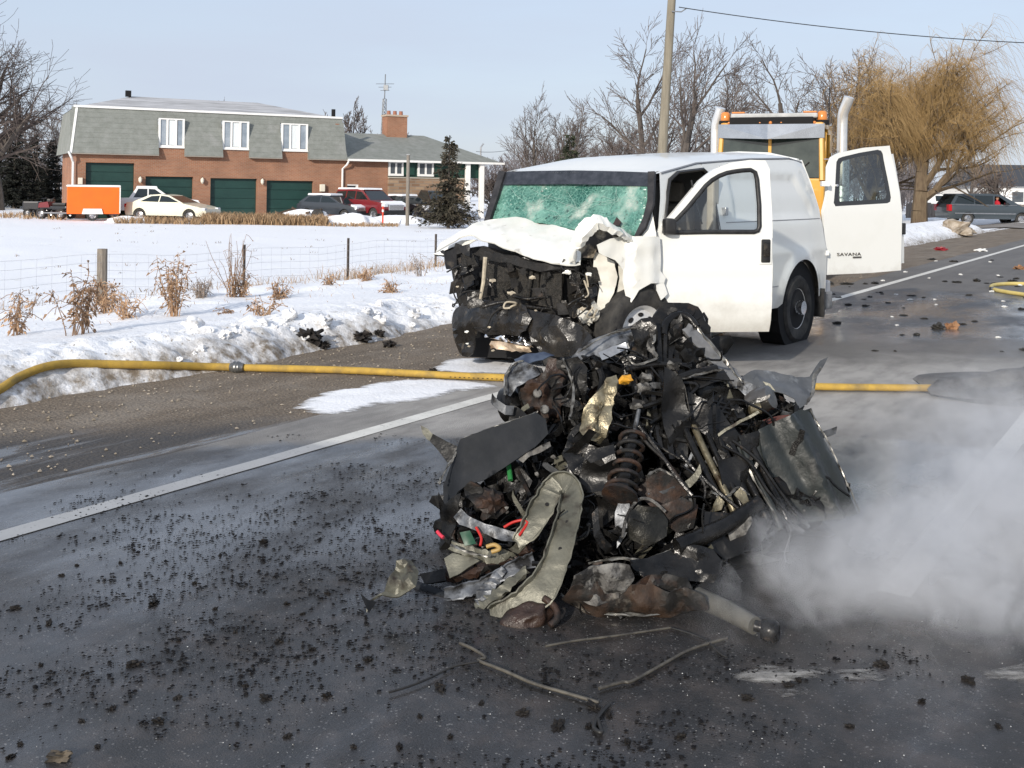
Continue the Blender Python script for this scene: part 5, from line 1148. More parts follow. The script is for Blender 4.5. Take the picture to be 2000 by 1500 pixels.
# ---- larger charred fragments one can pick out
fm_ = [MB().lump((0, 0, 0), 1, .8, 2.6, k+120, 3, (1.3, .9, .55)).build('charred_fragment', mat('fragment_black', (.005, .005, .005, 1), (.018, .014, .011, 1), scale=1.5, rough=.65, spec=.3, c3=(.20, .15, .09, 1), s3=3.5, lo3=.68, hi3=.76), None, smooth=30) for k in range(5)]
FR = [(120, 1125), (235, 820+280), (430, 1085), (640, 1160), (460, 1235), (350, 1250), (545, 1255), (610, 1270), (720, 1290), (940, 1130), (95, 1220), (150, 1105), (515, 1060), (700, 1120), (30, 1190), (345, 1365), (220, 1385), (160, 1410), (480, 1340), (520, 1365), (640, 1360), (40, 1455), (20, 1480), (190, 1460), (310, 1410), (560, 1440), (690, 1460), (820, 1400), (880, 1440), (1090, 1420), (1160, 1385), (1150, 1420), (1190, 1400), (1225, 1450), (1020, 1395), (860, 1345), (940, 1375), (780, 1460), (1330, 1440), (1460, 1365), (1540, 1340), (1560, 1330), (1660, 1420), (1720, 1300), (1800, 1370), (1890, 1330), (1950, 1420), (260, 1300), (420, 1190), (560, 1180), (590, 1200), (300, 1180), (380, 1140), (80, 1300)]
rng = random.Random(4)
for k, (u, v) in enumerate(FR):
    o = fm_[k] if k < 5 else fm_[k % 5].copy()
    if k >= 5: COL.objects.link(o)
    r = rng.choice((.008, .010, .013, .017)); b = G(u, v, 0); o.location = (b.x, b.y, r*.3); o.scale = (r, r, r); o.rotation_euler = (rng.uniform(-.3, .3), rng.uniform(-.3, .3), rng.uniform(0, 6)); tag(o, 'small charred fragment lying on the wet road around the wreck', 'fragment', 'charred fragments on the near road')
b = G(118, 1484, 0); tag(MB().lump((b.x, b.y, .012), .022, .6, 2.4, 9, 3, (1.6, .8, .6)).build('torn_foam_bit', mat('bit_beige', (.13, .105, .075, 1), (.02, .017, .014, 1), scale=12, rough=.8), None, smooth=30), 'beige and black torn scrap at the near road edge', 'scrap')
# ---- cables and strips torn from the wreck
M_CAB = mat('cable_black', (.010, .010, .010, 1), (.03, .028, .026, 1), scale=12, rough=.5); M_CABG = mat('cable_pale', (.11, .10, .08, 1), (.03, .027, .024, 1), scale=16, rough=.5)
def cable(label, pts, r, m): o = MB().tube(catmull([G(u, v, .012) for u, v in pts], 6), r, 7).build('torn_cable', m, None, smooth=60); return tag(o, label, 'cable', None)
cable('pale rubber strip running along the front of the wreck', [(898, 1256), (925, 1268), (948, 1284), (935, 1290), (985, 1310), (1040, 1334), (1100, 1352), (1170, 1372)], .006, M_CABG)
cable('straight thin rod lying beneath the wreck', [(1066, 1262), (1120, 1252), (1200, 1242), (1310, 1226)], .0045, M_CABG)
cable('dark cable curving out to the right of the wreck', [(1310, 1226), (1350, 1238), (1380, 1252), (1405, 1275), (1420, 1284)], .004, M_CAB)
cable('pale split cable slanting up to the drive shaft', [(1170, 1345), (1215, 1332), (1235, 1330), (1290, 1300), (1350, 1268), (1420, 1246)], .006, M_CABG)
cable('thin black cable trailing to the left over the road', [(935, 1292), (885, 1302), (840, 1324), (800, 1340), (760, 1352)], .004, M_CAB)
cable('black cable knot below the strips', [(1190, 1375), (1172, 1395), (1160, 1420), (1175, 1430), (1168, 1405)], .007, M_CAB)
# ---- debris strewn on the far road
rng = random.Random(14); M_DB = mat('debris_black', (.010, .010, .010, 1), (.04, .036, .03, 1), scale=9, rough=.6); M_DW = mat('debris_white', (.70, .70, .68, 1), rough=.5); M_DR = mat('debris_red', (.24, .014, .02, 1), rough=.3); M_DO = mat('debris_orange', (.30, .16, .08, 1), (.20, .10, .05, 1), scale=8, rough=.8)
def bit(u, v, r, m, label, group, sq, seed): b = G(u, v, 0); tag(MB().lump((b.x, b.y, r*.35), r, .7, 2.4, seed, 3, sq).build('debris_piece', m, None, smooth=28), label, 'debris', group)
bit(1838, 489, .10, M_DR, 'broken red tail lamp piece on the shoulder behind the van', None, (1.5, .8, .5), 1); bit(1858, 642, .06, M_DO, 'orange-brown lump lying alone on the road right of the van', None, (1.1, .9, .9), 2); bit(1992, 526, .09, M_DO, 'orange fragment beside the far edge line', None, (1.3, .9, .6), 3); bit(1917, 491, .09, M_DW, 'largest white plastic piece on the far shoulder', None, (1.5, .9, .5), 4)
bit(1832, 642, .05, M_DB, 'dark scrap touching the orange-brown lump', None, (1.4, .9, .8), 5)
for k in range(46):
    u = rng.uniform(1610, 2010); v = rng.uniform(490, 700) if k % 3 else rng.uniform(500, 580)
    if v < 470+(2000-u)*.10: continue
    if u < 1780 and v < 545: v += 60
    bit(u, v, rng.uniform(.02, .055)*(1.2 if v < 560 else .6), M_DB, 'small black debris piece scattered behind the van', 'black debris behind the van', (rng.uniform(1, 2.2), rng.uniform(.6, 1.2), rng.uniform(.3, .7)), k+200)
for k in range(18):
    u = rng.uniform(1720, 2000); v = rng.uniform(500, 660)
    if v < 480+(2000-u)*.12: continue
    bit(u, v, rng.uniform(.012, .028), M_DW, 'small white debris piece scattered behind the van', 'white debris behind the van', (1.4, .9, .5), k+300)
b = G(1985, 772, 0); o = MB().lump((b.x+.15, b.y, .0), .75, .35, 1.7, 411, 4, (1.25, .55, .30)).build('grey_mound', mat('mound_grey', (.050, .050, .052, 1), (.11, .11, .112, 1), scale=9, rough=.9, bump=.02, bscale=24), None, smooth=40); tag(o, 'low dark grey mound on the road beside the steam', 'debris mound')  # low dark grey lump on the road
# dirt-capped snow mound beside the lane
b = hit(1868, 452); tag(MB().lump((b.x, b.y, b.z+.05), .55, .5, 1.8, 400, 3, (1.1, .8, .55)).build('dirt_clod', mat('frozen_dirt', (.20, .155, .105, 1), (.42, .37, .31, 1), scale=5, rough=.95), None, smooth=35), 'frozen brown dirt lump on the snow mound before the minivan', 'dirt lump')
# ================================================================== TRACED SHEETS (bent metal with its own plane, relief and thickness)
def sheet(name, poly, p0, nrm, m, parent, amp=.02, fr=5.0, th=.006, res=14, seed=0, bend=None, smooth=38, ridge=0.0, edge=0.0):
    """poly in photo pixels, laid on the plane (p0, nrm) in the place, crumpled by amp metres"""
    pts, tris = fill2d(poly, (), res, seed, .3); nrm = nrm.normalized(); off = Vector((seed*5.31, seed*2.17, seed*.77)); V = []
    cx = sum(p[0] for p in poly)/len(poly); cy = sum(p[1] for p in poly)/len(poly)
    for p in pts:
        w = on_plane(p.x, p.y, p0, nrm); q = w*fr + off
        d = amp*(noise.noise(q) + .5*noise.noise(q*2.3) + .25*noise.noise(q*5.1))
        if ridge: d += ridge*(1-2*abs(noise.noise(q*.9 + Vector((3, 1, 7)))))
        if bend: d += bend(p.x, p.y)
        V.append(w + nrm*d)
    V, F = shell(V, [(t[0], t[2], t[1]) for t in tris] if False else [tuple(t) for t in tris], th)
    o = mesh(name, V, F, m, parent, smooth=smooth, world=True)
    return o
def ribbon(name, path, widths, m, parent, prof='flat', th=.005, up=None, twist=None, k=5, fold=.35, seed=0, jit=.006, smooth=40, flange=0.0):
    """strip of bent metal along world points; prof: flat / channel (folded edges)"""
    C = catmull(path, k); n = len(C); rng = random.Random(seed); V = []; cols = 5 if prof == 'channel' else 3
    ws = [interp(i/(n-1)*(len(widths)-1), list(enumerate(widths))) for i in range(n)]
    for i, p in enumerate(C):
        t = (C[min(i+1, n-1)]-C[max(i-1, 0)]).normalized(); u_ = (up or Vector((0, -1, .3)))
        if twist: u_ = Matrix.Rotation(interp(i/(n-1)*(len(twist)-1), list(enumerate(twist))), 3, t) @ u_
        nn = (u_ - t*u_.dot(t)).normalized(); b = t.cross(nn); w = ws[i]/2
        if prof == 'channel': sec = [(-1, -fold*1.6), (-.92, 0), (0, .06), (.92, 0), (1, -fold*1.6)]
        else: sec = [(-1, 0), (0, fold*.25), (1, 0)]
        for (x, y) in sec: V.append(p + b*(x*w) + nn*(y*w) + Vector([rng.gauss(0, jit) for _ in range(3)]))
    T = []
    for i in range(n-1):
        for j in range(cols-1):
            a = i*cols+j; T += [(a, a+1, a+cols+1), (a, a+cols+1, a+cols)]
    V, F = shell(V, T, th); return mesh(name, V, F, m, parent, smooth=smooth, world=True)
def road_film(m):
    N = m.node_tree.nodes; L = m.node_tree.links; b = N['Principled BSDF']; src = b.inputs['Base Color'].links[0].from_socket
    tc = N.new('ShaderNodeTexCoord'); sp = N.new('ShaderNodeSeparateXYZ'); L.new(tc.outputs['Object'], sp.inputs[0]); n = N.new('ShaderNodeTexNoise'); n.inputs['Scale'].default_value = 3.5; n.inputs['Detail'].default_value = 7; n.inputs['Roughness'].default_value = .7; L.new(tc.outputs['Object'], n.inputs['Vector'])
    a = N.new('ShaderNodeMath'); a.operation = 'MULTIPLY_ADD'; L.new(n.outputs['Fac'], a.inputs[0]); a.inputs[1].default_value = -.7; L.new(sp.outputs['Z'], a.inputs[2]); r = N.new('ShaderNodeMapRange'); r.inputs[1].default_value = .42; r.inputs[2].default_value = -.02; r.inputs[4].default_value = .75; L.new(a.outputs[0], r.inputs[0])
    x = N.new('ShaderNodeMix'); x.data_type = 'RGBA'; L.new(r.outputs[0], x.inputs['Factor']); L.new(src, x.inputs['A']); x.inputs['B'].default_value = (.40, .37, .31, 1); L.new(x.outputs['Result'], b.inputs['Base Color'])
road_film(M_WHITE)
# ================================================================== WHITE VAN
VO = Vector((2.44, 11.88, 0)); VT = R(38.5); VF = Vector((-math.sin(VT), -math.cos(VT), 0)); VL = Vector((math.cos(VT), -math.sin(VT), 0)); VZ = Vector((0, 0, 1))
van = empty('white_van', 'white cargo van with crushed front, shattered windshield and open doors', 'van', loc=tuple(VO), rz=math.atan2(VF.y, VF.x))
def vw(x, y, z): return VO + VF*x + VL*y + VZ*z
def vplane(a, b, c):
    A, B, C_ = vw(*a), vw(*b), vw(*c); n = (B-A).cross(C_-A).normalized()
    return A, (n if n.y < 0 else -n)
ST_ = [(.35, .955), (.45, .965), (.8, .985), (1.0, .99), (1.30, .972), (1.34, .962), (1.6, .925), (1.9, .845), (2.02, .80)]
TOPL = [(-.38, 2.0), (0, 2.035), (1.0, 2.0), (2.2, 1.925), (2.9, 1.82)]
def vside_y(x, z, recess=True):
    y = interp(z, ST_) - .07*sstep(-.1, -.85, x)*(.4+.6*sstep(.9, 2.0, z))
    y -= .035*sstep(2.2, 3.1, x)*sstep(1.3, 1.0, z)
    if recess:
        # blank window panel pressed into the side behind the door
        dx = sstep(-.42+.36*sstep(1.38, 1.85, z), -.32+.36*sstep(1.38, 1.85, z), x)*sstep(1.62, 1.54, x); dz = sstep(1.36, 1.40, z)*sstep(1.83, 1.78, z); y -= .028*dx*dz
        y += .010*math.exp(-((z-1.0)/.05)**2)
        r = math.hypot(x-.03, z-.40); y += .03*sstep(.64, .53, r)*sstep(.3, .5, z)         # wheel-arch lip
    return y
def arc(cx, cz, r, a0, a1, n): return [(cx+r*math.cos(R(a0+(a1-a0)*i/n)), cz+r*math.sin(R(a0+(a1-a0)*i/n))) for i in range(n+1)]
out_l = [(-.78, .52), (-.50, .47)] + arc(.03, .40, .515, 172, 8, 18) + [(.62, .43), (1.6, .42), (3.0, .42), (3.02, .9), (3.12, 1.25), (2.92, 1.81)] + list(reversed(TOPL))[0:] + [(-.53, 1.75), (-.63, 1.45), (-.72, .95)]
door_hole = [(1.93, .52), (2.93, .52), (2.97, .9), (3.02, 1.25), (2.86, 1.64), (2.78, 1.75), (2.6, 1.82), (2.1, 1.86), (1.98, 1.80)]
def body_side(s, holes, name, m, inset=0.0, res=.055):
    pts, tris = fill2d(out_l, holes, res, 4, .15); V = [Vector((p.x, s*(vside_y(p.x, p.y, inset == 0)-inset), p.y)) for p in pts]
    F = [tuple(t) if s < 0 else (t[0], t[2], t[1]) for t in tris]
    return mesh(name, V, F, m, van, smooth=50)
M_LIN = mat('van_lining', (.055, .052, .048, 1), (.09, .085, .08, 1), scale=3, rough=.9)
body_side(1, [door_hole], 'body_side', M_WHITE); body_side(-1, [], 'body_side', M_WHITE)
body_side(1, [door_hole], 'interior_lining', M_LIN, .05, .2); body_side(-1, [], 'interior_lining', M_LIN, .05, .2)
def roof(name, m, dz, res):
    V = []; F = []; nx = 30; ny = 16
    for i in range(nx+1):
        x = -.43 + (3.0+.43)*i/nx; ze = interp(max(-.43, min(2.9, x)), TOPL) - .02*sstep(2.8, 3.0, x); ye = vside_y(x, ze, False)
        for j in range(ny+1): f = -1+2*j/ny; V.append(Vector((x, ye*f, ze-dz+.06*(1-.85*sstep(2.3, 2.98, x))*(1-abs(f)**2.6) + (.004*math.cos(f*22) if abs(f) < .7 else 0))))
    for i in range(nx):
        for j in range(ny): a = i*(ny+1)+j; F.append((a, a+1, a+ny+2, a+ny+1))
    return mesh(name, V, F, m, van, smooth=60)
roof('roof', M_WHITE, 0, .1); roof('headliner', M_LIN, .06, .2)
for s in (1, -1):
    MB().tube([Vector((x, s*(vside_y(x, z, False)+.004), z-.012)) for x, z in TOPL], .011, 6).build('roof_gutter', mat('gutter_grey', (.22, .23, .25, 1), rough=.5), van)
# rear frame around the open cargo doorway, floor
mb = MB(); 
for s in (1, -1): mb.tube([Vector((x, s*(vside_y(x, z, False)-.04), z)) for x, z in ((-.76, .5), (-.72, .95), (-.62, 1.45), (-.52, 1.75), (-.42, 2.0))], .05, 6)
mb.tube([Vector((-.44, f*.72, 1.99+.09*(1-abs(f)**2.6))) for f in (-1, -.5, 0, .5, 1)], .05, 6); mb.build('rear_frame', M_WHITE, van, smooth=60)
MB().box((-.74, -.90, .50), (3.2, .90, .56)).build('floor', M_LIN, van)
MB().box((1.70, -.86, .56), (1.74, .86, 1.9)).build('bulkhead', mat('bulkhead_grey', (.20, .20, .20, 1), rough=.6), van)
mb = MB(); mb.bbox((-.98, -.93, .42), (-.80, .93, .62), .03); mb.build('rear_bumper', mat('bumper_grey', (.42, .43, .45, 1), rough=.45), van)
MB().bbox((-1.0, .82, .28), (-.80, .95, .50), .04).build('bumper_end', mat('bumper_dark', (.16, .16, .16, 1), (.30, .30, .30, 1), scale=12, rough=.5), van)
MB().box((-.76, .80, .62), (-.735, .93, .98)).build('tail_lamp', M_TAIL, van)
# wheel housings (dark bowls), under-body
MB().lathe([(.50, 0), (.50, .26), (.05, .30)], 24, Matrix.Translation((.03, .94, .40)) @ Matrix.Rotation(R(90), 4, 'X')).build('wheel_housing', M_DARK, van)
MB().box((-.9, -.75, .30), (3.2, .75, .49)).build('under_body', M_DARK, van)
wheel(van, (.03, .85, .37), .37, .24, 1, mat('rim_steel', (.66, .66, .65, 1), (.46, .46, .45, 1), scale=9, rough=.32, metal=.1), spokes=8)
wheel(van, (.03, -.86, .385), .385, .24, -1, M_STEEL, spokes=8)
fw = wheel(van, (3.22, .84, .44), .385, .24, 1, MATS['rim_steel'], spokes=8, steer=R(-20)); wheel(van, (3.12, -.80, .385), .385, .24, -1, M_STEEL, spokes=8)
MB().lathe([(.02, .12), (.075, .12), (.085, .05), (.085, -.02)], 18, Matrix.Translation((.03, .90, .385)) @ Matrix.Rotation(R(-90), 4, 'X')).build('hub_cap', M_CHROME, van)
mb = MB(); mb.box((-.62, .80, .22), (-.60, 1.0, .55)); mb.build('mud_flap', M_BLACKPL, van)
# A-pillar black seal, door opening seal
MB().tube([Vector((x, vside_y(x, z, False)+.006, z)) for x, z in [(1.93, .55), (1.93, 1.1), (1.98, 1.80), (2.1, 1.86), (2.6, 1.82), (2.78, 1.75), (2.86, 1.64), (3.02, 1.25), (2.97, .9)]], .018, 6).build('door_seal', M_BLACKPL, van, smooth=60)
# cab interior
M_SEAT = mat('seat_cloth', (.16, .14, .115, 1), (.24, .215, .18, 1), scale=10, rough=.9)
for y in (.42, -.42):
    st = MB().bbox((2.0, y-.26, .80), (2.55, y+.26, .98), .07).build('seat', M_SEAT, van, smooth=40); MB().bbox((1.86, y-.26, .90), (2.06, y+.26, 1.52), .08, Matrix.Rotation(R(0), 4, 'Y')).build('backrest', M_SEAT, st, smooth=40); MB().bbox((1.88, y-.14, 1.54), (1.98, y+.14, 1.74), .05).build('headrest', M_SEAT, st, smooth=40)
    MB().box((2.05, y-.2, .56), (2.5, y+.2, .80)).build('seat_base', M_DARK, st)
MB().bbox((2.80, -.88, .75), (3.20, .84, 1.22), .06).build('dashboard', M_BLACKPL, van, smooth=40)
MB().tube([Vector((2.62 + .04*math.sin(a), .42 + .19*math.cos(a), 1.20 + .19*math.sin(a))) for a in [i*2*math.pi/24 for i in range(25)]], .016, 8).build('steering_wheel', M_BLACKPL, van, smooth=60)
MB().tube([vw(2.02, .93, 1.75)-VO, vw(2.0, .96, 1.2)-VO, vw(1.98, .95, .6)-VO], .03, 6)
MB().bbox((1.90, .86, .60), (2.02, .935, 1.80), .02).build('b_pillar_trim', mat('pillar_beige', (.30, .27, .22, 1), (.42, .39, .33, 1), scale=4, rough=.8), van)
# windshield: crazed laminated glass
def crazed():
    m = bpy.data.materials.new('crazed_windshield'); m.use_nodes = True; N = m.node_tree.nodes; L = m.node_tree.links; b = N['Principled BSDF']
    tc = N.new('ShaderNodeTexCoord')
    def vor(s, ft, w=None):
        n = N.new('ShaderNodeTexVoronoi'); n.feature = ft; n.inputs['Scale'].default_value = s; L.new(w or tc.outputs['Object'], n.inputs['Vector']); return n
    def nz(s, d=5): n = N.new('ShaderNodeTexNoise'); n.inputs['Scale'].default_value = s; n.inputs['Detail'].default_value = d; L.new(tc.outputs['Object'], n.inputs['Vector']); return n.outputs['Fac']
    def rg(o, a, bb, c=0., d=1.): r = N.new('ShaderNodeMapRange'); r.inputs[1].default_value = a; r.inputs[2].default_value = bb; r.inputs[3].default_value = c; r.inputs[4].default_value = d; L.new(o, r.inputs[0]); return r.outputs[0]
    def mix(f, a, bb):
        x = N.new('ShaderNodeMix'); x.data_type = 'RGBA'; L.new(f, x.inputs['Factor'])
        for k, s in (('A', a), ('B', bb)):
            if isinstance(s, tuple): x.inputs[k].default_value = s
            else: L.new(s, x.inputs[k])
        return x.outputs['Result']
    dn = N.new('ShaderNodeMix'); dn.data_type = 'VECTOR'; dn.inputs['Factor'].default_value = .12; n3 = N.new('ShaderNodeTexNoise'); n3.inputs['Scale'].default_value = 6; L.new(tc.outputs['Object'], n3.inputs['Vector']); L.new(tc.outputs['Object'], dn.inputs['A']); L.new(n3.outputs['Color'], dn.inputs['B'])
    w = dn.outputs['Result']
    c = mix(rg(nz(5, 6), .34, .68), (.045, .150, .120, 1), (.165, .330, .270, 1))
    c = mix(rg(nz(22, 4), .55, .70), c, (.008, .038, .032, 1)); c = mix(rg(nz(2.2, 4), .52, .70), c, (.016, .085, .066, 1))
    c = mix(rg(nz(3.6, 8), .57, .70), c, (.40, .45, .40, 1))
    c = mix(rg(vor(34, 'DISTANCE_TO_EDGE', w).outputs['Distance'], .05, .006), c, (.15, .33, .27, 1))
    c = mix(rg(vor(9, 'DISTANCE_TO_EDGE', w).outputs['Distance'], .010, .001), c, (.26, .46, .38, 1))
    L.new(c, b.inputs['Base Color']); b.inputs['Roughness'].default_value = .28; b.inputs['Specular IOR Level'].default_value = .5
    bn = N.new('ShaderNodeBump'); bn.inputs['Distance'].default_value = .01; L.new(vor(30, 'F1').outputs['Distance'], bn.inputs['Height']); L.new(bn.outputs[0], b.inputs['Normal'])
    return m
wp, wn_ = vplane((2.965, .8, 1.82), (2.965, -.8, 1.82), (3.24, 0, 1.27))
M_CRZ = crazed(); M_SEAL = mat('windshield_seal', (.010, .010, .012, 1), (.035, .033, .035, 1), scale=10, rough=.6)
glass = sheet('windshield', [(986, 346), (1120, 343), (1266, 347), (1264, 400), (1252, 452), (1240, 462), (1180, 452), (1128, 452), (1060, 436), (1008, 430), (955, 434), (968, 392)], wp, wn_, M_CRZ, van, amp=.018, fr=2.5, th=.006, res=12, seed=3, bend=lambda u, v: -.05*math.sin(math.pi*max(0, min(1, (u-960)/300)))*math.sin(math.pi*max(0, min(1, (v-340)/110))), smooth=180)
sheet('shade_band', [(983, 336), (1120, 333), (1274, 337), (1272, 366), (1262, 364), (1120, 360), (976, 361)], wp + wn_*.02, wn_, mat('shade_band', (.018, .022, .03, 1), (.05, .055, .07, 1), scale=14, rough=.4, lo=.4, hi=.75), glass, amp=.006, fr=3, th=.006, res=14, seed=4)
rng = random.Random(61); ck = MB()
for cu, cv, nr, L0 in ((1124, 404, 7, 90), (1200, 390, 5, 60), (1046, 398, 4, 70)):
    for j in range(nr):
        an = 6.283*j/nr + rng.uniform(-.2, .2); u, v = cu, cv; pts = []; l_ = L0*rng.uniform(.5, 1.3)
        for s_ in range(7):
            if 972 < u < 1254 and 364 < v < 444: pts.append(on_plane(u, v, wp, wn_) + wn_*(-.05*math.sin(math.pi*max(0, min(1, (u-960)/300)))*math.sin(math.pi*max(0, min(1, (v-340)/110))) + .022))
            an += rng.gauss(0, .45); u += math.cos(an)*l_/6; v += math.sin(an)*l_/6*.75
        if len(pts) > 2: ck.tube(pts, .0012, 4, False)
tag(ck.build('crack_lines', mat('crack_white', (.28, .42, .36, 1), (.42, .54, .48, 1), scale=20, rough=.4), glass, world=True), kind='stuff')
sheet('pillar_seal', [(1268, 338), (1281, 337), (1279, 400), (1264, 446), (1250, 464), (1242, 463), (1258, 430), (1267, 395)], wp + wn_*.03, wn_, M_SEAL, van, amp=.006, th=.03, res=12, seed=5)
sheet('pillar_seal', [(978, 336), (990, 338), (975, 385), (958, 436), (948, 434), (962, 388)], wp + wn_*.02, wn_, M_SEAL, van, amp=.006, th=.03, res=10, seed=6)
sheet('glass_tear', [(1205, 424), (1214, 434), (1210, 442), (1197, 440), (1201, 432)], wp + wn_*.035, wn_, mat('torn_dark', (.05, .03, .03, 1), (.02, .015, .015, 1), scale=9, rough=.8), glass, amp=.01, th=.008, res=6)
# crumpled hood and fenders
M_CRUMP = mat('crumpled_white', (.78, .78, .74, 1), (.70, .69, .63, 1), scale=3, rough=.38, coat=.4, c3=(.34, .30, .25, 1), s3=7, lo3=.62, hi3=.76)
hp, hn = vplane((3.25, -.85, 1.33), (3.25, .85, 1.27), (3.70, -.1, 1.10))
sheet('hood', [(957, 434), (1010, 429), (1062, 437), (1130, 453), (1152, 446), (1138, 470), (1132, 508), (1112, 513), (1075, 508), (1040, 503), (1000, 494), (968, 484), (942, 476), (925, 466), (900, 470), (872, 484), (852, 494), (862, 478), (888, 462), (915, 455), (935, 442)], hp, hn, M_CRUMP, van, amp=.016, fr=4.0, th=.012, res=8, seed=7, ridge=.020, bend=lambda u, v: .02*math.sin((u-860)*.02) - .03*sstep(492, 512, v), smooth=24)
fp, fn = vplane((3.15, .97, 1.2), (3.50, .80, 1.15), (3.10, 1.0, .8))
fen = sheet('front_fender', [(1164, 478), (1190, 466), (1215, 462), (1250, 461), (1284, 462), (1286, 500), (1285, 528), (1296, 542), (1292, 552), (1262, 552), (1240, 566), (1228, 590), (1220, 578), (1214, 548), (1216, 528), (1200, 508), (1180, 500), (1168, 494)], fp, fn, M_CRUMP, van, amp=.012, fr=5, th=.010, res=8, seed=8, ridge=.012, bend=lambda u, v: .05*sstep(1215, 1235, u)-.03*sstep(1262, 1285, u), smooth=16)
sheet('fender_flap', [(1280, 545), (1296, 552), (1303, 574), (1290, 586), (1282, 568)], fp + fn*.03, fn, M_CRUMP, fen, amp=.01, th=.006, res=8, seed=9)
sheet('pillar_panel', [(1262, 400), (1274, 412), (1282, 462), (1250, 462), (1258, 440)], wp + wn_*.05, (wn_ + VL*.5), M_CRUMP, van, amp=.01, th=.01, res=9, seed=10)
M_PRIMER = mat('bare_inner_panel', (.50, .48, .42, 1), (.64, .62, .56, 1), scale=4, rough=.6, c3=(.10, .09, .075, 1), s3=5, lo3=.58, hi3=.68)
ip, inn = vplane((3.40, .75, 1.1), (3.55, .45, 1.1), (3.50, .60, .5))
sheet('inner_fender', [(1160, 490), (1180, 500), (1200, 512), (1206, 540), (1200, 572), (1190, 590), (1198, 604), (1176, 612), (1166, 596), (1172, 560), (1160, 520)], ip, inn, M_PRIMER, van, amp=.03, fr=5, th=.01, res=8, seed=11, ridge=.02)
sheet('inner_fender_fold', [(1206, 512), (1222, 530), (1226, 560), (1214, 590), (1196, 606), (1202, 578), (1208, 545)], ip - inn*.06, inn + VL*.4, M_PRIMER, van, amp=.025, fr=6, th=.008, res=8, seed=12, ridge=.02)
# rolled-up hood corner: arch of torn white sheet with a ragged beige hollow
ribbon('hood_roll', [P(1126, 508, 8.62), P(1124, 480, 8.55), P(1136, 450, 8.50), P(1164, 428, 8.50), P(1196, 440, 8.52), P(1222, 456, 8.62), P(1242, 470, 8.7)], [.10, .12, .14, .15, .12, .09, .05], M_CRUMP, van, 'channel', .008, Vector((0, -.55, .85)), k=6, seed=2, fold=.5)
sheet('hood_hollow', [(1130, 505), (1132, 470), (1150, 440), (1168, 432), (1196, 446), (1220, 462), (1196, 470), (1170, 482), (1158, 505)], P(1165, 470, 8.78), Vector((-.2, -1, .2)), mat('torn_liner', (.035, .03, .026, 1), (.30, .25, .18, 1), scale=6, rough=.8, lo=.48, hi=.60), van, amp=.05, fr=6, th=.01, res=8, seed=13, ridge=.03)
# burnt front end
M_CHAR = mat('charred', (.007, .007, .007, 1), (.022, .020, .019, 1), scale=9, rough=.55, r2=.95, bump=.006, bscale=50, c3=(.075, .055, .042, 1), s3=5, lo3=.60, hi3=.74)
M_CHARG = mat('charred_gloss', (.006, .006, .006, 1), (.022, .019, .016, 1), scale=6, rough=.14, r2=.42, bump=.008, bscale=16, c3=(.085, .070, .052, 1), s3=9, lo3=.60, hi3=.74)
M_RAD = mat('radiator_core', (.008, .008, .007, 1), (.040, .035, .029, 1), scale=26, rough=.55, bump=.02, bscale=70, c3=(.16, .14, .11, 1), s3=30, lo3=.66, hi3=.74)
rp = vw(3.52, 0, .8); rnn = VF
sheet('firewall', [(880, 490), (945, 480), (1000, 494), (1132, 512), (1170, 500), (1200, 600), (1190, 660), (1060, 690), (960, 680), (905, 640)], vw(3.36, 0, .8), rnn, M_CHAR, van, amp=.05, fr=5, th=.02, res=16, seed=14)
for k, (a, b) in enumerate((((950, 508), (1006, 514)), ((1010, 512), (1056, 518)), ((1060, 520), (1100, 526)))):
    sheet('radiator_panel', [a, b, (b[0]-3, b[1]+78), (a[0]-6, a[1]+76)], rp + VF*.05*k, VF + VL*.1, M_RAD, van, amp=.012, fr=8, th=.02, res=9, seed=20+k)
sheet('hood_latch_beam', [(948, 490), (1000, 498), (1060, 514), (1120, 517), (1135, 512), (1130, 528), (1060, 530), (1000, 514), (946, 506)], rp + VF*.16, VF, M_CHAR, van, amp=.03, fr=7, th=.03, res=8, seed=24, ridge=.015)
M_PALE = mat('pale_bar', (.50, .44, .33, 1), (.30, .26, .20, 1), scale=14, rough=.6)
for k, q in enumerate((((948, 502), (944, 552), (938, 584)), ((1098, 534), (1094, 570), (1088, 604)), ((1040, 520), (1034, 560), (1028, 600)))):
    MB().tube([P(u, v, 9.05+.1*(k == 0)) for u, v in q], [.020, .018, .014], 7).build('grille_bar', M_PALE if k < 2 else M_RAD, van, world=True)
for k, q in enumerate(([(942, 600), (985, 590), (1040, 600), (1090, 603), (1130, 596)], [(1000, 578), (1030, 584), (1062, 580), (1090, 586)], [(1090, 604), (1120, 590), (1165, 575)], [(1105, 612), (1140, 600), (1172, 592)])):
    MB().tube(catmull([P(u, v, 8.95) for u, v in q], 5), .016, 7).build('hose', M_CHARG, van, smooth=60, world=True)
rng = random.Random(9)
for k in range(16):
    u = rng.uniform(880, 945); v = rng.uniform(486, 585)
    if u < 900 and v > 560: continue
    sheet('headlamp_shard', [(u+rng.uniform(-22, -6), v+rng.uniform(-18, -4)), (u+rng.uniform(2, 20), v+rng.uniform(-20, -6)), (u+rng.uniform(6, 18), v+rng.uniform(2, 22)), (u+rng.uniform(-16, -4), v+rng.uniform(6, 24))], P(u, v, 9.55+rng.uniform(-.25, .25)), Vector((rng.uniform(-.8, .4), -1, rng.uniform(-.5, .7))), (M_CHARG, M_CHAR, M_CHAR, M_CHARG)[k % 4], van, amp=.02, fr=9, th=.01, res=8, seed=30+k)
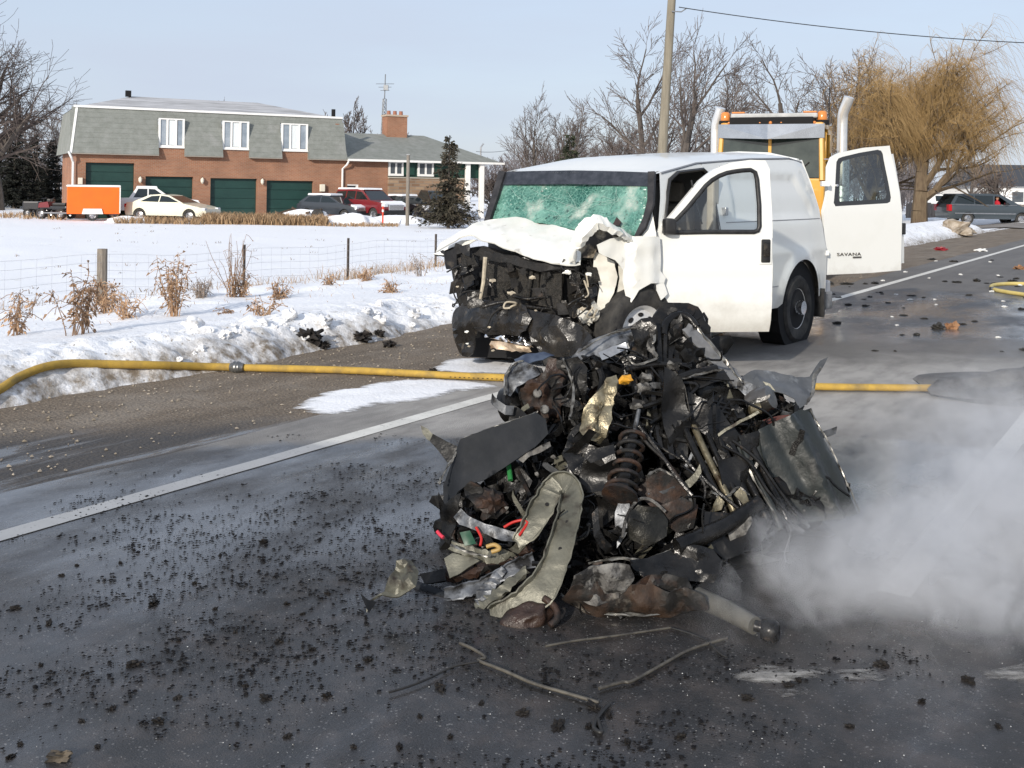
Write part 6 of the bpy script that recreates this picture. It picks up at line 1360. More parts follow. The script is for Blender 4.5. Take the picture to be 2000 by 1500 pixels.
for k in range(14):
    u = rng.uniform(1105, 1165); v = rng.uniform(510, 600)
    sheet('engine_shard', [(u+rng.uniform(-18, -5), v+rng.uniform(-20, -4)), (u+rng.uniform(2, 14), v+rng.uniform(-16, -6)), (u+rng.uniform(4, 15), v+rng.uniform(4, 22)), (u+rng.uniform(-14, -4), v+rng.uniform(6, 20))], P(u, v, 8.85+rng.uniform(-.12, .15)), Vector((rng.uniform(-.6, .6), -1, rng.uniform(-.5, .7))), (M_CHARG, M_CHAR, M_RAD)[k % 3], van, amp=.02, fr=9, th=.01, res=8, seed=60+k)
ribbon('fender_strip', [P(852, 494, 9.75), P(878, 500, 9.6), P(890, 540, 9.55), P(905, 575, 9.5), P(918, 592, 9.45)], [.06, .05, .05, .06, .04], M_CHARG, van, 'channel', seed=4)
sheet('corner_panel', [(846, 496), (872, 484), (902, 470), (930, 468), (912, 480), (888, 486), (866, 498)], hp + VF*.12, hn + VF*.6, M_CRUMP, van, amp=.02, th=.008, res=7, seed=15)
bp = vw(3.72, -.5, .6)
sheet('bumper_cover', [(893, 604), (908, 592), (935, 586), (980, 590), (1015, 588), (1034, 600), (1042, 622), (1036, 645), (1018, 656), (990, 652), (962, 655), (940, 646), (926, 660), (918, 690), (908, 697), (892, 692), (886, 660), (887, 628)], bp, VF*1 + VZ*.15 - VL*.2, M_CHARG, van, amp=.03, fr=6, th=.012, res=8, seed=16, ridge=.03, bend=lambda u, v: .06*math.sin(math.pi*max(0, min(1, (v-585)/80))) - .04*sstep(925, 886, u) - .05*abs(math.sin((u-890)*.045)), smooth=20)
sheet('bumper_piece', [(1034, 606), (1060, 612), (1095, 618), (1130, 634), (1160, 655), (1172, 684), (1130, 694), (1085, 696), (1056, 688), (1042, 660)], vw(3.82, .3, .5), VF + VZ*.2, M_CHARG, van, amp=.025, fr=6, th=.012, res=8, seed=17, ridge=.03, bend=lambda u, v: .04*math.sin(math.pi*max(0, min(1, (v-606)/85))) + .04*sstep(1060, 1045, u) - .05*abs(math.sin((u+v*.6)*.03)), smooth=20)
sheet('lower_valance', [(905, 645), (960, 655), (1040, 655), (1060, 690), (1010, 700), (950, 698), (915, 696)], vw(3.45, -.2, .3), VF, M_DARK, van, amp=.03, th=.02, res=14, seed=18)
ribbon('bumper_bar', [P(948, 652, 9.1), P(985, 660, 9.0), P(1020, 664, 8.9), P(1042, 672, 8.85)], [.05, .05, .06, .05], M_CHROME, van, 'channel', seed=5)
ribbon('bumper_bar', [P(958, 672, 9.1), P(1000, 678, 9.0), P(1036, 682, 8.95)], [.06, .07, .05], mat('scorched_bar', (.30, .20, .13, 1), (.65, .55, .42, 1), scale=8, rough=.35, metal=.5), van, 'channel', seed=6)
for k, (u, v, r) in enumerate(((1142, 612, .07), (1160, 604, .06), (1174, 616, .06), (1152, 622, .05), (1182, 604, .05))):
    MB().lump(P(u, v, 8.75), r, .5, 2.2, k, 2).build('torn_insulation', M_PRIMER, van, smooth=30, world=True)
for k in range(8):
    u = rng.uniform(1060, 1200); v = rng.uniform(640, 700)
    sheet('engine_shard', [(u-20, v-10), (u+14, v-16), (u+22, v+10), (u-10, v+14)], P(u, v, 8.7+rng.uniform(-.1, .2)), Vector((rng.uniform(-.6, .6), -1, rng.uniform(-.3, .9))), M_CHAR, van, amp=.03, fr=8, th=.01, res=8, seed=90+k)
# more of the torn engine bay: splintered plastic, wires and bright scraps
rng = random.Random(33)
for k in range(26):
    u = rng.uniform(905, 1165); v = 500 + (u-905)*.06 + rng.uniform(4, 95); w_ = rng.uniform(6, 18); h_ = rng.uniform(5, 20)
    sheet('grille_shard', [(u-w_, v-h_*rng.uniform(.3, 1)), (u+w_*rng.uniform(.2, 1), v-h_), (u+w_, v+h_*rng.uniform(.2, 1)), (u-w_*rng.uniform(.2, 1), v+h_)], P(u, v, 9.42-(u-905)*.0026-rng.uniform(.0, .14)), Vector((rng.uniform(-.8, .6), -1, rng.uniform(-.6, .8))), (M_CHAR, M_CHARG, M_RAD, M_CHARG, M_CHAR)[k % 5], van, amp=.015, fr=12, th=.006, res=7, seed=300+k)
for k in range(22):
    u = rng.uniform(890, 1170); v = rng.uniform(505, 640); q = [P(u, v, 9.2-(u-890)*.0024)]
    for j in range(4): q.append(q[-1] + Vector((rng.gauss(0, .06), rng.gauss(-.01, .02), rng.gauss(-.03, .05))))
    MB().tube(catmull(q, 4), rng.choice((.005, .007, .010)), 6).build('loose_wire', (M_CHARG, M_CHAR, M_PALE, M_CHARG)[k % 4], van, smooth=60, world=True)
for k in range(16):
    u = rng.uniform(890, 1170); v = rng.uniform(500, 685); MB().lump(P(u, v, 9.0-(u-890)*.0018), rng.uniform(.008, .022), .6, 2.2, k+500, 2, (1.5, .6, .8)).build('bright_scrap', M_PALE if k % 3 else M_CRUMP, van, smooth=30, world=True)
for z, x0, x1 in ((1.352, -.60, 1.80), (.66, .62, 1.88)): MB().tube([Vector((x0+(x1-x0)*i/12, vside_y(x0+(x1-x0)*i/12, z)+.002, z)) for i in range(13)], .0045, 5).build('panel_seam', mat('seam_grey', (.25, .25, .26, 1), rough=.7), van)
MB().bbox((1.80, .93, 1.42), (1.86, .985, 1.50), .01).build('door_striker', M_STEEL, van)
sheet('wheel_liner', [(1205, 600), (1232, 578), (1262, 556), (1284, 552), (1292, 590), (1304, 640), (1290, 660), (1200, 690)], vw(3.3, .50, .5), VL + VF*.3, M_DARK, van, amp=.03, th=.01, res=14, seed=19)
ribbon('sill_edge', [P(1288, 580, 8.9), P(1298, 610, 8.9), P(1304, 642, 8.9)], [.07, .05, .05], M_CRUMP, van, 'channel', seed=8)
# ---- open front door: flat stamped panel with window opening
HI = vw(3.10, .97, 0); HO = P(1507, 648, 9.08); de = Vector((HO.x-HI.x, HO.y-HI.y, 0)).normalized(); dnn = Vector((de.y, -de.x, 0))     # outer face towards the camera side
def dpl(u, v, off=0.0):
    w = on_plane(u, v, HI + dnn*off, dnn); return w
def dcoord(u, v): w = dpl(u, v); return ((w-HI).dot(de), w.z)
dout = [dcoord(*q) for q in ((1286, 648), (1400, 650), (1506, 649), (1508, 600), (1509, 450), (1508, 330), (1500, 313), (1470, 312), (1430, 318), (1398, 331), (1370, 352), (1330, 398), (1281, 455), (1280, 520), (1283, 600))]
dwin = [dcoord(*q) for q in ((1292, 456), (1330, 456), (1380, 455), (1430, 455), (1474, 455), (1482, 452), (1485, 444), (1486, 400), (1484, 348), (1481, 335), (1472, 330), (1455, 331), (1440, 333), (1424, 336), (1408, 342), (1393, 351), (1380, 362), (1340, 408))]
pts, tr = fill2d(dout, [dwin], .05, 6, .1)
def dpt(e, z, off): 
    k = -.03*sstep(.52, .40, z) - .05*sstep(1.30, 1.95, z) + .010*math.exp(-((z-.98)/.05)**2) - .012*sstep(.66, .60, z)
    return HI + de*e + VZ*z + dnn*(off + k)
door = mesh('front_door', *shell([dpt(p.x, p.y, .0) for p in pts], [tuple(t) for t in tr], .0+.055), M_WHITE, van, smooth=35, world=True)
def trim(name, loop, r, m, off, parent, flat=1.0): return MB().tube([dpt(e, z, off) for e, z in loop + [loop[0], loop[1]]], r, 8).build(name, m, parent, smooth=60, world=True)
ins = lambda loop, k: [(sum(q[0] for q in loop)/len(loop)*(k)+e*(1-k), sum(q[1] for q in loop)/len(loop)*k+z*(1-k)) for e, z in loop]
trim('window_trim', ins(dwin, .03), .021, M_BLACKPL, .0, door)
M_DGL = glass_mat('door_glass', (.86, .90, .90, 1), .06)
pts, tr = fill2d(ins(dwin, .02), (), .2, 1, 0); mesh('door_window', [dpt(p.x, p.y, -.02) for p in pts], [tuple(t) for t in tr], M_DGL, door, world=True)
he, hz_ = dcoord(1494, 490); hm = Matrix.Translation(dpt(he, hz_, .012)) @ Matrix(((de.x, 0, dnn.x, 0), (de.y, 0, dnn.y, 0), (0, 1, 0, 0), (0, 0, 0, 1)))
hd = MB().bbox((-.045, -.105, -.02), (.045, .105, .014), .03, hm).build('door_handle', M_BLACKPL, door, smooth=40, world=True)
MB().bbox((-.028, -.05, .010), (.028, .08, .03), .012, hm).build('handle_grip', M_CHARG, hd, smooth=40, world=True)
MB().bbox((-.06, -.12, -.004), (.06, .12, .004), .03, hm).build('handle_recess', M_WHITE, door, smooth=40, world=True)
me_, mz = dcoord(1302, 444); mm = Matrix.Translation(dpt(me_, mz, .05)) @ Matrix(((de.x, 0, dnn.x, 0), (de.y, 0, dnn.y, 0), (0, 1, 0, 0), (0, 0, 0, 1)))
MB().bbox((-.05, -.06, -.05), (.06, .08, .05), .03, mm).build('door_mirror', M_BLACKPL, door, smooth=40, world=True)
MB().tube([dpt(*dcoord(1356, 352), -.03), dpt(*dcoord(1364, 400), -.03), dpt(*dcoord(1374, 438), -.03)], .008, 5).build('window_run', M_BLACKPL, door, world=True)
pe, pz = dcoord(1400, 560); pts, tr = fill2d([(dout[0][0]+.06, .50), (1.02, .50), (1.02, 1.24), (dout[0][0]+.06, 1.22)], (), .15, 2, 0); mesh('door_card', [dpt(p.x, p.y, -.064) for p in pts], [tuple(t) for t in tr], M_LIN, door, world=True)
for z in (.65, 1.05): MB().bbox((-.06, -.04, -.03), (.06, .04, .03), .01, Matrix.Translation(dpt(.02, z, -.09))).build('hinge', M_STEEL, door, world=True)
# ---- open rear door
RI = vw(-.74, .92, 0); RO = P(1768, 527, 12.45); re_ = Vector((RO.x-RI.x, RO.y-RI.y, 0)).normalized(); rn_ = Vector((re_.y, -re_.x, 0))
def rc(u, v): w = on_plane(u, v, RI, rn_); return ((w-RI).dot(re_), w.z)
def rpt(e, z, off): return RI + re_*e + VZ*z + rn_*(off - .10*sstep(1.35, 2.25, z)**1.3 - .0)
rout = [rc(*q) for q in ((1612, 537), (1700, 533), (1760, 528), (1762, 420), (1756, 330), (1750, 284), (1700, 288), (1650, 298), (1636, 306), (1626, 325), (1618, 380), (1609, 412))]
rwin = [rc(*q) for q in ((1632, 403), (1684, 400), (1734, 397), (1740, 394), (1742, 386), (1739, 340), (1736, 300), (1733, 294), (1726, 292), (1690, 298), (1656, 306), (1648, 309), (1643, 316), (1635, 360), (1629, 396))]
pts, tr = fill2d(rout, [rwin], .05, 7, .1); rdoor = mesh('rear_door', *shell([rpt(p.x, p.y, 0) for p in pts], [tuple(t) for t in tr], .045), M_WHITE, van, smooth=35, world=True)
fr_in = ins(rwin, .16); pts, tr = fill2d(rwin, [fr_in], .06, 3, .1); mesh('window_frame', [rpt(p.x, p.y, -.004) for p in pts], [tuple(t) for t in tr], mat('frit_black', (.035, .037, .04, 1), rough=.3), rdoor, smooth=60, world=True)
pts, tr = fill2d(fr_in, (), .1, 2, 0); mesh('window_pane', [rpt(p.x, p.y, -.006) for p in pts], [tuple(t) for t in tr], glass_mat('rear_glass', (.50, .62, .60, 1), .09), rdoor, smooth=180, world=True)
edge_in = [(e, z) for e, z in (rc(1757, 300), rc(1766, 420), rc(1772, 515))]
ribbon('door_edge_flange', [rpt(*rc(1760, 300), -.06), rpt(*rc(1764, 380), -.06), rpt(*rc(1769, 460), -.06), rpt(*rc(1770, 515), -.06)], [.10, .10, .10, .10], M_WHITE, rdoor, 'channel', .01, rn_ + re_*.3, jit=.001)
lm_ = Matrix.Translation(rpt(*rc(1768, 447), -.03)) @ Matrix(((re_.x, 0, rn_.x, 0), (re_.y, 0, rn_.y, 0), (0, 1, 0, 0), (0, 0, 0, 1)))
MB().bbox((-.025, -.07, -.02), (.025, .07, .02), .01, lm_).build('door_latch', M_BLACKPL, rdoor, world=True)
for z in (.95, 1.75): MB().bbox((-.05, -.04, -.03), (.05, .04, .03), .012, Matrix.Translation(RI + VZ*z + rn_*.02)).build('hinge', M_WHITE, rdoor, world=True)
MB().cyl(rpt(*rc(1636, 362), .0), rpt(*rc(1636, 362), .03), .015, 8).build('wiper_nut', M_CHROME, rdoor, world=True)
# lettering
tcv = bpy.data.curves.new('letters', 'FONT'); tcv.body = 'SAVANA'; tcv.size = .125; tcv.extrude = .003; tcv.space_character = 1.12; tcv.align_x = 'LEFT'
tob = bpy.data.objects.new('letters_tmp', tcv); COL.objects.link(tob); bpy.context.view_layer.update()
tme = bpy.data.meshes.new_from_object(tob.evaluated_get(bpy.context.evaluated_depsgraph_get())); bpy.data.objects.remove(tob)
w0 = rpt(*rc(1634, 500), .006); tmx = Matrix.Translation(w0) @ Matrix(((re_.x, 0, rn_.x, 0), (re_.y, 0, rn_.y, 0), (0, 1, 0, 0), (0, 0, 0, 1))) @ Matrix.Diagonal((.72, .42, 1, 1))
bmx = bmesh.new(); bmx.from_mesh(tme); V = [tmx @ v.co for v in bmx.verts]; bmx.verts.index_update(); F = [[v.index for v in f.verts] for f in bmx.faces]; bmx.free()
mesh('door_lettering', V, F, mat('letter_grey', (.05, .045, .04, 1), (.12, .11, .10, 1), scale=30, rough=.4), rdoor, world=True)
MB().bbox((.245, -.030, -.001), (.38, -.010, .003), .002, tmx @ Matrix.Diagonal((1/.72, 1/.42, 1, 1))).build('door_badge', MATS['letter_grey'], rdoor, world=True)
# ================================================================== BURNT WRECK
WB = Vector((.55, 4.6, 0))
wreck = empty('burnt_wreck', 'charred torn-off front end of a car heaped on the road before the van', 'wreck', loc=tuple(WB))
def WY(u, v, dy=0.0): return 4.05 + (1200-v)/580*.95 + .22*((u-1200)/450)**2 + dy
def WP(u, v, dy=0.0): return P(u, v, WY(u, v, dy))
M_SOOT = mat('soot', (.0025, .0025, .0025, 1), (.007, .0065, .006, 1), scale=13, rough=.22, r2=.7, spec=.35, bump=.004, bscale=30, c3=(.030, .019, .013, 1), s3=9, lo3=.60, hi3=.72)
M_SOOTM = mat('sooty_metal', (.005, .005, .005, 1), (.022, .021, .020, 1), scale=10, rough=.12, r2=.45, metal=.45, spec=.5, bump=.005, bscale=22, c3=(.10, .072, .05, 1), s3=12, lo3=.62, hi3=.74)
M_RUST = mat('burnt_rust', (.014, .008, .006, 1), (.050, .025, .014, 1), scale=16, rough=.45, r2=.9, bump=.004, bscale=60, c3=(.006, .0055, .005, 1), s3=10, lo3=.40, hi3=.56)
M_RUSTG = mat('burnt_rust_gloss', (.014, .009, .007, 1), (.040, .021, .014, 1), scale=9, rough=.32, r2=.7, bump=.010, bscale=28, c3=(.095, .065, .045, 1), s3=8, lo3=.60, hi3=.74)
M_OLIVE = mat('scorched_olive_steel', (.075, .073, .056, 1), (.165, .160, .126, 1), scale=6, rough=.36, r2=.55, metal=.3, c3=(.030, .023, .017, 1), s3=9, lo3=.55, hi3=.68, bump=.003, bscale=40)
M_SLATE = mat('slate_plastic', (.011, .013, .016, 1), (.017, .019, .023, 1), scale=6, rough=.6, r2=.75, spec=.22, c3=(.07, .07, .07, 1), s3=16, lo3=.68, hi3=.76, bump=.004, bscale=20)
M_SILV = mat('torn_silver', (.19, .20, .215, 1), (.07, .073, .078, 1), scale=13, rough=.34, r2=.6, metal=.45, c3=(.015, .014, .013, 1), s3=10, lo3=.48, hi3=.60, bump=.005, bscale=22)
M_BRASS = mat('pale_gold_cast', (.12, .10, .06, 1), (.26, .23, .16, 1), scale=14, rough=.34, metal=.6, c3=(.05, .035, .02, 1), s3=9, lo3=.58, hi3=.70, bump=.004, bscale=50)
M_ASH = mat('ash_grey', (.19, .185, .172, 1), (.06, .056, .052, 1), scale=16, rough=.8, c3=(.012, .011, .010, 1), s3=11, lo3=.47, hi3=.56, bump=.012, bscale=34)
M_BELLY = mat('burnt_belly', (.040, .023, .014, 1), (.010, .009, .008, 1), scale=9, rough=.4, r2=.9, lo=.4, hi=.6, c3=(.09, .08, .066, 1), s3=14, lo3=.60, hi3=.70, bump=.010, bscale=16)
M_DGREEN = mat('burnt_green_panel', (.010, .013, .013, 1), (.022, .026, .025, 1), scale=4, rough=.35, r2=.6, c3=(.005, .005, .005, 1), s3=4, lo3=.55, hi3=.70, bump=.006, bscale=12)
NC = Vector((0, -1, .35))
def ws(name, poly, m, dy=0.0, n=NC, amp=.016, fr=7, th=.004, res=10, seed=0, ridge=.0, bend=None, parent=None, smooth=36):
    cu = sum(q[0] for q in poly)/len(poly); cv = sum(q[1] for q in poly)/len(poly)
    return sheet(name, poly, WP(cu, cv, dy), Vector(n), m, parent or wreck, amp, fr, th, res, seed, bend, smooth, ridge)
def wr(name, path, widths, m, dy=0.0, prof='channel', seed=0, up=None, twist=None, fold=.35, th=.006, jit=.004, parent=None):
    return ribbon(name, [WP(q[0], q[1], dy + (q[2] if len(q) > 2 else 0)) for q in path], widths, m, parent or wreck, prof, th, up, twist, 5, fold, seed, jit)
def wt(name, path, r, m, dy=0.0, n=8, k=5, parent=None):
    C = catmull([WP(q[0], q[1], dy + (q[2] if len(q) > 2 else 0)) for q in path], k)
    rr = r if not isinstance(r, (list, tuple)) else [interp(i/(len(C)-1)*(len(r)-1), list(enumerate(r))) for i in range(len(C))]
    return MB().tube(C, rr, n).build(name, m, parent or wreck, smooth=50, world=True)
# --- core mass: several ragged lumps, hollow looking
for k, (u, v, dy, r, sq) in enumerate(((1210, 1010, .54, .38, (1.15, .8, .85)), (1330, 900, .56, .40, (1.0, .8, 1.0)), (1255, 800, .52, .27, (.8, .8, 1.1)), (1430, 960, .60, .36, (1.1, .8, .85)), (1080, 960, .54, .28, (1, .8, 1)), (1110, 820, .54, .18, (.9, .8, 1.2)), (1515, 945, .62, .20, (.9, .7, .9)), (1280, 1110, .40, .28, (1.5, .9, .55)), (1330, 720, .40, .17, (1.2, .8, 1.1)), (960, 1020, .45, .20, (1, .8, .9)))):
    MB().lump(WP(u, v, dy), r, .55, 2.6, k+3, 4, sq).build('charred_mass', M_SOOT, wreck, smooth=28, world=True)
# --- left: slate bumper skin with its dark flank and torn fin
ws('bumper_skin', [(900, 858), (960, 836), (1010, 820), (1047, 806), (1064, 818), (1069, 846), (1045, 872), (1018, 892), (985, 914), (947, 938), (916, 946), (895, 960), (880, 985), (866, 1002), (858, 975), (858, 945), (870, 918), (886, 890)], M_SLATE, -.10, (-.25, -1, .45), amp=.008, fr=5, th=.007, res=9, seed=1, bend=lambda u, v: -.07*sstep(905, 860, u) - .02*sstep(1030, 1070, u), smooth=60)
ws('bumper_flank', [(858, 960), (872, 985), (890, 968), (902, 962), (898, 1000), (888, 1040), (884, 1062), (872, 1052), (862, 1010)], M_SOOTM, -.06, (-.7, -1, .1), amp=.02, seed=2, ridge=.01)
ws('torn_fin', [(846, 848), (872, 862), (897, 874), (888, 892), (874, 904), (856, 880), (840, 862)], M_SOOT, -.02, (-.3, -1, .6), amp=.012, seed=3)
ws('torn_fin_tip', [(822, 831), (836, 838), (852, 856), (848, 868), (834, 858), (826, 848)], M_OLIVE, -.03, (-.3, -1, .6), amp=.008, seed=4, res=7)
ws('skin_slot', [(1003, 846), (1018, 834), (1022, 838), (1006, 858)], M_SOOT, -.125, (-.25, -1, .45), amp=.004, th=.004, res=6)
ws('torn_edge', [(1012, 898), (1024, 886), (1046, 876), (1074, 862), (1076, 872), (1056, 884), (1036, 892), (1022, 904)], M_ASH, -.09, (0, -1, .5), amp=.02, fr=16, seed=5, res=6, ridge=.012)
# --- big looped olive beam and the strips at its foot
wr('looped_beam', [(962, 1214, -.06), (1018, 1190, -.09), (1060, 1150, -.12), (1086, 1098, -.14), (1104, 1040, -.15), (1116, 990, -.14), (1117, 958, -.12), (1100, 942, -.10), (1080, 956, -.09), (1058, 996, -.08), (1036, 1034, -.07), (1008, 1062, -.05)], [.10, .12, .115, .10, .095, .09, .085, .08, .09, .10, .08, .04], M_OLIVE, -.03, seed=6, up=Vector((-.35, -1, .5)), fold=-.26, jit=.0025)
for (u, v, dy) in ((1094, 1072, -.19), (1086, 1102, -.18), (1074, 1130, -.16), (1050, 1160, -.13), (1108, 1020, -.19), (1068, 985, -.13)): MB().lathe([(.001, 0), (.007, 0), (.008, .004)], 10, Matrix.Translation(WP(u, v, dy+.012)) @ Matrix.Rotation(R(70), 4, 'X')).build('bolt_hole', M_DARK, wreck, world=True)
ws('beam_web', [(1058, 1000), (1080, 962), (1098, 950), (1104, 975), (1094, 1020), (1070, 1052), (1040, 1062)], M_RUSTG, .02, (-.3, -1, .3), amp=.02, seed=7)
wr('floor_strip', [(806, 1178), (850, 1186), (905, 1198), (965, 1216)], [.05, .06, .06, .07], M_OLIVE, -.02, seed=8, up=Vector((0, -.5, 1)), fold=-.3)
wr('floor_strip', [(800, 1160), (850, 1172), (900, 1182), (960, 1196), (1010, 1190)], [.05, .06, .07, .06, .04], M_OLIVE, .05, seed=9, up=Vector((.1, -.6, 1)), fold=-.3)
wr('floor_strip', [(872, 1110), (915, 1106), (950, 1098), (1000, 1080), (1040, 1066)], [.10, .09, .07, .05, .04], M_RUSTG, .02, seed=10, up=Vector((0, -.8, 1)))
wr('floor_strip', [(880, 1065), (920, 1080), (960, 1088), (1000, 1078), (1030, 1050)], [.04, .05, .05, .04, .03], M_OLIVE, .0, seed=11)
wt('bent_pipe', [(815, 1146), (850, 1158), (885, 1176), (912, 1190)], .022, M_SLATE, -.02)
wr('silver_strut', [(868, 1164), (905, 1156), (940, 1146), (975, 1126), (1010, 1108), (1044, 1096)], [.05, .055, .05, .045, .05, .06], M_SILV, -.05, seed=12, up=Vector((0, -.8, 1)), fold=-.3, jit=.002)
wr('silver_strut', [(984, 1110), (965, 1132), (945, 1160), (936, 1182)], [.035, .045, .06, .04], M_SILV, -.07, seed=13, up=Vector((-.2, -.8, 1)))
wr('olive_strap', [(1028, 1110), (1000, 1135), (968, 1160), (930, 1185)], [.03, .04, .045, .04], M_OLIVE, -.07, seed=14, up=Vector((-.2, -.8, 1)))
ws('brown_slab', [(948, 1190), (980, 1160), (1020, 1118), (1046, 1102), (1060, 1112), (1040, 1150), (1000, 1184), (960, 1204)], M_RUSTG, .03, (0, -.8, 1), amp=.01, seed=15)
ws('sheared_panel', [(868, 1092), (885, 1082), (925, 1090), (938, 1098), (900, 1118), (878, 1128)], M_OLIVE, -.02, (-.2, -.8, .9), amp=.015, seed=16, res=8)
ws('black_slab', [(820, 1120), (868, 1108), (940, 1104), (935, 1120), (880, 1134), (830, 1142)], M_SOOT, .05, (0, -.7, 1), amp=.015, seed=17)
# --- left tip
tipp = G(770, 1175, .06)
sheet('end_bracket', [(752, 1158), (766, 1128), (778, 1102), (790, 1098), (804, 1102), (817, 1122), (814, 1152), (796, 1160), (780, 1166), (748, 1166), (732, 1176), (718, 1200), (722, 1180)], tipp, Vector((-.2, -1, 1.1)), M_OLIVE, wreck, amp=.015, fr=12, th=.008, res=7, seed=18, ridge=.035, smooth=16)
sheet('end_bracket_fold', [(704, 1160), (718, 1172), (736, 1176), (728, 1186), (720, 1198), (712, 1180)], tipp + Vector((0, 0, .02)), Vector((.3, -1, .7)), M_SOOTM, wreck, amp=.01, th=.006, res=7, seed=19)
wr('end_strap', [(805, 1155), (812, 1180), (830, 1196), (862, 1204)], [.04, .05, .05, .03], M_OLIVE, -.02, seed=20)
wt('brake_line', [(812, 1200), (850, 1206), (900, 1212), (930, 1218)], .010, M_BRASS, -.04)
MB().lump(WP(1026, 1208, -.10), .075, .22, 1.5, 5, 4, (1.35, .9, .72), Matrix.Rotation(R(-22), 4, 'Y')).build('burnt_muffler', M_RUSTG, wreck, smooth=60, world=True)
wt('muffler_flange', [(1062, 1168), (1084, 1186), (1088, 1208), (1074, 1222)], .014, M_RUST, -.14)
wt('muffler_neck', [(985, 1225), (975, 1244), (985, 1256)], [.05, .045, .03], M_SOOT, -.08)
# --- inner left cluster
ws('torn_strip', [(888, 1012), (902, 996), (914, 1008), (950, 1026), (993, 1037), (1028, 1044), (1016, 1060), (980, 1058), (945, 1042), (915, 1030), (898, 1026)], M_SILV, -.06, (-.2, -1, .7), amp=.02, fr=10, seed=21, res=7, ridge=.015)
ws('rusted_bracket', [(905, 952), (920, 940), (938, 948), (966, 980), (970, 1002), (948, 1004), (930, 988), (908, 968)], M_RUST, -.05, (-.2, -1, .5), amp=.03, fr=10, seed=22, res=7, ridge=.02)
MB().lump(WP(960, 985, -.02), .055, .5, 2.5, 7, 3).build('rusted_lug', M_RUST, wreck, smooth=40, world=True)
M_REDW = mat('red_wire', (.42, .02, .015, 1), rough=.4); M_GRNW = mat('green_strap', (.02, .16, .04, 1), rough=.4); M_YELW = mat('tan_wire', (.34, .22, .07, 1), rough=.5)
wt('red_wire', [(984, 1030), (1002, 1020), (1022, 1016), (1032, 1022)], .006, M_REDW, -.10); wt('red_wire', [(1014, 1046), (1024, 1032), (1030, 1022)], .006, M_REDW, -.10); wt('red_wire', [(930, 1030), (940, 1050), (938, 1066)], .006, M_REDW, -.09)
wt('tan_wire', [(950, 1068), (966, 1064), (976, 1072), (960, 1078)], .009, M_YELW, -.08); wt('green_strap', [(992, 904), (995, 920), (997, 938)], .012, M_GRNW, -.02)
wt('red_reflector', [(854, 1038), (860, 1045), (866, 1050)], .008, mat('pink_red', (.55, .04, .07, 1), rough=.3), -.08); ws('green_film', [(898, 1040), (918, 1036), (930, 1062), (908, 1066)], mat('green_film', (.01, .06, .03, 1), rough=.3), -.02, amp=.012, seed=23, res=8)
# --- hub and bracket above the slate skin
MB().lump(WP(1062, 775, .06), .105, .45, 2.3, 9, 4, (.95, .8, 1.15)).build('steering_knuckle', M_RUST, wreck, smooth=40, world=True)
MB().lathe([(.03, -.04), (.085, -.03), (.088, .02), (.05, .04), (.02, .05)], 20, Matrix.Translation(WP(1000, 790, .08)) @ Matrix.Rotation(R(70), 4, 'Y') @ Matrix.Rotation(R(30), 4, 'X')).build('brake_disc', M_SOOTM, wreck, smooth=50, world=True)
for (u, v) in ((1050, 768), (1064, 800)): MB().lathe([(.014, -.01), (.022, 0), (.018, .012), (.008, .014)], 10, Matrix.Translation(WP(u, v, -.05)) @ Matrix.Rotation(R(75), 4, 'X')).build('wheel_stud', M_ASH, wreck, world=True)
ws('knuckle_shroud', [(984, 768), (988, 735), (1000, 712), (1018, 704), (1046, 716), (1058, 734), (1034, 746), (1012, 758), (1000, 778)], M_SILV, -.02, (-.4, -1, .6), amp=.025, seed=24, res=8, ridge=.02)
ws('blue_cloth', [(1004, 702), (1030, 694), (1062, 688), (1082, 692), (1060, 704), (1034, 712), (1012, 714)], mat('scorched_blue', (.018, .028, .055, 1), (.06, .08, .12, 1), scale=14, rough=.7), .06, (-.2, -.6, 1), amp=.02, seed=25, res=7)
ws('knuckle_ear', [(1060, 735), (1072, 700), (1086, 700), (1096, 735), (1090, 770), (1068, 770)], M_RUSTG, .0, (.1, -1, .3), amp=.02, seed=26, res=8)
ws('cast_bracket', [(1138, 846), (1146, 800), (1162, 772), (1184, 744), (1200, 734), (1208, 752), (1198, 790), (1192, 822), (1188, 852), (1172, 868), (1152, 860)], M_BRASS, -.12, (-.1, -1, .4), amp=.016, fr=12, th=.03, seed=27, res=7, ridge=.02)
wr('bracket_rib', [(1192, 748), (1180, 775), (1170, 805), (1160, 835)], [.012, .014, .014, .012], M_BRASS, -.17, prof='channel', seed=28, fold=.8)
wr('door_skin', [(1140, 925), (1120, 890), (1128, 860), (1140, 830)], [.05, .09, .08, .04], M_SOOTM, -.06, seed=29)
ws('hinge_panel', [(1098, 930), (1116, 890), (1134, 862), (1160, 870), (1190, 880), (1196, 905), (1170, 925), (1140, 945)], M_SOOTM, -.03, (-.2, -1, .2), amp=.02, seed=30, ridge=.02)
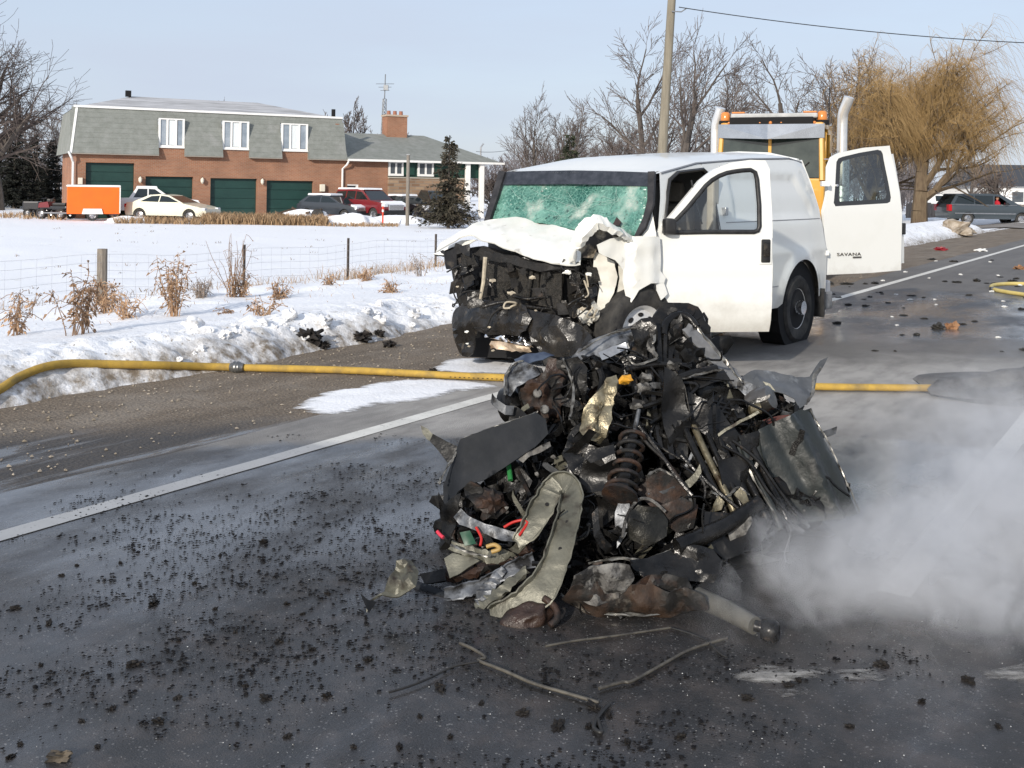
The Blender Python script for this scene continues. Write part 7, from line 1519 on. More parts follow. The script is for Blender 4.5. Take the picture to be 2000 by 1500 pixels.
# --- top: silver sheet, posts, hump and the descending grey rail
ws('wing_sheet', [(1112, 706), (1132, 684), (1162, 664), (1196, 650), (1226, 640), (1246, 640), (1252, 656), (1226, 672), (1198, 684), (1174, 698), (1160, 692), (1134, 704)], M_SILV, .02, (-.3, -.8, .9), amp=.03, seed=31, res=8, ridge=.02)
ws('wing_sheet_fold', [(1168, 690), (1196, 676), (1222, 668), (1226, 680), (1196, 696), (1176, 704)], mat('bright_tear', (.34, .36, .39, 1), (.18, .19, .21, 1), scale=8, rough=.3, metal=.4), -.03, (-.2, -1, .5), amp=.012, seed=32, res=7)
ws('tower_plate', [(1230, 640), (1252, 624), (1276, 622), (1284, 650), (1284, 694), (1262, 708), (1240, 712), (1222, 704), (1240, 672)], M_SOOTM, .0, (-.1, -1, .3), amp=.03, seed=33, res=8, ridge=.02)
wr('tower_edge', [(1270, 628), (1276, 655), (1270, 676), (1282, 696)], [.02, .025, .025, .02], M_ASH, -.06, seed=34)
for k, q in enumerate((([(1264, 630), (1270, 720), (1278, 800), (1290, 880)], .020), ([(1284, 640), (1290, 730), (1300, 820), (1312, 900)], .024), ([(1300, 650), (1300, 740), (1318, 840)], .016), ([(1236, 720), (1244, 800), (1232, 860)], .018), ([(1156, 700), (1176, 740), (1160, 800)], .016))):
    wt('frame_post', q[0], q[1], M_SOOTM, .02, 6)
for k, (u, v, r) in enumerate(((1328, 640, .075), (1350, 660, .07), (1316, 672, .08), (1345, 700, .09))): MB().lump(WP(u, v, .08), r, .5, 2.4, k+31, 3, (1, .8, 1.1)).build('strut_housing', M_SOOT, wreck, smooth=34, world=True)
wt('housing_rim', [(1296, 655), (1302, 630), (1322, 616), (1344, 620), (1360, 640)], .022, M_SOOTM, .02)
wr('grey_rail', [(1342, 640), (1366, 664), (1396, 696), (1424, 726), (1448, 752)], [.05, .07, .075, .07, .05], mat('rail_grey', (.10, .102, .105, 1), (.20, .20, .20, 1), scale=9, rough=.4, metal=.3, c3=(.06, .055, .045, 1), s3=6, lo3=.56, hi3=.66), .0, seed=35, up=Vector((-.3, -.6, 1)))
wt('cross_tube', [(1300, 748), (1330, 736), (1366, 726), (1400, 720)], .020, M_SOOTM, -.04); wt('cross_tube', [(1222, 722), (1262, 714), (1300, 712), (1350, 716)], .016, M_SOOTM, -.02)
ws('scuttle_plate', [(1308, 752), (1340, 740), (1380, 730), (1412, 726), (1424, 742), (1390, 752), (1350, 762), (1322, 774)], M_SOOTM, .0, (0, -.7, 1), amp=.02, seed=36, ridge=.02)
for (u, v, m_) in ((1222, 742, 'a'), (1262, 738, 'b'), (1258, 758, 'b'), (1244, 790, 'b'), (1316, 716, 'b')):
    MB().lump(WP(u, v, -.04), .026, .5, 2.5, int(u), 2, (1.3, .8, .9)).build('melted_bit', mat('amber_bit', (.62, .30, .03, 1), rough=.3) if m_ == 'a' else M_ASH, wreck, smooth=40, world=True)
# --- suspension spring on its damper
ax0, ax1 = WP(1238, 845, -.10), WP(1212, 962, -.13); axd = (ax1-ax0); L_ = axd.length; axn = axd.normalized(); sx = axn.orthogonal().normalized(); sy = axn.cross(sx)
wt('damper_rod', [(1248, 800, -.02), (1240, 840, 0)], .010, M_SILV, -.10); MB().tube([ax0, ax0.lerp(ax1, .5), ax1], [.022, .030, .034], 14).build('damper', M_SOOTM, wreck, smooth=50, world=True)
sp = []
for i in range(6*16+1):
    f = i/(6*16); a = f*6*2*math.pi; rad = .052+.012*f; sp.append(ax0 + axd*f + sx*(math.cos(a)*rad) + sy*(math.sin(a)*rad))
MB().tube(sp, .0095, 8).build('coil_spring', M_RUST, wreck, smooth=60, world=True)
MB().lathe([(.03, 0), (.075, .005), (.078, .02), (.03, .03)], 18, Matrix.Translation(ax1) @ axn.to_track_quat('Z', 'Y').to_matrix().to_4x4()).build('spring_seat', M_RUST, wreck, smooth=50, world=True)
# --- engine bay: parallel pipes, braces
for k in range(7):
    u = 1330+k*22; v = 820+k*6
    wt('manifold_pipe', [(u, v, .02), (u+28, v+62, 0), (u+66, v+138, -.02), (u+84, v+180, .0)], .017-.001*(k % 3), (M_SOOTM, M_BRASS, M_SOOTM, M_SOOT, M_SOOTM, M_DGREEN, M_SOOTM)[k], -.02, 8)
for k in range(5):
    wt('lattice_rod', [(1378+k*12, 800+k*6), (1396+k*14, 770+k*7)], .008, M_SOOTM, -.02, 5); wt('lattice_rod', [(1378+k*14, 780+k*12), (1420+k*10, 790+k*10)], .007, M_SOOTM, -.02, 5)
ws('rust_plate', [(1240, 960), (1262, 930), (1290, 920), (1330, 940), (1352, 975), (1350, 1000), (1310, 1000), (1270, 990)], M_RUST, -.02, (0, -1, .3), amp=.025, seed=37, ridge=.02)
ws('rust_plate', [(1290, 985), (1330, 970), (1360, 985), (1352, 1030), (1320, 1040), (1298, 1020)], M_RUST, -.06, (.1, -1, .2), amp=.025, seed=38, ridge=.02)
for k, (q, m_) in enumerate((([(1245, 842), (1268, 870), (1300, 900), (1330, 940)], M_RUST), ([(1248, 832), (1286, 880), (1320, 930), (1352, 968)], M_SOOTM), ([(1262, 850), (1300, 900), (1336, 948)], M_RUST), ([(1330, 890), (1390, 950), (1450, 1000)], M_SOOTM), ([(1410, 870), (1460, 900), (1500, 960), (1556, 1020)], M_SOOTM), ([(1430, 860), (1480, 900), (1530, 970), (1580, 1030)], M_SOOTM), ([(1196, 880), (1210, 868), (1228, 852)], M_ASH))):
    wt('bent_rod', q, .008, m_, -.10, 6)
# --- right: green-grey flank, grey wing with its curl, can
ws('flank_panel', [(1498, 842), (1530, 812), (1562, 800), (1584, 828), (1612, 876), (1640, 930), (1664, 980), (1676, 1002), (1640, 1016), (1600, 1006), (1560, 985), (1530, 940), (1508, 895)], M_DGREEN, .12, (.55, -1, .35), amp=.03, fr=4, seed=39, res=12, ridge=.02, bend=lambda u, v: .04*math.sin((u+v)*.03))
ws('flank_panel', [(1430, 880), (1470, 850), (1500, 860), (1520, 920), (1546, 990), (1500, 1010), (1460, 980), (1440, 930)], M_DGREEN, .06, (.3, -1, .3), amp=.03, seed=41, ridge=.02)
ws('wing_top', [(1438, 742), (1470, 732), (1510, 732), (1552, 742), (1580, 738), (1594, 722), (1608, 718), (1604, 726), (1594, 740), (1590, 770), (1578, 792), (1560, 802), (1548, 786), (1516, 774), (1486, 768), (1458, 764)], mat('sooty_wing', (.10, .105, .112, 1), (.05, .053, .056, 1), scale=7, rough=.45, c3=(.30, .32, .34, 1), s3=3, lo3=.58, hi3=.72), .05, (.2, -.55, 1), amp=.025, fr=5, seed=43, res=8, ridge=.02, bend=lambda u, v: .05*sstep(740, 718, v))
ws('wing_hollow', [(1490, 778), (1530, 780), (1560, 800), (1566, 816), (1530, 836), (1498, 826), (1482, 800)], M_SOOT, .10, (.1, -1, .1), amp=.03, seed=44)
ws('red_sheet', [(1490, 820), (1520, 812), (1552, 810), (1540, 826), (1510, 834)], mat('burnt_red', (.10, .022, .016, 1), (.05, .02, .015, 1), scale=6, rough=.5), .02, (.1, -1, .5), amp=.012, seed=45, res=8)
MB().lathe([(.02, -.06), (.055, -.055), (.06, 0), (.055, .055), (.02, .06)], 18, Matrix.Translation(WP(1486, 782, -.03)) @ Matrix.Rotation(R(60), 4, 'Y') @ Matrix.Rotation(R(30), 4, 'X')).build('melted_can', mat('can_metal', (.20, .19, .18, 1), (.06, .055, .05, 1), scale=7, rough=.3, metal=.7), wreck, smooth=50, world=True)
MB().lathe([(.02, -.03), (.03, -.025), (.03, .025), (.02, .03)], 12, Matrix.Translation(WP(1474, 798, -.05)) @ Matrix.Rotation(R(80), 4, 'Y')).build('can_neck', M_BRASS, wreck, smooth=50, world=True)
MB().lump(WP(1436, 812, -.01), .04, .5, 2.2, 77, 3).build('cast_lug', M_SOOTM, wreck, smooth=40, world=True)
# large folded sheets that give the heap its slopes
ws('wing_panel', [(1362, 642), (1400, 690), (1446, 748), (1486, 790), (1500, 846), (1462, 868), (1404, 834), (1352, 764), (1332, 704)], M_SOOTM, .10, (.2, -1, .5), amp=.03, seed=61, ridge=.03, res=10, smooth=24)
ws('bulkhead_panel', [(1296, 700), (1330, 700), (1352, 764), (1404, 834), (1420, 900), (1380, 960), (1330, 930), (1300, 850)], M_SOOT, .08, (-.1, -1, .3), amp=.03, seed=62, ridge=.03, res=10, smooth=24)
ws('fold_panel', [(1440, 852), (1488, 838), (1512, 836), (1566, 1012), (1520, 1030), (1490, 1010)], M_SOOTM, .06, (.35, -1, .3), amp=.02, fr=5, seed=63, ridge=.025, res=10, smooth=24)
ws('fold_panel', [(1486, 838), (1524, 818), (1562, 800), (1584, 806), (1612, 850), (1648, 926), (1682, 1002), (1652, 1012), (1612, 1016), (1570, 1022), (1534, 1020), (1512, 950), (1496, 890)], M_DGREEN, -.02, (.35, -1, .38), amp=.012, fr=4, seed=64, ridge=.012, res=9, bend=lambda u, v: .035*math.sin((u-v*.45)*.055) + .015*math.sin((u-v*.5)*.13), smooth=50)
ws('door_sheet', [(1086, 706), (1130, 696), (1150, 720), (1146, 790), (1130, 850), (1100, 848), (1090, 790)], M_SOOT, .06, (-.3, -1, .2), amp=.03, seed=66, ridge=.03, res=9, smooth=24)
ws('side_sheet', [(1120, 950), (1160, 900), (1196, 890), (1204, 960), (1190, 1050), (1150, 1090), (1118, 1070), (1124, 1010)], M_SOOT, .03, (-.2, -1, .1), amp=.03, seed=67, ridge=.03, res=9, smooth=24)
ws('wing_curl', [(1440, 740), (1470, 752), (1500, 768), (1480, 790), (1458, 776), (1440, 760)], M_SILV, -.02, (-.3, -1, .6), amp=.02, seed=68, ridge=.02, res=8, smooth=24)
ws('torn_sheet', [(1204, 1000), (1216, 960), (1232, 985), (1226, 1040), (1208, 1070)], M_SILV, -.05, (-.5, -1, .2), amp=.02, seed=69, ridge=.015, res=8, smooth=24)
M_SOOTF = mat('soot_sheet', (.004, .004, .004, 1), (.012, .011, .010, 1), scale=7, rough=.18, r2=.5, spec=.45, metal=.2, bump=.005, bscale=14, c3=(.06, .045, .032, 1), s3=10, lo3=.62, hi3=.74)
for k, (q, dy, n_) in enumerate((([(1150, 880), (1200, 868), (1216, 930), (1204, 1010), (1164, 1044), (1130, 1004), (1136, 930)], -.05, (-.4, -1, .2)), ([(1296, 716), (1326, 736), (1344, 830), (1336, 904), (1304, 884), (1288, 800)], -.04, (.3, -1, .2)), ([(1340, 766), (1400, 796), (1446, 862), (1404, 874), (1350, 832)], .0, (.1, -1, .5)),
    ([(1376, 1000), (1440, 1008), (1506, 1018), (1476, 1070), (1412, 1096), (1368, 1060)], -.05, (.2, -1, .5)), ([(936, 900), (1010, 900), (1044, 940), (1022, 992), (958, 972)], .06, (-.3, -1, .3)), ([(1000, 786), (1060, 826), (1094, 900), (1040, 904), (998, 850)], .04, (-.4, -1, .2)), ([(1214, 880), (1236, 866), (1262, 960), (1250, 1010), (1222, 990)], .02, (.2, -1, .1)), ([(1396, 900), (1440, 890), (1490, 960), (1500, 1012), (1440, 1004), (1404, 950)], -.01, (.35, -1, .35)))):
    ws('scorched_sheet', q, M_SOOTF, dy, n_, amp=.012, fr=6, seed=200+k, ridge=.035, res=9, smooth=20)
# black wheel-arch hump at the peak, bright torn edges and painted edge highlights on big sheets
wr('arch_liner', [(1288, 720), (1292, 668), (1304, 632), (1324, 616), (1346, 622), (1362, 646), (1372, 676)], [.10, .15, .17, .17, .16, .14, .10], M_SOOT, .03, seed=71, up=Vector((0, -.9, .6)), fold=.3)
M_EDGE = mat('torn_bright_edge', (.24, .235, .215, 1), (.08, .076, .07, 1), scale=18, rough=.25, r2=.5, metal=.5, c3=(.03, .025, .02, 1), s3=16, lo3=.56, hi3=.66)
for k, (q, w) in enumerate((([(1604, 718), (1590, 738), (1588, 765), (1574, 790)], .018), ([(1362, 640), (1392, 676), (1424, 714), (1450, 748)], .016), ([(1274, 626), (1278, 660), (1272, 680), (1286, 700)], .018), ([(1200, 734), (1182, 752), (1160, 784), (1146, 820), (1140, 850)], .014),
    ([(900, 858), (958, 836), (1012, 818), (1050, 804)], .006), ([(858, 945), (872, 915), (888, 890), (902, 862)], .010), ([(1582, 800), (1612, 852), (1648, 930), (1680, 1000)], .006),
    ([(1300, 750), (1340, 738), (1384, 726), (1414, 722)], .012), ([(1128, 690), (1170, 662), (1212, 646), (1250, 638)], .012), ([(1096, 1160), (1130, 1186), (1190, 1198), (1260, 1200), (1330, 1192)], .012), ([(1150, 1100), (1208, 1090), (1262, 1094), (1310, 1074)], .010), ([(1136, 930), (1150, 900), (1166, 880), (1194, 872)], .014),
    ([(1330, 942), (1346, 966), (1352, 1000), (1344, 1030)], .012), ([(1388, 960), (1420, 970), (1440, 952), (1462, 966)], .014), ([(1262, 930), (1290, 918), (1326, 936)], .010), ([(1100, 700), (1120, 760), (1112, 820)], .012), ([(986, 770), (990, 732), (1004, 712), (1022, 704)], .012), ([(880, 1064), (918, 1080), (958, 1086)], .010), ([(1222, 690), (1240, 712), (1284, 700)], .012), ([(1420, 868), (1452, 900), (1486, 960), (1520, 1016)], .010))):
    wr('torn_highlight_strip', q, [w*.4, w*.75, w*.6, w*.3], M_EDGE, -.06 if k not in (4, 5) else -.115, seed=100+k, up=Vector((0, -1, .5)), fold=.4, th=.003, jit=.0025)
# --- lower front: curved belly with ash, diagonal arm, gold bits
ws('belly_plate', [(1094, 1160), (1112, 1124), (1150, 1112), (1210, 1120), (1262, 1130), (1300, 1138), (1330, 1130), (1366, 1140), (1374, 1168), (1330, 1188), (1260, 1198), (1190, 1196), (1130, 1186)], M_BELLY, -.08, (.05, -1, -.1), amp=.03, fr=7, seed=46, res=8, ridge=.035, bend=lambda u, v: .06*math.sin(math.pi*max(0, min(1, (v-1090)/110))), smooth=24)
ws('belly_fold', [(1226, 1096), (1262, 1092), (1310, 1074), (1352, 1066), (1392, 1072), (1408, 1100), (1388, 1140), (1340, 1136), (1300, 1142), (1262, 1132), (1232, 1122)], M_SOOTM, -.10, (.15, -1, .5), amp=.03, fr=7, seed=146, res=8, ridge=.03, smooth=24)
ws('belly_rust', [(1232, 1140), (1262, 1122), (1300, 1120), (1340, 1128), (1352, 1150), (1320, 1172), (1270, 1176), (1240, 1164)], M_RUST, -.10, (.05, -1, .1), amp=.025, fr=12, th=.005, seed=147, res=7, ridge=.025, smooth=24)
ws('ash_crust', [(1112, 1150), (1122, 1122), (1150, 1104), (1196, 1096), (1228, 1100), (1236, 1124), (1218, 1150), (1200, 1176), (1150, 1178), (1120, 1172)], M_ASH, -.17, (.05, -1, .05), amp=.022, fr=12, th=.006, seed=47, res=6, ridge=.03, smooth=22)
wt('control_arm', [(1322, 1068), (1370, 1048), (1420, 1024), (1470, 990), (1482, 982)], [.035, .038, .034, .030, .034], M_SOOTM, -.12)
ws('gold_bit', [(1432, 966), (1444, 954), (1456, 962), (1464, 984), (1456, 992), (1444, 978)], M_BRASS, -.10, amp=.02, seed=48, res=7); ws('gold_bit', [(1392, 985), (1402, 968), (1414, 980), (1408, 996), (1390, 1000)], M_BRASS, -.08, amp=.02, seed=49, res=7)
ws('ash_shard', [(1420, 1040), (1440, 1020), (1466, 1008), (1470, 1018), (1456, 1044), (1426, 1056)], M_ASH, -.10, amp=.02, seed=50, res=7)
ws('gearbox_face', [(1222, 1008), (1246, 985), (1280, 990), (1302, 1020), (1298, 1050), (1260, 1062), (1228, 1046)], mat('gearbox_alloy', (.026, .025, .021, 1), (.008, .008, .007, 1), scale=12, rough=.35, metal=.5, bump=.003, bscale=50, c3=(.10, .09, .065, 1), s3=14, lo3=.62, hi3=.70), -.06, (0, -1, .2), amp=.012, seed=51, th=.03, res=8, ridge=.02)
ws('lower_plate', [(1356, 1150), (1390, 1120), (1430, 1104), (1446, 1130), (1448, 1170), (1410, 1180), (1370, 1174)], M_SOOTM, -.02, (.3, -1, .5), amp=.02, seed=52)
wt('spark_lead', [(1216, 1050), (1224, 1010), (1244, 978), (1270, 976), (1300, 1000)], .007, M_ASH, -.12, 6)
# --- driveshaft lying out to the right with its joint
sh = empty('drive_shaft', 'pale sooty drive shaft with a round joint lying beside the wreck', 'drive shaft', loc=tuple(G(1430, 1215, 0)))
MB().tube([G(1362, 1166, .06), G(1420, 1192, .055), G(1474, 1222, .05)], [.040, .038, .034], 14).build('tube', mat('sooty_tube', (.06, .058, .050, 1), (.12, .115, .10, 1), scale=9, rough=.6, c3=(.03, .03, .03, 1), s3=8, lo3=.6, hi3=.7), sh, smooth=50, world=True)
MB().tube([G(1474, 1222, .05), G(1500, 1230, .045)], [.022, .02], 10).build('stub', M_SOOTM, sh, smooth=50, world=True)
jm = Matrix.Translation(G(1504, 1232, .045)) @ Matrix.Rotation(R(90), 4, 'Y') @ Matrix.Rotation(R(25), 4, 'X'); MB().lathe([(.012, -.03), (.036, -.03), (.042, -.01), (.042, .02), (.030, .032), (.016, .026)], 16, jm).build('joint', M_SOOTM, sh, smooth=50, world=True)
# --- clutter too small to pick apart: shards and wires filling the heap
rng = random.Random(21); shards = {0: MB(), 1: MB(), 2: MB()}; wires = MB()
HEAP = [(880, 1050), (862, 1000), (905, 960), (1000, 900), (1000, 760), (1090, 710), (1240, 650), (1330, 640), (1420, 740), (1560, 790), (1640, 960), (1560, 1020), (1440, 1080), (1380, 1170), (1110, 1170), (960, 1180), (900, 1100)]
def inpoly(u, v, poly):
    c = False; j = len(poly)-1
    for i in range(len(poly)):
        xi, yi = poly[i]; xj, yj = poly[j]
        if (yi > v) != (yj > v) and u < (xj-xi)*(v-yi)/(yj-yi)+xi: c = not c
        j = i
    return c
n = 0
while n < 850:
    u = rng.uniform(855, 1650); v = rng.uniform(640, 1190)
    if not inpoly(u, v, HEAP): continue
    n += 1; c = WP(u, v, rng.uniform(.0, .30)); a = rng.uniform(.012, .075); b = rng.uniform(.006, .032); q = Matrix.Rotation(rng.uniform(0, 6.28), 3, 'Y') @ Matrix.Rotation(rng.gauss(0, .7), 3, 'X') @ Matrix.Rotation(rng.gauss(0, .7), 3, 'Z')
    pts = [Vector((-a, .01*rng.gauss(0, 1), -b)), Vector((a*rng.uniform(.4, 1), .012*rng.gauss(0, 1), -b*rng.uniform(.3, 1))), Vector((a, .012*rng.gauss(0, 1), b)), Vector((0, .02*rng.gauss(0, 1), b*rng.uniform(.7, 1.6))), Vector((-a*rng.uniform(.5, 1), .01*rng.gauss(0, 1), b*rng.uniform(.4, 1)))]
    vs, fs = shell([c + q @ p for p in pts], [(0, 1, 2), (0, 2, 3), (0, 3, 4)], .004); shards[0 if n % 5 < 3 else 1 if n % 5 == 3 else (2 if n % 3 == 0 else 0)].add(vs, fs)
for k in range(80):
    for _ in range(50):
        u = rng.uniform(880, 1620); v = rng.uniform(700, 1160)
        if inpoly(u, v, HEAP): break
    c = WP(u, v, -.05); d = Vector((rng.gauss(0, 1), rng.gauss(0, .35), rng.gauss(0, .7))).normalized(); pts = [c]
    for s in range(5): d = (d + Vector((rng.gauss(0, .4), rng.gauss(0, .25), rng.gauss(0, .4)-.1))).normalized(); pts.append(pts[-1] + d*rng.uniform(.02, .06))
    wires.tube(catmull(pts, 3), rng.choice((.003, .004, .0055)), 4)
strips = {0: MB(), 1: MB(), 2: MB()}
for k in range(110):                                   # curled torn strips
    for _ in range(60):
        u = rng.uniform(870, 1620); v = rng.uniform(660, 1175)
        if inpoly(u, v, HEAP): break
    c = WP(u, v, rng.uniform(-.06, .12)); d = Vector((rng.gauss(0, 1), rng.gauss(0, .3), rng.gauss(0, .9))).normalized(); w = rng.uniform(.006, .022); x = d.cross(Vector((rng.gauss(0, .3), -1, rng.gauss(0, .3)))).normalized()*w; V_ = []; k_ = rng.randint(3, 6); cur = Vector((rng.gauss(0, .4), rng.gauss(0, .3), rng.gauss(0, .4)))
    for s_ in range(k_+1): V_ += [c-x, c+x]; c = c + d*rng.uniform(.02, .05); d = (d + cur*.5 + Vector((rng.gauss(0, .2), rng.gauss(0, .2), rng.gauss(0, .2)))).normalized()
    T_ = []
    for s_ in range(k_): a_ = 2*s_; T_ += [(a_, a_+1, a_+3), (a_, a_+3, a_+2)]
    vs, fs = shell(V_, T_, .003); strips[(0, 0, 0, 1, 0, 2)[k % 6]].add(vs, fs)
for k, m_ in ((0, M_SOOTM), (1, M_SILV), (2, M_OLIVE)): tag(strips[k].build('torn_strips', m_, wreck, world=True), kind='stuff')
for k in range(22):
    for _ in range(60):
        u = rng.uniform(900, 1560); v = rng.uniform(720, 1130)
        if inpoly(u, v, HEAP): break
    wt('burnt_hose', [(u, v), (u+rng.uniform(-40, 40), v+rng.uniform(10, 40)), (u+rng.uniform(-70, 70), v+rng.uniform(30, 90))], rng.uniform(.007, .014), (M_SOOT, M_SOOTM)[k % 2], rng.uniform(-.06, .03), 7)
for k, m_ in ((0, M_SOOT), (1, M_SOOTM), (2, M_RUST)): tag(shards[k].build('small_shards', m_, wreck, world=True), kind='stuff')
tag(wires.build('small_wires', M_SOOTM, wreck, world=True), kind='stuff')
# small bright scraps catching the light
rng = random.Random(5)
bits = MB(); n = 0
while n < 170:
    u = rng.uniform(880, 1600); v = rng.uniform(690, 1180)
    if not inpoly(u, v, HEAP): continue
    n += 1; bits.lump(WP(u, v, rng.uniform(-.05, .08)), rng.uniform(.003, .009), .5, 2, n, 1, (1.4, .6, 1))
tag(bits.build('bright_crumbs', M_ASH, wreck, world=True), kind='stuff')
# ================================================================== YELLOW TRUCK behind the van
TT = R(23); tf = Vector((-math.sin(TT), -math.cos(TT), 0)); tl = Vector((math.cos(TT), -math.sin(TT), 0))
TP = P(1503, 300, 20.0); TP.z = 0
truck = empty('yellow_truck', 'yellow heavy truck with chrome visor, amber beacons and twin exhaust stacks', 'truck', loc=tuple(TP), rz=math.atan2(tf.y, tf.x))
M_YEL = mat('truck_yellow', (.62, .33, .035, 1), (.55, .28, .03, 1), scale=2, rough=.35, coat=.4)
def tz(v, u=1503, Y=20.0): return P(u, v, Y).z
zr = tz(238); zv0, zv1 = tz(275), tz(247); zw = tz(346)
# local: x forward, y left(=picture right), z up
mb = MB(); mb.bbox((-1.75, -1.03, .9), (-.05, 1.03, zw), .05); mb.build('cab_lower', M_YEL, truck)
MB().bbox((-1.70, -1.0, zv1-.03), (-.12, 1.0, zr), .10).build('cab_roof', M_YEL, truck, smooth=40)
for s in (1, -1):
    w = MB(); w.tube([(-.02, s*.99, zw-.05), (-.12, s*.95, zv1)], .055, 6); w.build('a_pillar', M_YEL, truck); MB().bbox((-1.72, s*.95-.05, zw-.05), (-.95, s*.95+.05, zv1), .02).build('rear_quarter', M_YEL, truck)
    d = MB().bbox((-1.0, s*1.0-.035, zw-.9), (-.08, s*1.0+.035, zw+.02), .03).build('cab_door', M_YEL, truck); fr = [(-.16, zw+.0), (-.9, zw+.0), (-.9, zv1-.12), (-.26, zv1-.12)]
    MB().tube([(x, s*1.01, z) for x, z in fr + fr[:2]], .035, 6).build('window_frame', M_YEL, d); MB().add([(x, s*.985, z) for x, z in fr], [(0, 1, 2, 3)]).build('side_window', M_GLASSD, d)
    MB().tube([(-.75, s*1.05, zw-.22), (-.35, s*1.05, zw-.22)], .02, 6).build('door_handle', M_CHROME, d)
    mr = MB().bbox((.0, s*1.30-.09, zw-.15), (.05, s*1.30+.09, zw+.45), .02).build('mirror', M_CHROME, truck); MB().tube([(-.05, s*1.02, zw+.35), (.02, s*1.28, zw+.35)], .018, 6).build('mirror_arm', M_CHROME, mr)
for s in (1, -1):
    MB().add([(.0, s*.03, zw), (-.02, s*.95, zw), (-.10, s*.92, zv1), (-.08, s*.03, zv1)], [(0, 1, 2, 3)]).build('windshield', mat('truck_glass', (.016, .026, .026, 1), (.05, .065, .06, 1), scale=1.6, rough=.06, spec=.7), truck)
MB().box((-.06, -.03, zw-.02), (-.02, .03, zv1)).build('windshield_divider', M_YEL, truck)
MB().box((-1.6, -.9, zw-.2), (-1.5, .9, zv1)).build('cab_back', M_DARK, truck)
M_VIS = mat('visor_steel', (.62, .63, .64, 1), (.5, .51, .52, 1), scale=3, rough=.22, metal=.9)
for s in (1, -1):
    MB().add([(.30, 0, zv0+.02), (-.05, s*1.02, zv0+.06), (-.05, s*1.02, zv1+.05), (.26, 0, zv1+.03), (.28, 0, zv0+.02), (-.07, s*1.02, zv0+.06), (-.07, s*1.02, zv1+.05), (.24, 0, zv1+.03)], [(0, 1, 2, 3), (7, 6, 5, 4), (0, 4, 5, 1), (1, 5, 6, 2), (2, 6, 7, 3)]).build('sun_visor', M_VIS, truck)
M_AMB = mat('amber_lens', (.62, .22, .05, 1), rough=.2, spec=.7)
for k in range(9):
    y = -.82+k*.205; MB().lathe([(.038, 0), (.036, .05), (.02, .075), (.001, .08)], 10, Matrix.Translation((-.10-.10*abs(y), y, zv1+.055)) @ Matrix.Rotation(R(60), 4, 'Y')).build('marker_light', M_AMB, truck, smooth=60)
lb = MB().bbox((-.75, -.85, zr+.10), (-.40, .85, zr+.20), .03).build('light_bar', mat('bar_grey', (.30, .31, .31, 1), (.45, .45, .45, 1), scale=4, rough=.4), truck); MB().bbox((-.74, -.80, zr-.05), (-.05, .80, zr+.098), .01).build('bar_shadow_box', M_DARK, lb)  # dark box added for the shadow under the light bar
for s in (1, -1): MB().bbox((-.74, s*.70-.13, zr+.201), (-.42, s*.70+.13, zr+.235), .015).build('bar_lens', M_AMB, lb)
for s, y in ((1, .92), (-1, -.98)):
    b = MB().lathe([(.095, 0), (.10, .03), (.09, .15), (.06, .18), (.001, .185)], 16, Matrix.Translation((-.55, y, zr+.06))).build('beacon', M_AMB, truck, smooth=50); MB().lathe([(.13, -.09), (.13, .0)], 16, Matrix.Translation((-.55, y, zr+.06))).build('beacon_base', M_DARK, b)
for y, v0, u in ((1.16, 186, 1645), (-1.50, 200, 1400)):
    zt = tz(v0, u, 20.9); k = 1 if y > 0 else -1
    e_ = MB().tube(catmull([(-2.1, y, 1.2), (-2.1, y, zt-1.2), (-2.1, y, zt-.55), (-2.06, y+.02, zt-.32), (-1.98, y+.10*1, zt-.12), (-1.95, y+.14, zt+.0)], 5), .105, 14).build('exhaust_stack', mat('stack_bright', (.80, .80, .79, 1), (.66, .66, .65, 1), scale=3, rough=.30, metal=.55), truck, smooth=60)
    MB().lathe([(.155, 0), (.155, 1.35), (.12, 1.38)], 18, Matrix.Translation((-2.1, y, zt-2.65))).build('heat_shield', mat('perforated', (.42, .42, .40, 1), (.22, .22, .21, 1), scale=26, rough=.4, metal=.7, lo=.47, hi=.53), e_, smooth=50)
MB().tube([(-1.2, .98, zr-.1), (-1.25, .98, zr+.75)], .012, 5).build('antenna', M_BLACKPL, truck)
for s in (-.5, .45): MB().tube([(.02, s, zw+.02), (-.02, s+.30, zw+.30)], .012, 5).build('wiper', M_BLACKPL, truck)
for s in (1, -1):
    MB().tube([(-.9, s*1.06, zw-.6), (-.9, s*1.09, zw-.1), (-.9, s*1.06, zw+.5)], .018, 6).build('grab_rail', M_CHROME, truck)
    MB().lathe([(.03, 0), (.035, .25), (.07, .38), (.075, .40)], 12, Matrix.Translation((-1.2, s*.35, zr+.05)) @ Matrix.Rotation(R(90), 4, 'Y')).build('air_horn', M_CHROME, truck, smooth=50)
# bonnet, grille, lamps, chassis, wheels, flat deck
MB().bbox((-.04, -.80, .95), (1.45, .80, zw-.22), .10).build('bonnet', M_YEL, truck, smooth=40)
g_ = MB().bbox((1.45, -.55, .75), (1.52, .55, zw-.35), .03).build('grille', M_CHROME, truck)
for k in range(7): MB().box((1.52, -.48+k*.15, .82), (1.535, -.44+k*.15, zw-.42)).build('grille_slat', M_DARK, g_)
MB().bbox((1.3, -1.15, .45), (1.65, 1.15, .78), .05).build('bumper', M_CHROME, truck)
for s in (1, -1):
    MB().bbox((1.0, s*.95-.16, .95), (1.5, s*.95+.16, 1.2), .06).build('headlight', M_HEAD, truck); MB().prism([(.35, .75), (.5, 1.15), (1.0, 1.25), (1.45, 1.05), (1.5, .8)], 'y', min(s*.75, s*1.2), max(s*.75, s*1.2)).build('mudguard', M_YEL, truck)
    for wx in (.92, -4.2, -5.5): wheel(truck, (wx, s*.98, .52), .52, .30, s)
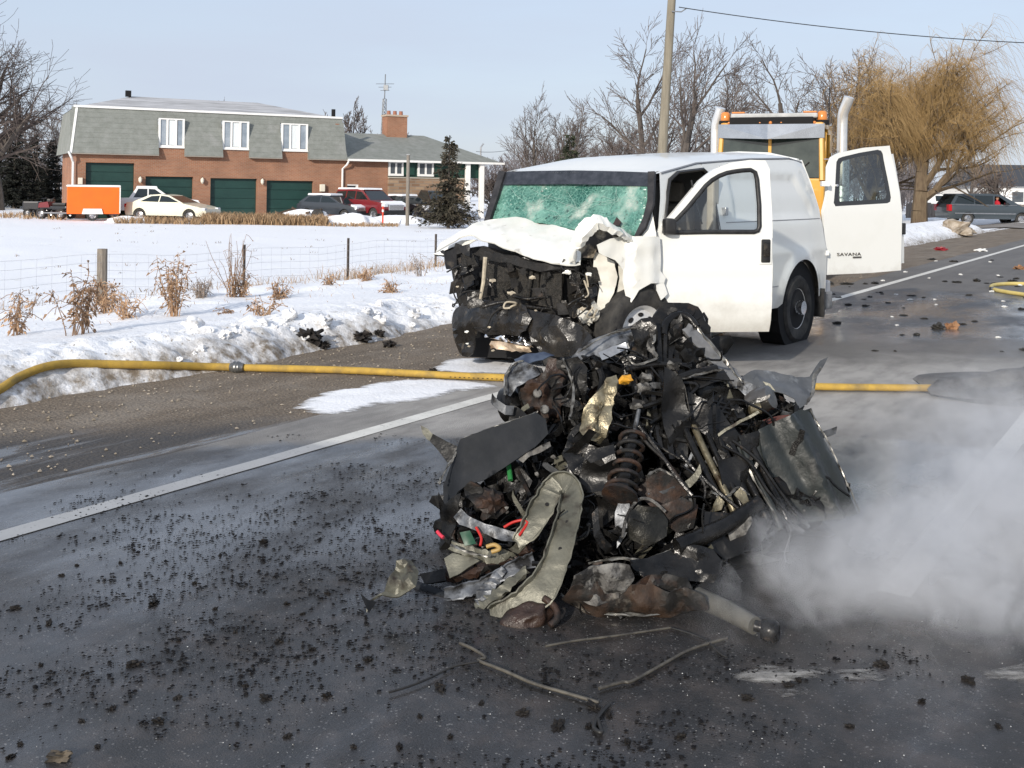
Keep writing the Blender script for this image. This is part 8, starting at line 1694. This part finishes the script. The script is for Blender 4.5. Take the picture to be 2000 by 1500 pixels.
MB().box((-6.2, -.45, .7), (1.3, .45, .95)).build('chassis', M_DARK, truck); MB().bbox((-6.4, -1.15, 1.05), (-2.4, 1.15, 1.25), .03).build('deck', M_YEL, truck); MB().bbox((-2.36, -1.1, 1.25), (-2.3, 1.1, 2.0), .01).build('headboard', M_YEL, truck)
# ================================================================== STEAM drifting from the wreck
def steam():
    m = bpy.data.materials.new('steam'); m.use_nodes = True; N = m.node_tree.nodes; L = m.node_tree.links; N.clear(); out = N.new('ShaderNodeOutputMaterial'); v = N.new('ShaderNodeVolumePrincipled')
    v.inputs['Color'].default_value = (.88, .885, .90, 1); v.inputs['Anisotropy'].default_value = .1
    tc = N.new('ShaderNodeTexCoord'); sp = N.new('ShaderNodeSeparateXYZ'); L.new(tc.outputs['Object'], sp.inputs[0])
    def op(o, a, b):
        x = N.new('ShaderNodeMath'); x.operation = o
        for i, s in enumerate((a, b)):
            if isinstance(s, (int, float)): x.inputs[i].default_value = s
            else: L.new(s, x.inputs[i])
        return x.outputs[0]
    def rg(o, a, bb, c=0., d=1.):
        r = N.new('ShaderNodeMapRange'); r.interpolation_type = 'SMOOTHSTEP'; r.inputs[1].default_value = a; r.inputs[2].default_value = bb; r.inputs[3].default_value = c; r.inputs[4].default_value = d; L.new(o, r.inputs[0]); return r.outputs[0]
    def puff(c, r, k, pw=1.0):
        mp = N.new('ShaderNodeMapping'); mp.vector_type = 'TEXTURE'; mp.inputs['Location'].default_value = c; mp.inputs['Scale'].default_value = r; L.new(tc.outputs['Object'], mp.inputs[0])
        l = N.new('ShaderNodeVectorMath'); l.operation = 'LENGTH'; L.new(mp.outputs[0], l.inputs[0]); return rg(op('ADD', l.outputs['Value'], op('MULTIPLY', op('SUBTRACT', n1, .5), 1.9)), 1.0, .15, 0, k)
    n_ = N.new('ShaderNodeTexNoise'); n_.inputs['Scale'].default_value = 2.1; n_.inputs['Detail'].default_value = 6; n_.inputs['Roughness'].default_value = .6; n_.inputs['Distortion'].default_value = .6; L.new(tc.outputs['Object'], n_.inputs['Vector']); n1 = n_.outputs['Fac']
    d = puff((1.54, 4.15, .12), (.66, .38, .30), 8.5)
    for c, r, k in (((2.3, 4.6, .20), (.85, .60, .42), 3.2), ((2.9, 5.6, .26), (1.0, .80, .46), 1.7), ((3.6, 6.7, .24), (1.5, 1.1, .45), .4), ((1.95, 3.90, .06), (1.3, .36, .18), 1.3), ((3.0, 4.6, .16), (1.3, .9, .36), 1.2)): d = op('ADD', d, puff(c, r, k))
    n2 = N.new('ShaderNodeTexNoise'); n2.inputs['Scale'].default_value = 4.6; n2.inputs['Detail'].default_value = 5; n2.inputs['Roughness'].default_value = .6; n2.inputs['Distortion'].default_value = 1.4; L.new(tc.outputs['Object'], n2.inputs['Vector'])
    d = op('MULTIPLY', d, rg(n2.outputs['Fac'], .34, .66, .25, 1.75))
    L.new(d, v.inputs['Density']); L.new(v.outputs[0], out.inputs['Volume']); return m
tag(MB().box((.55, 3.3, .012), (6.2, 8.6, 1.9)).build('steam_cloud', steam()), 'pale steam drifting off the burnt wreck to the right', 'steam', kind='stuff')
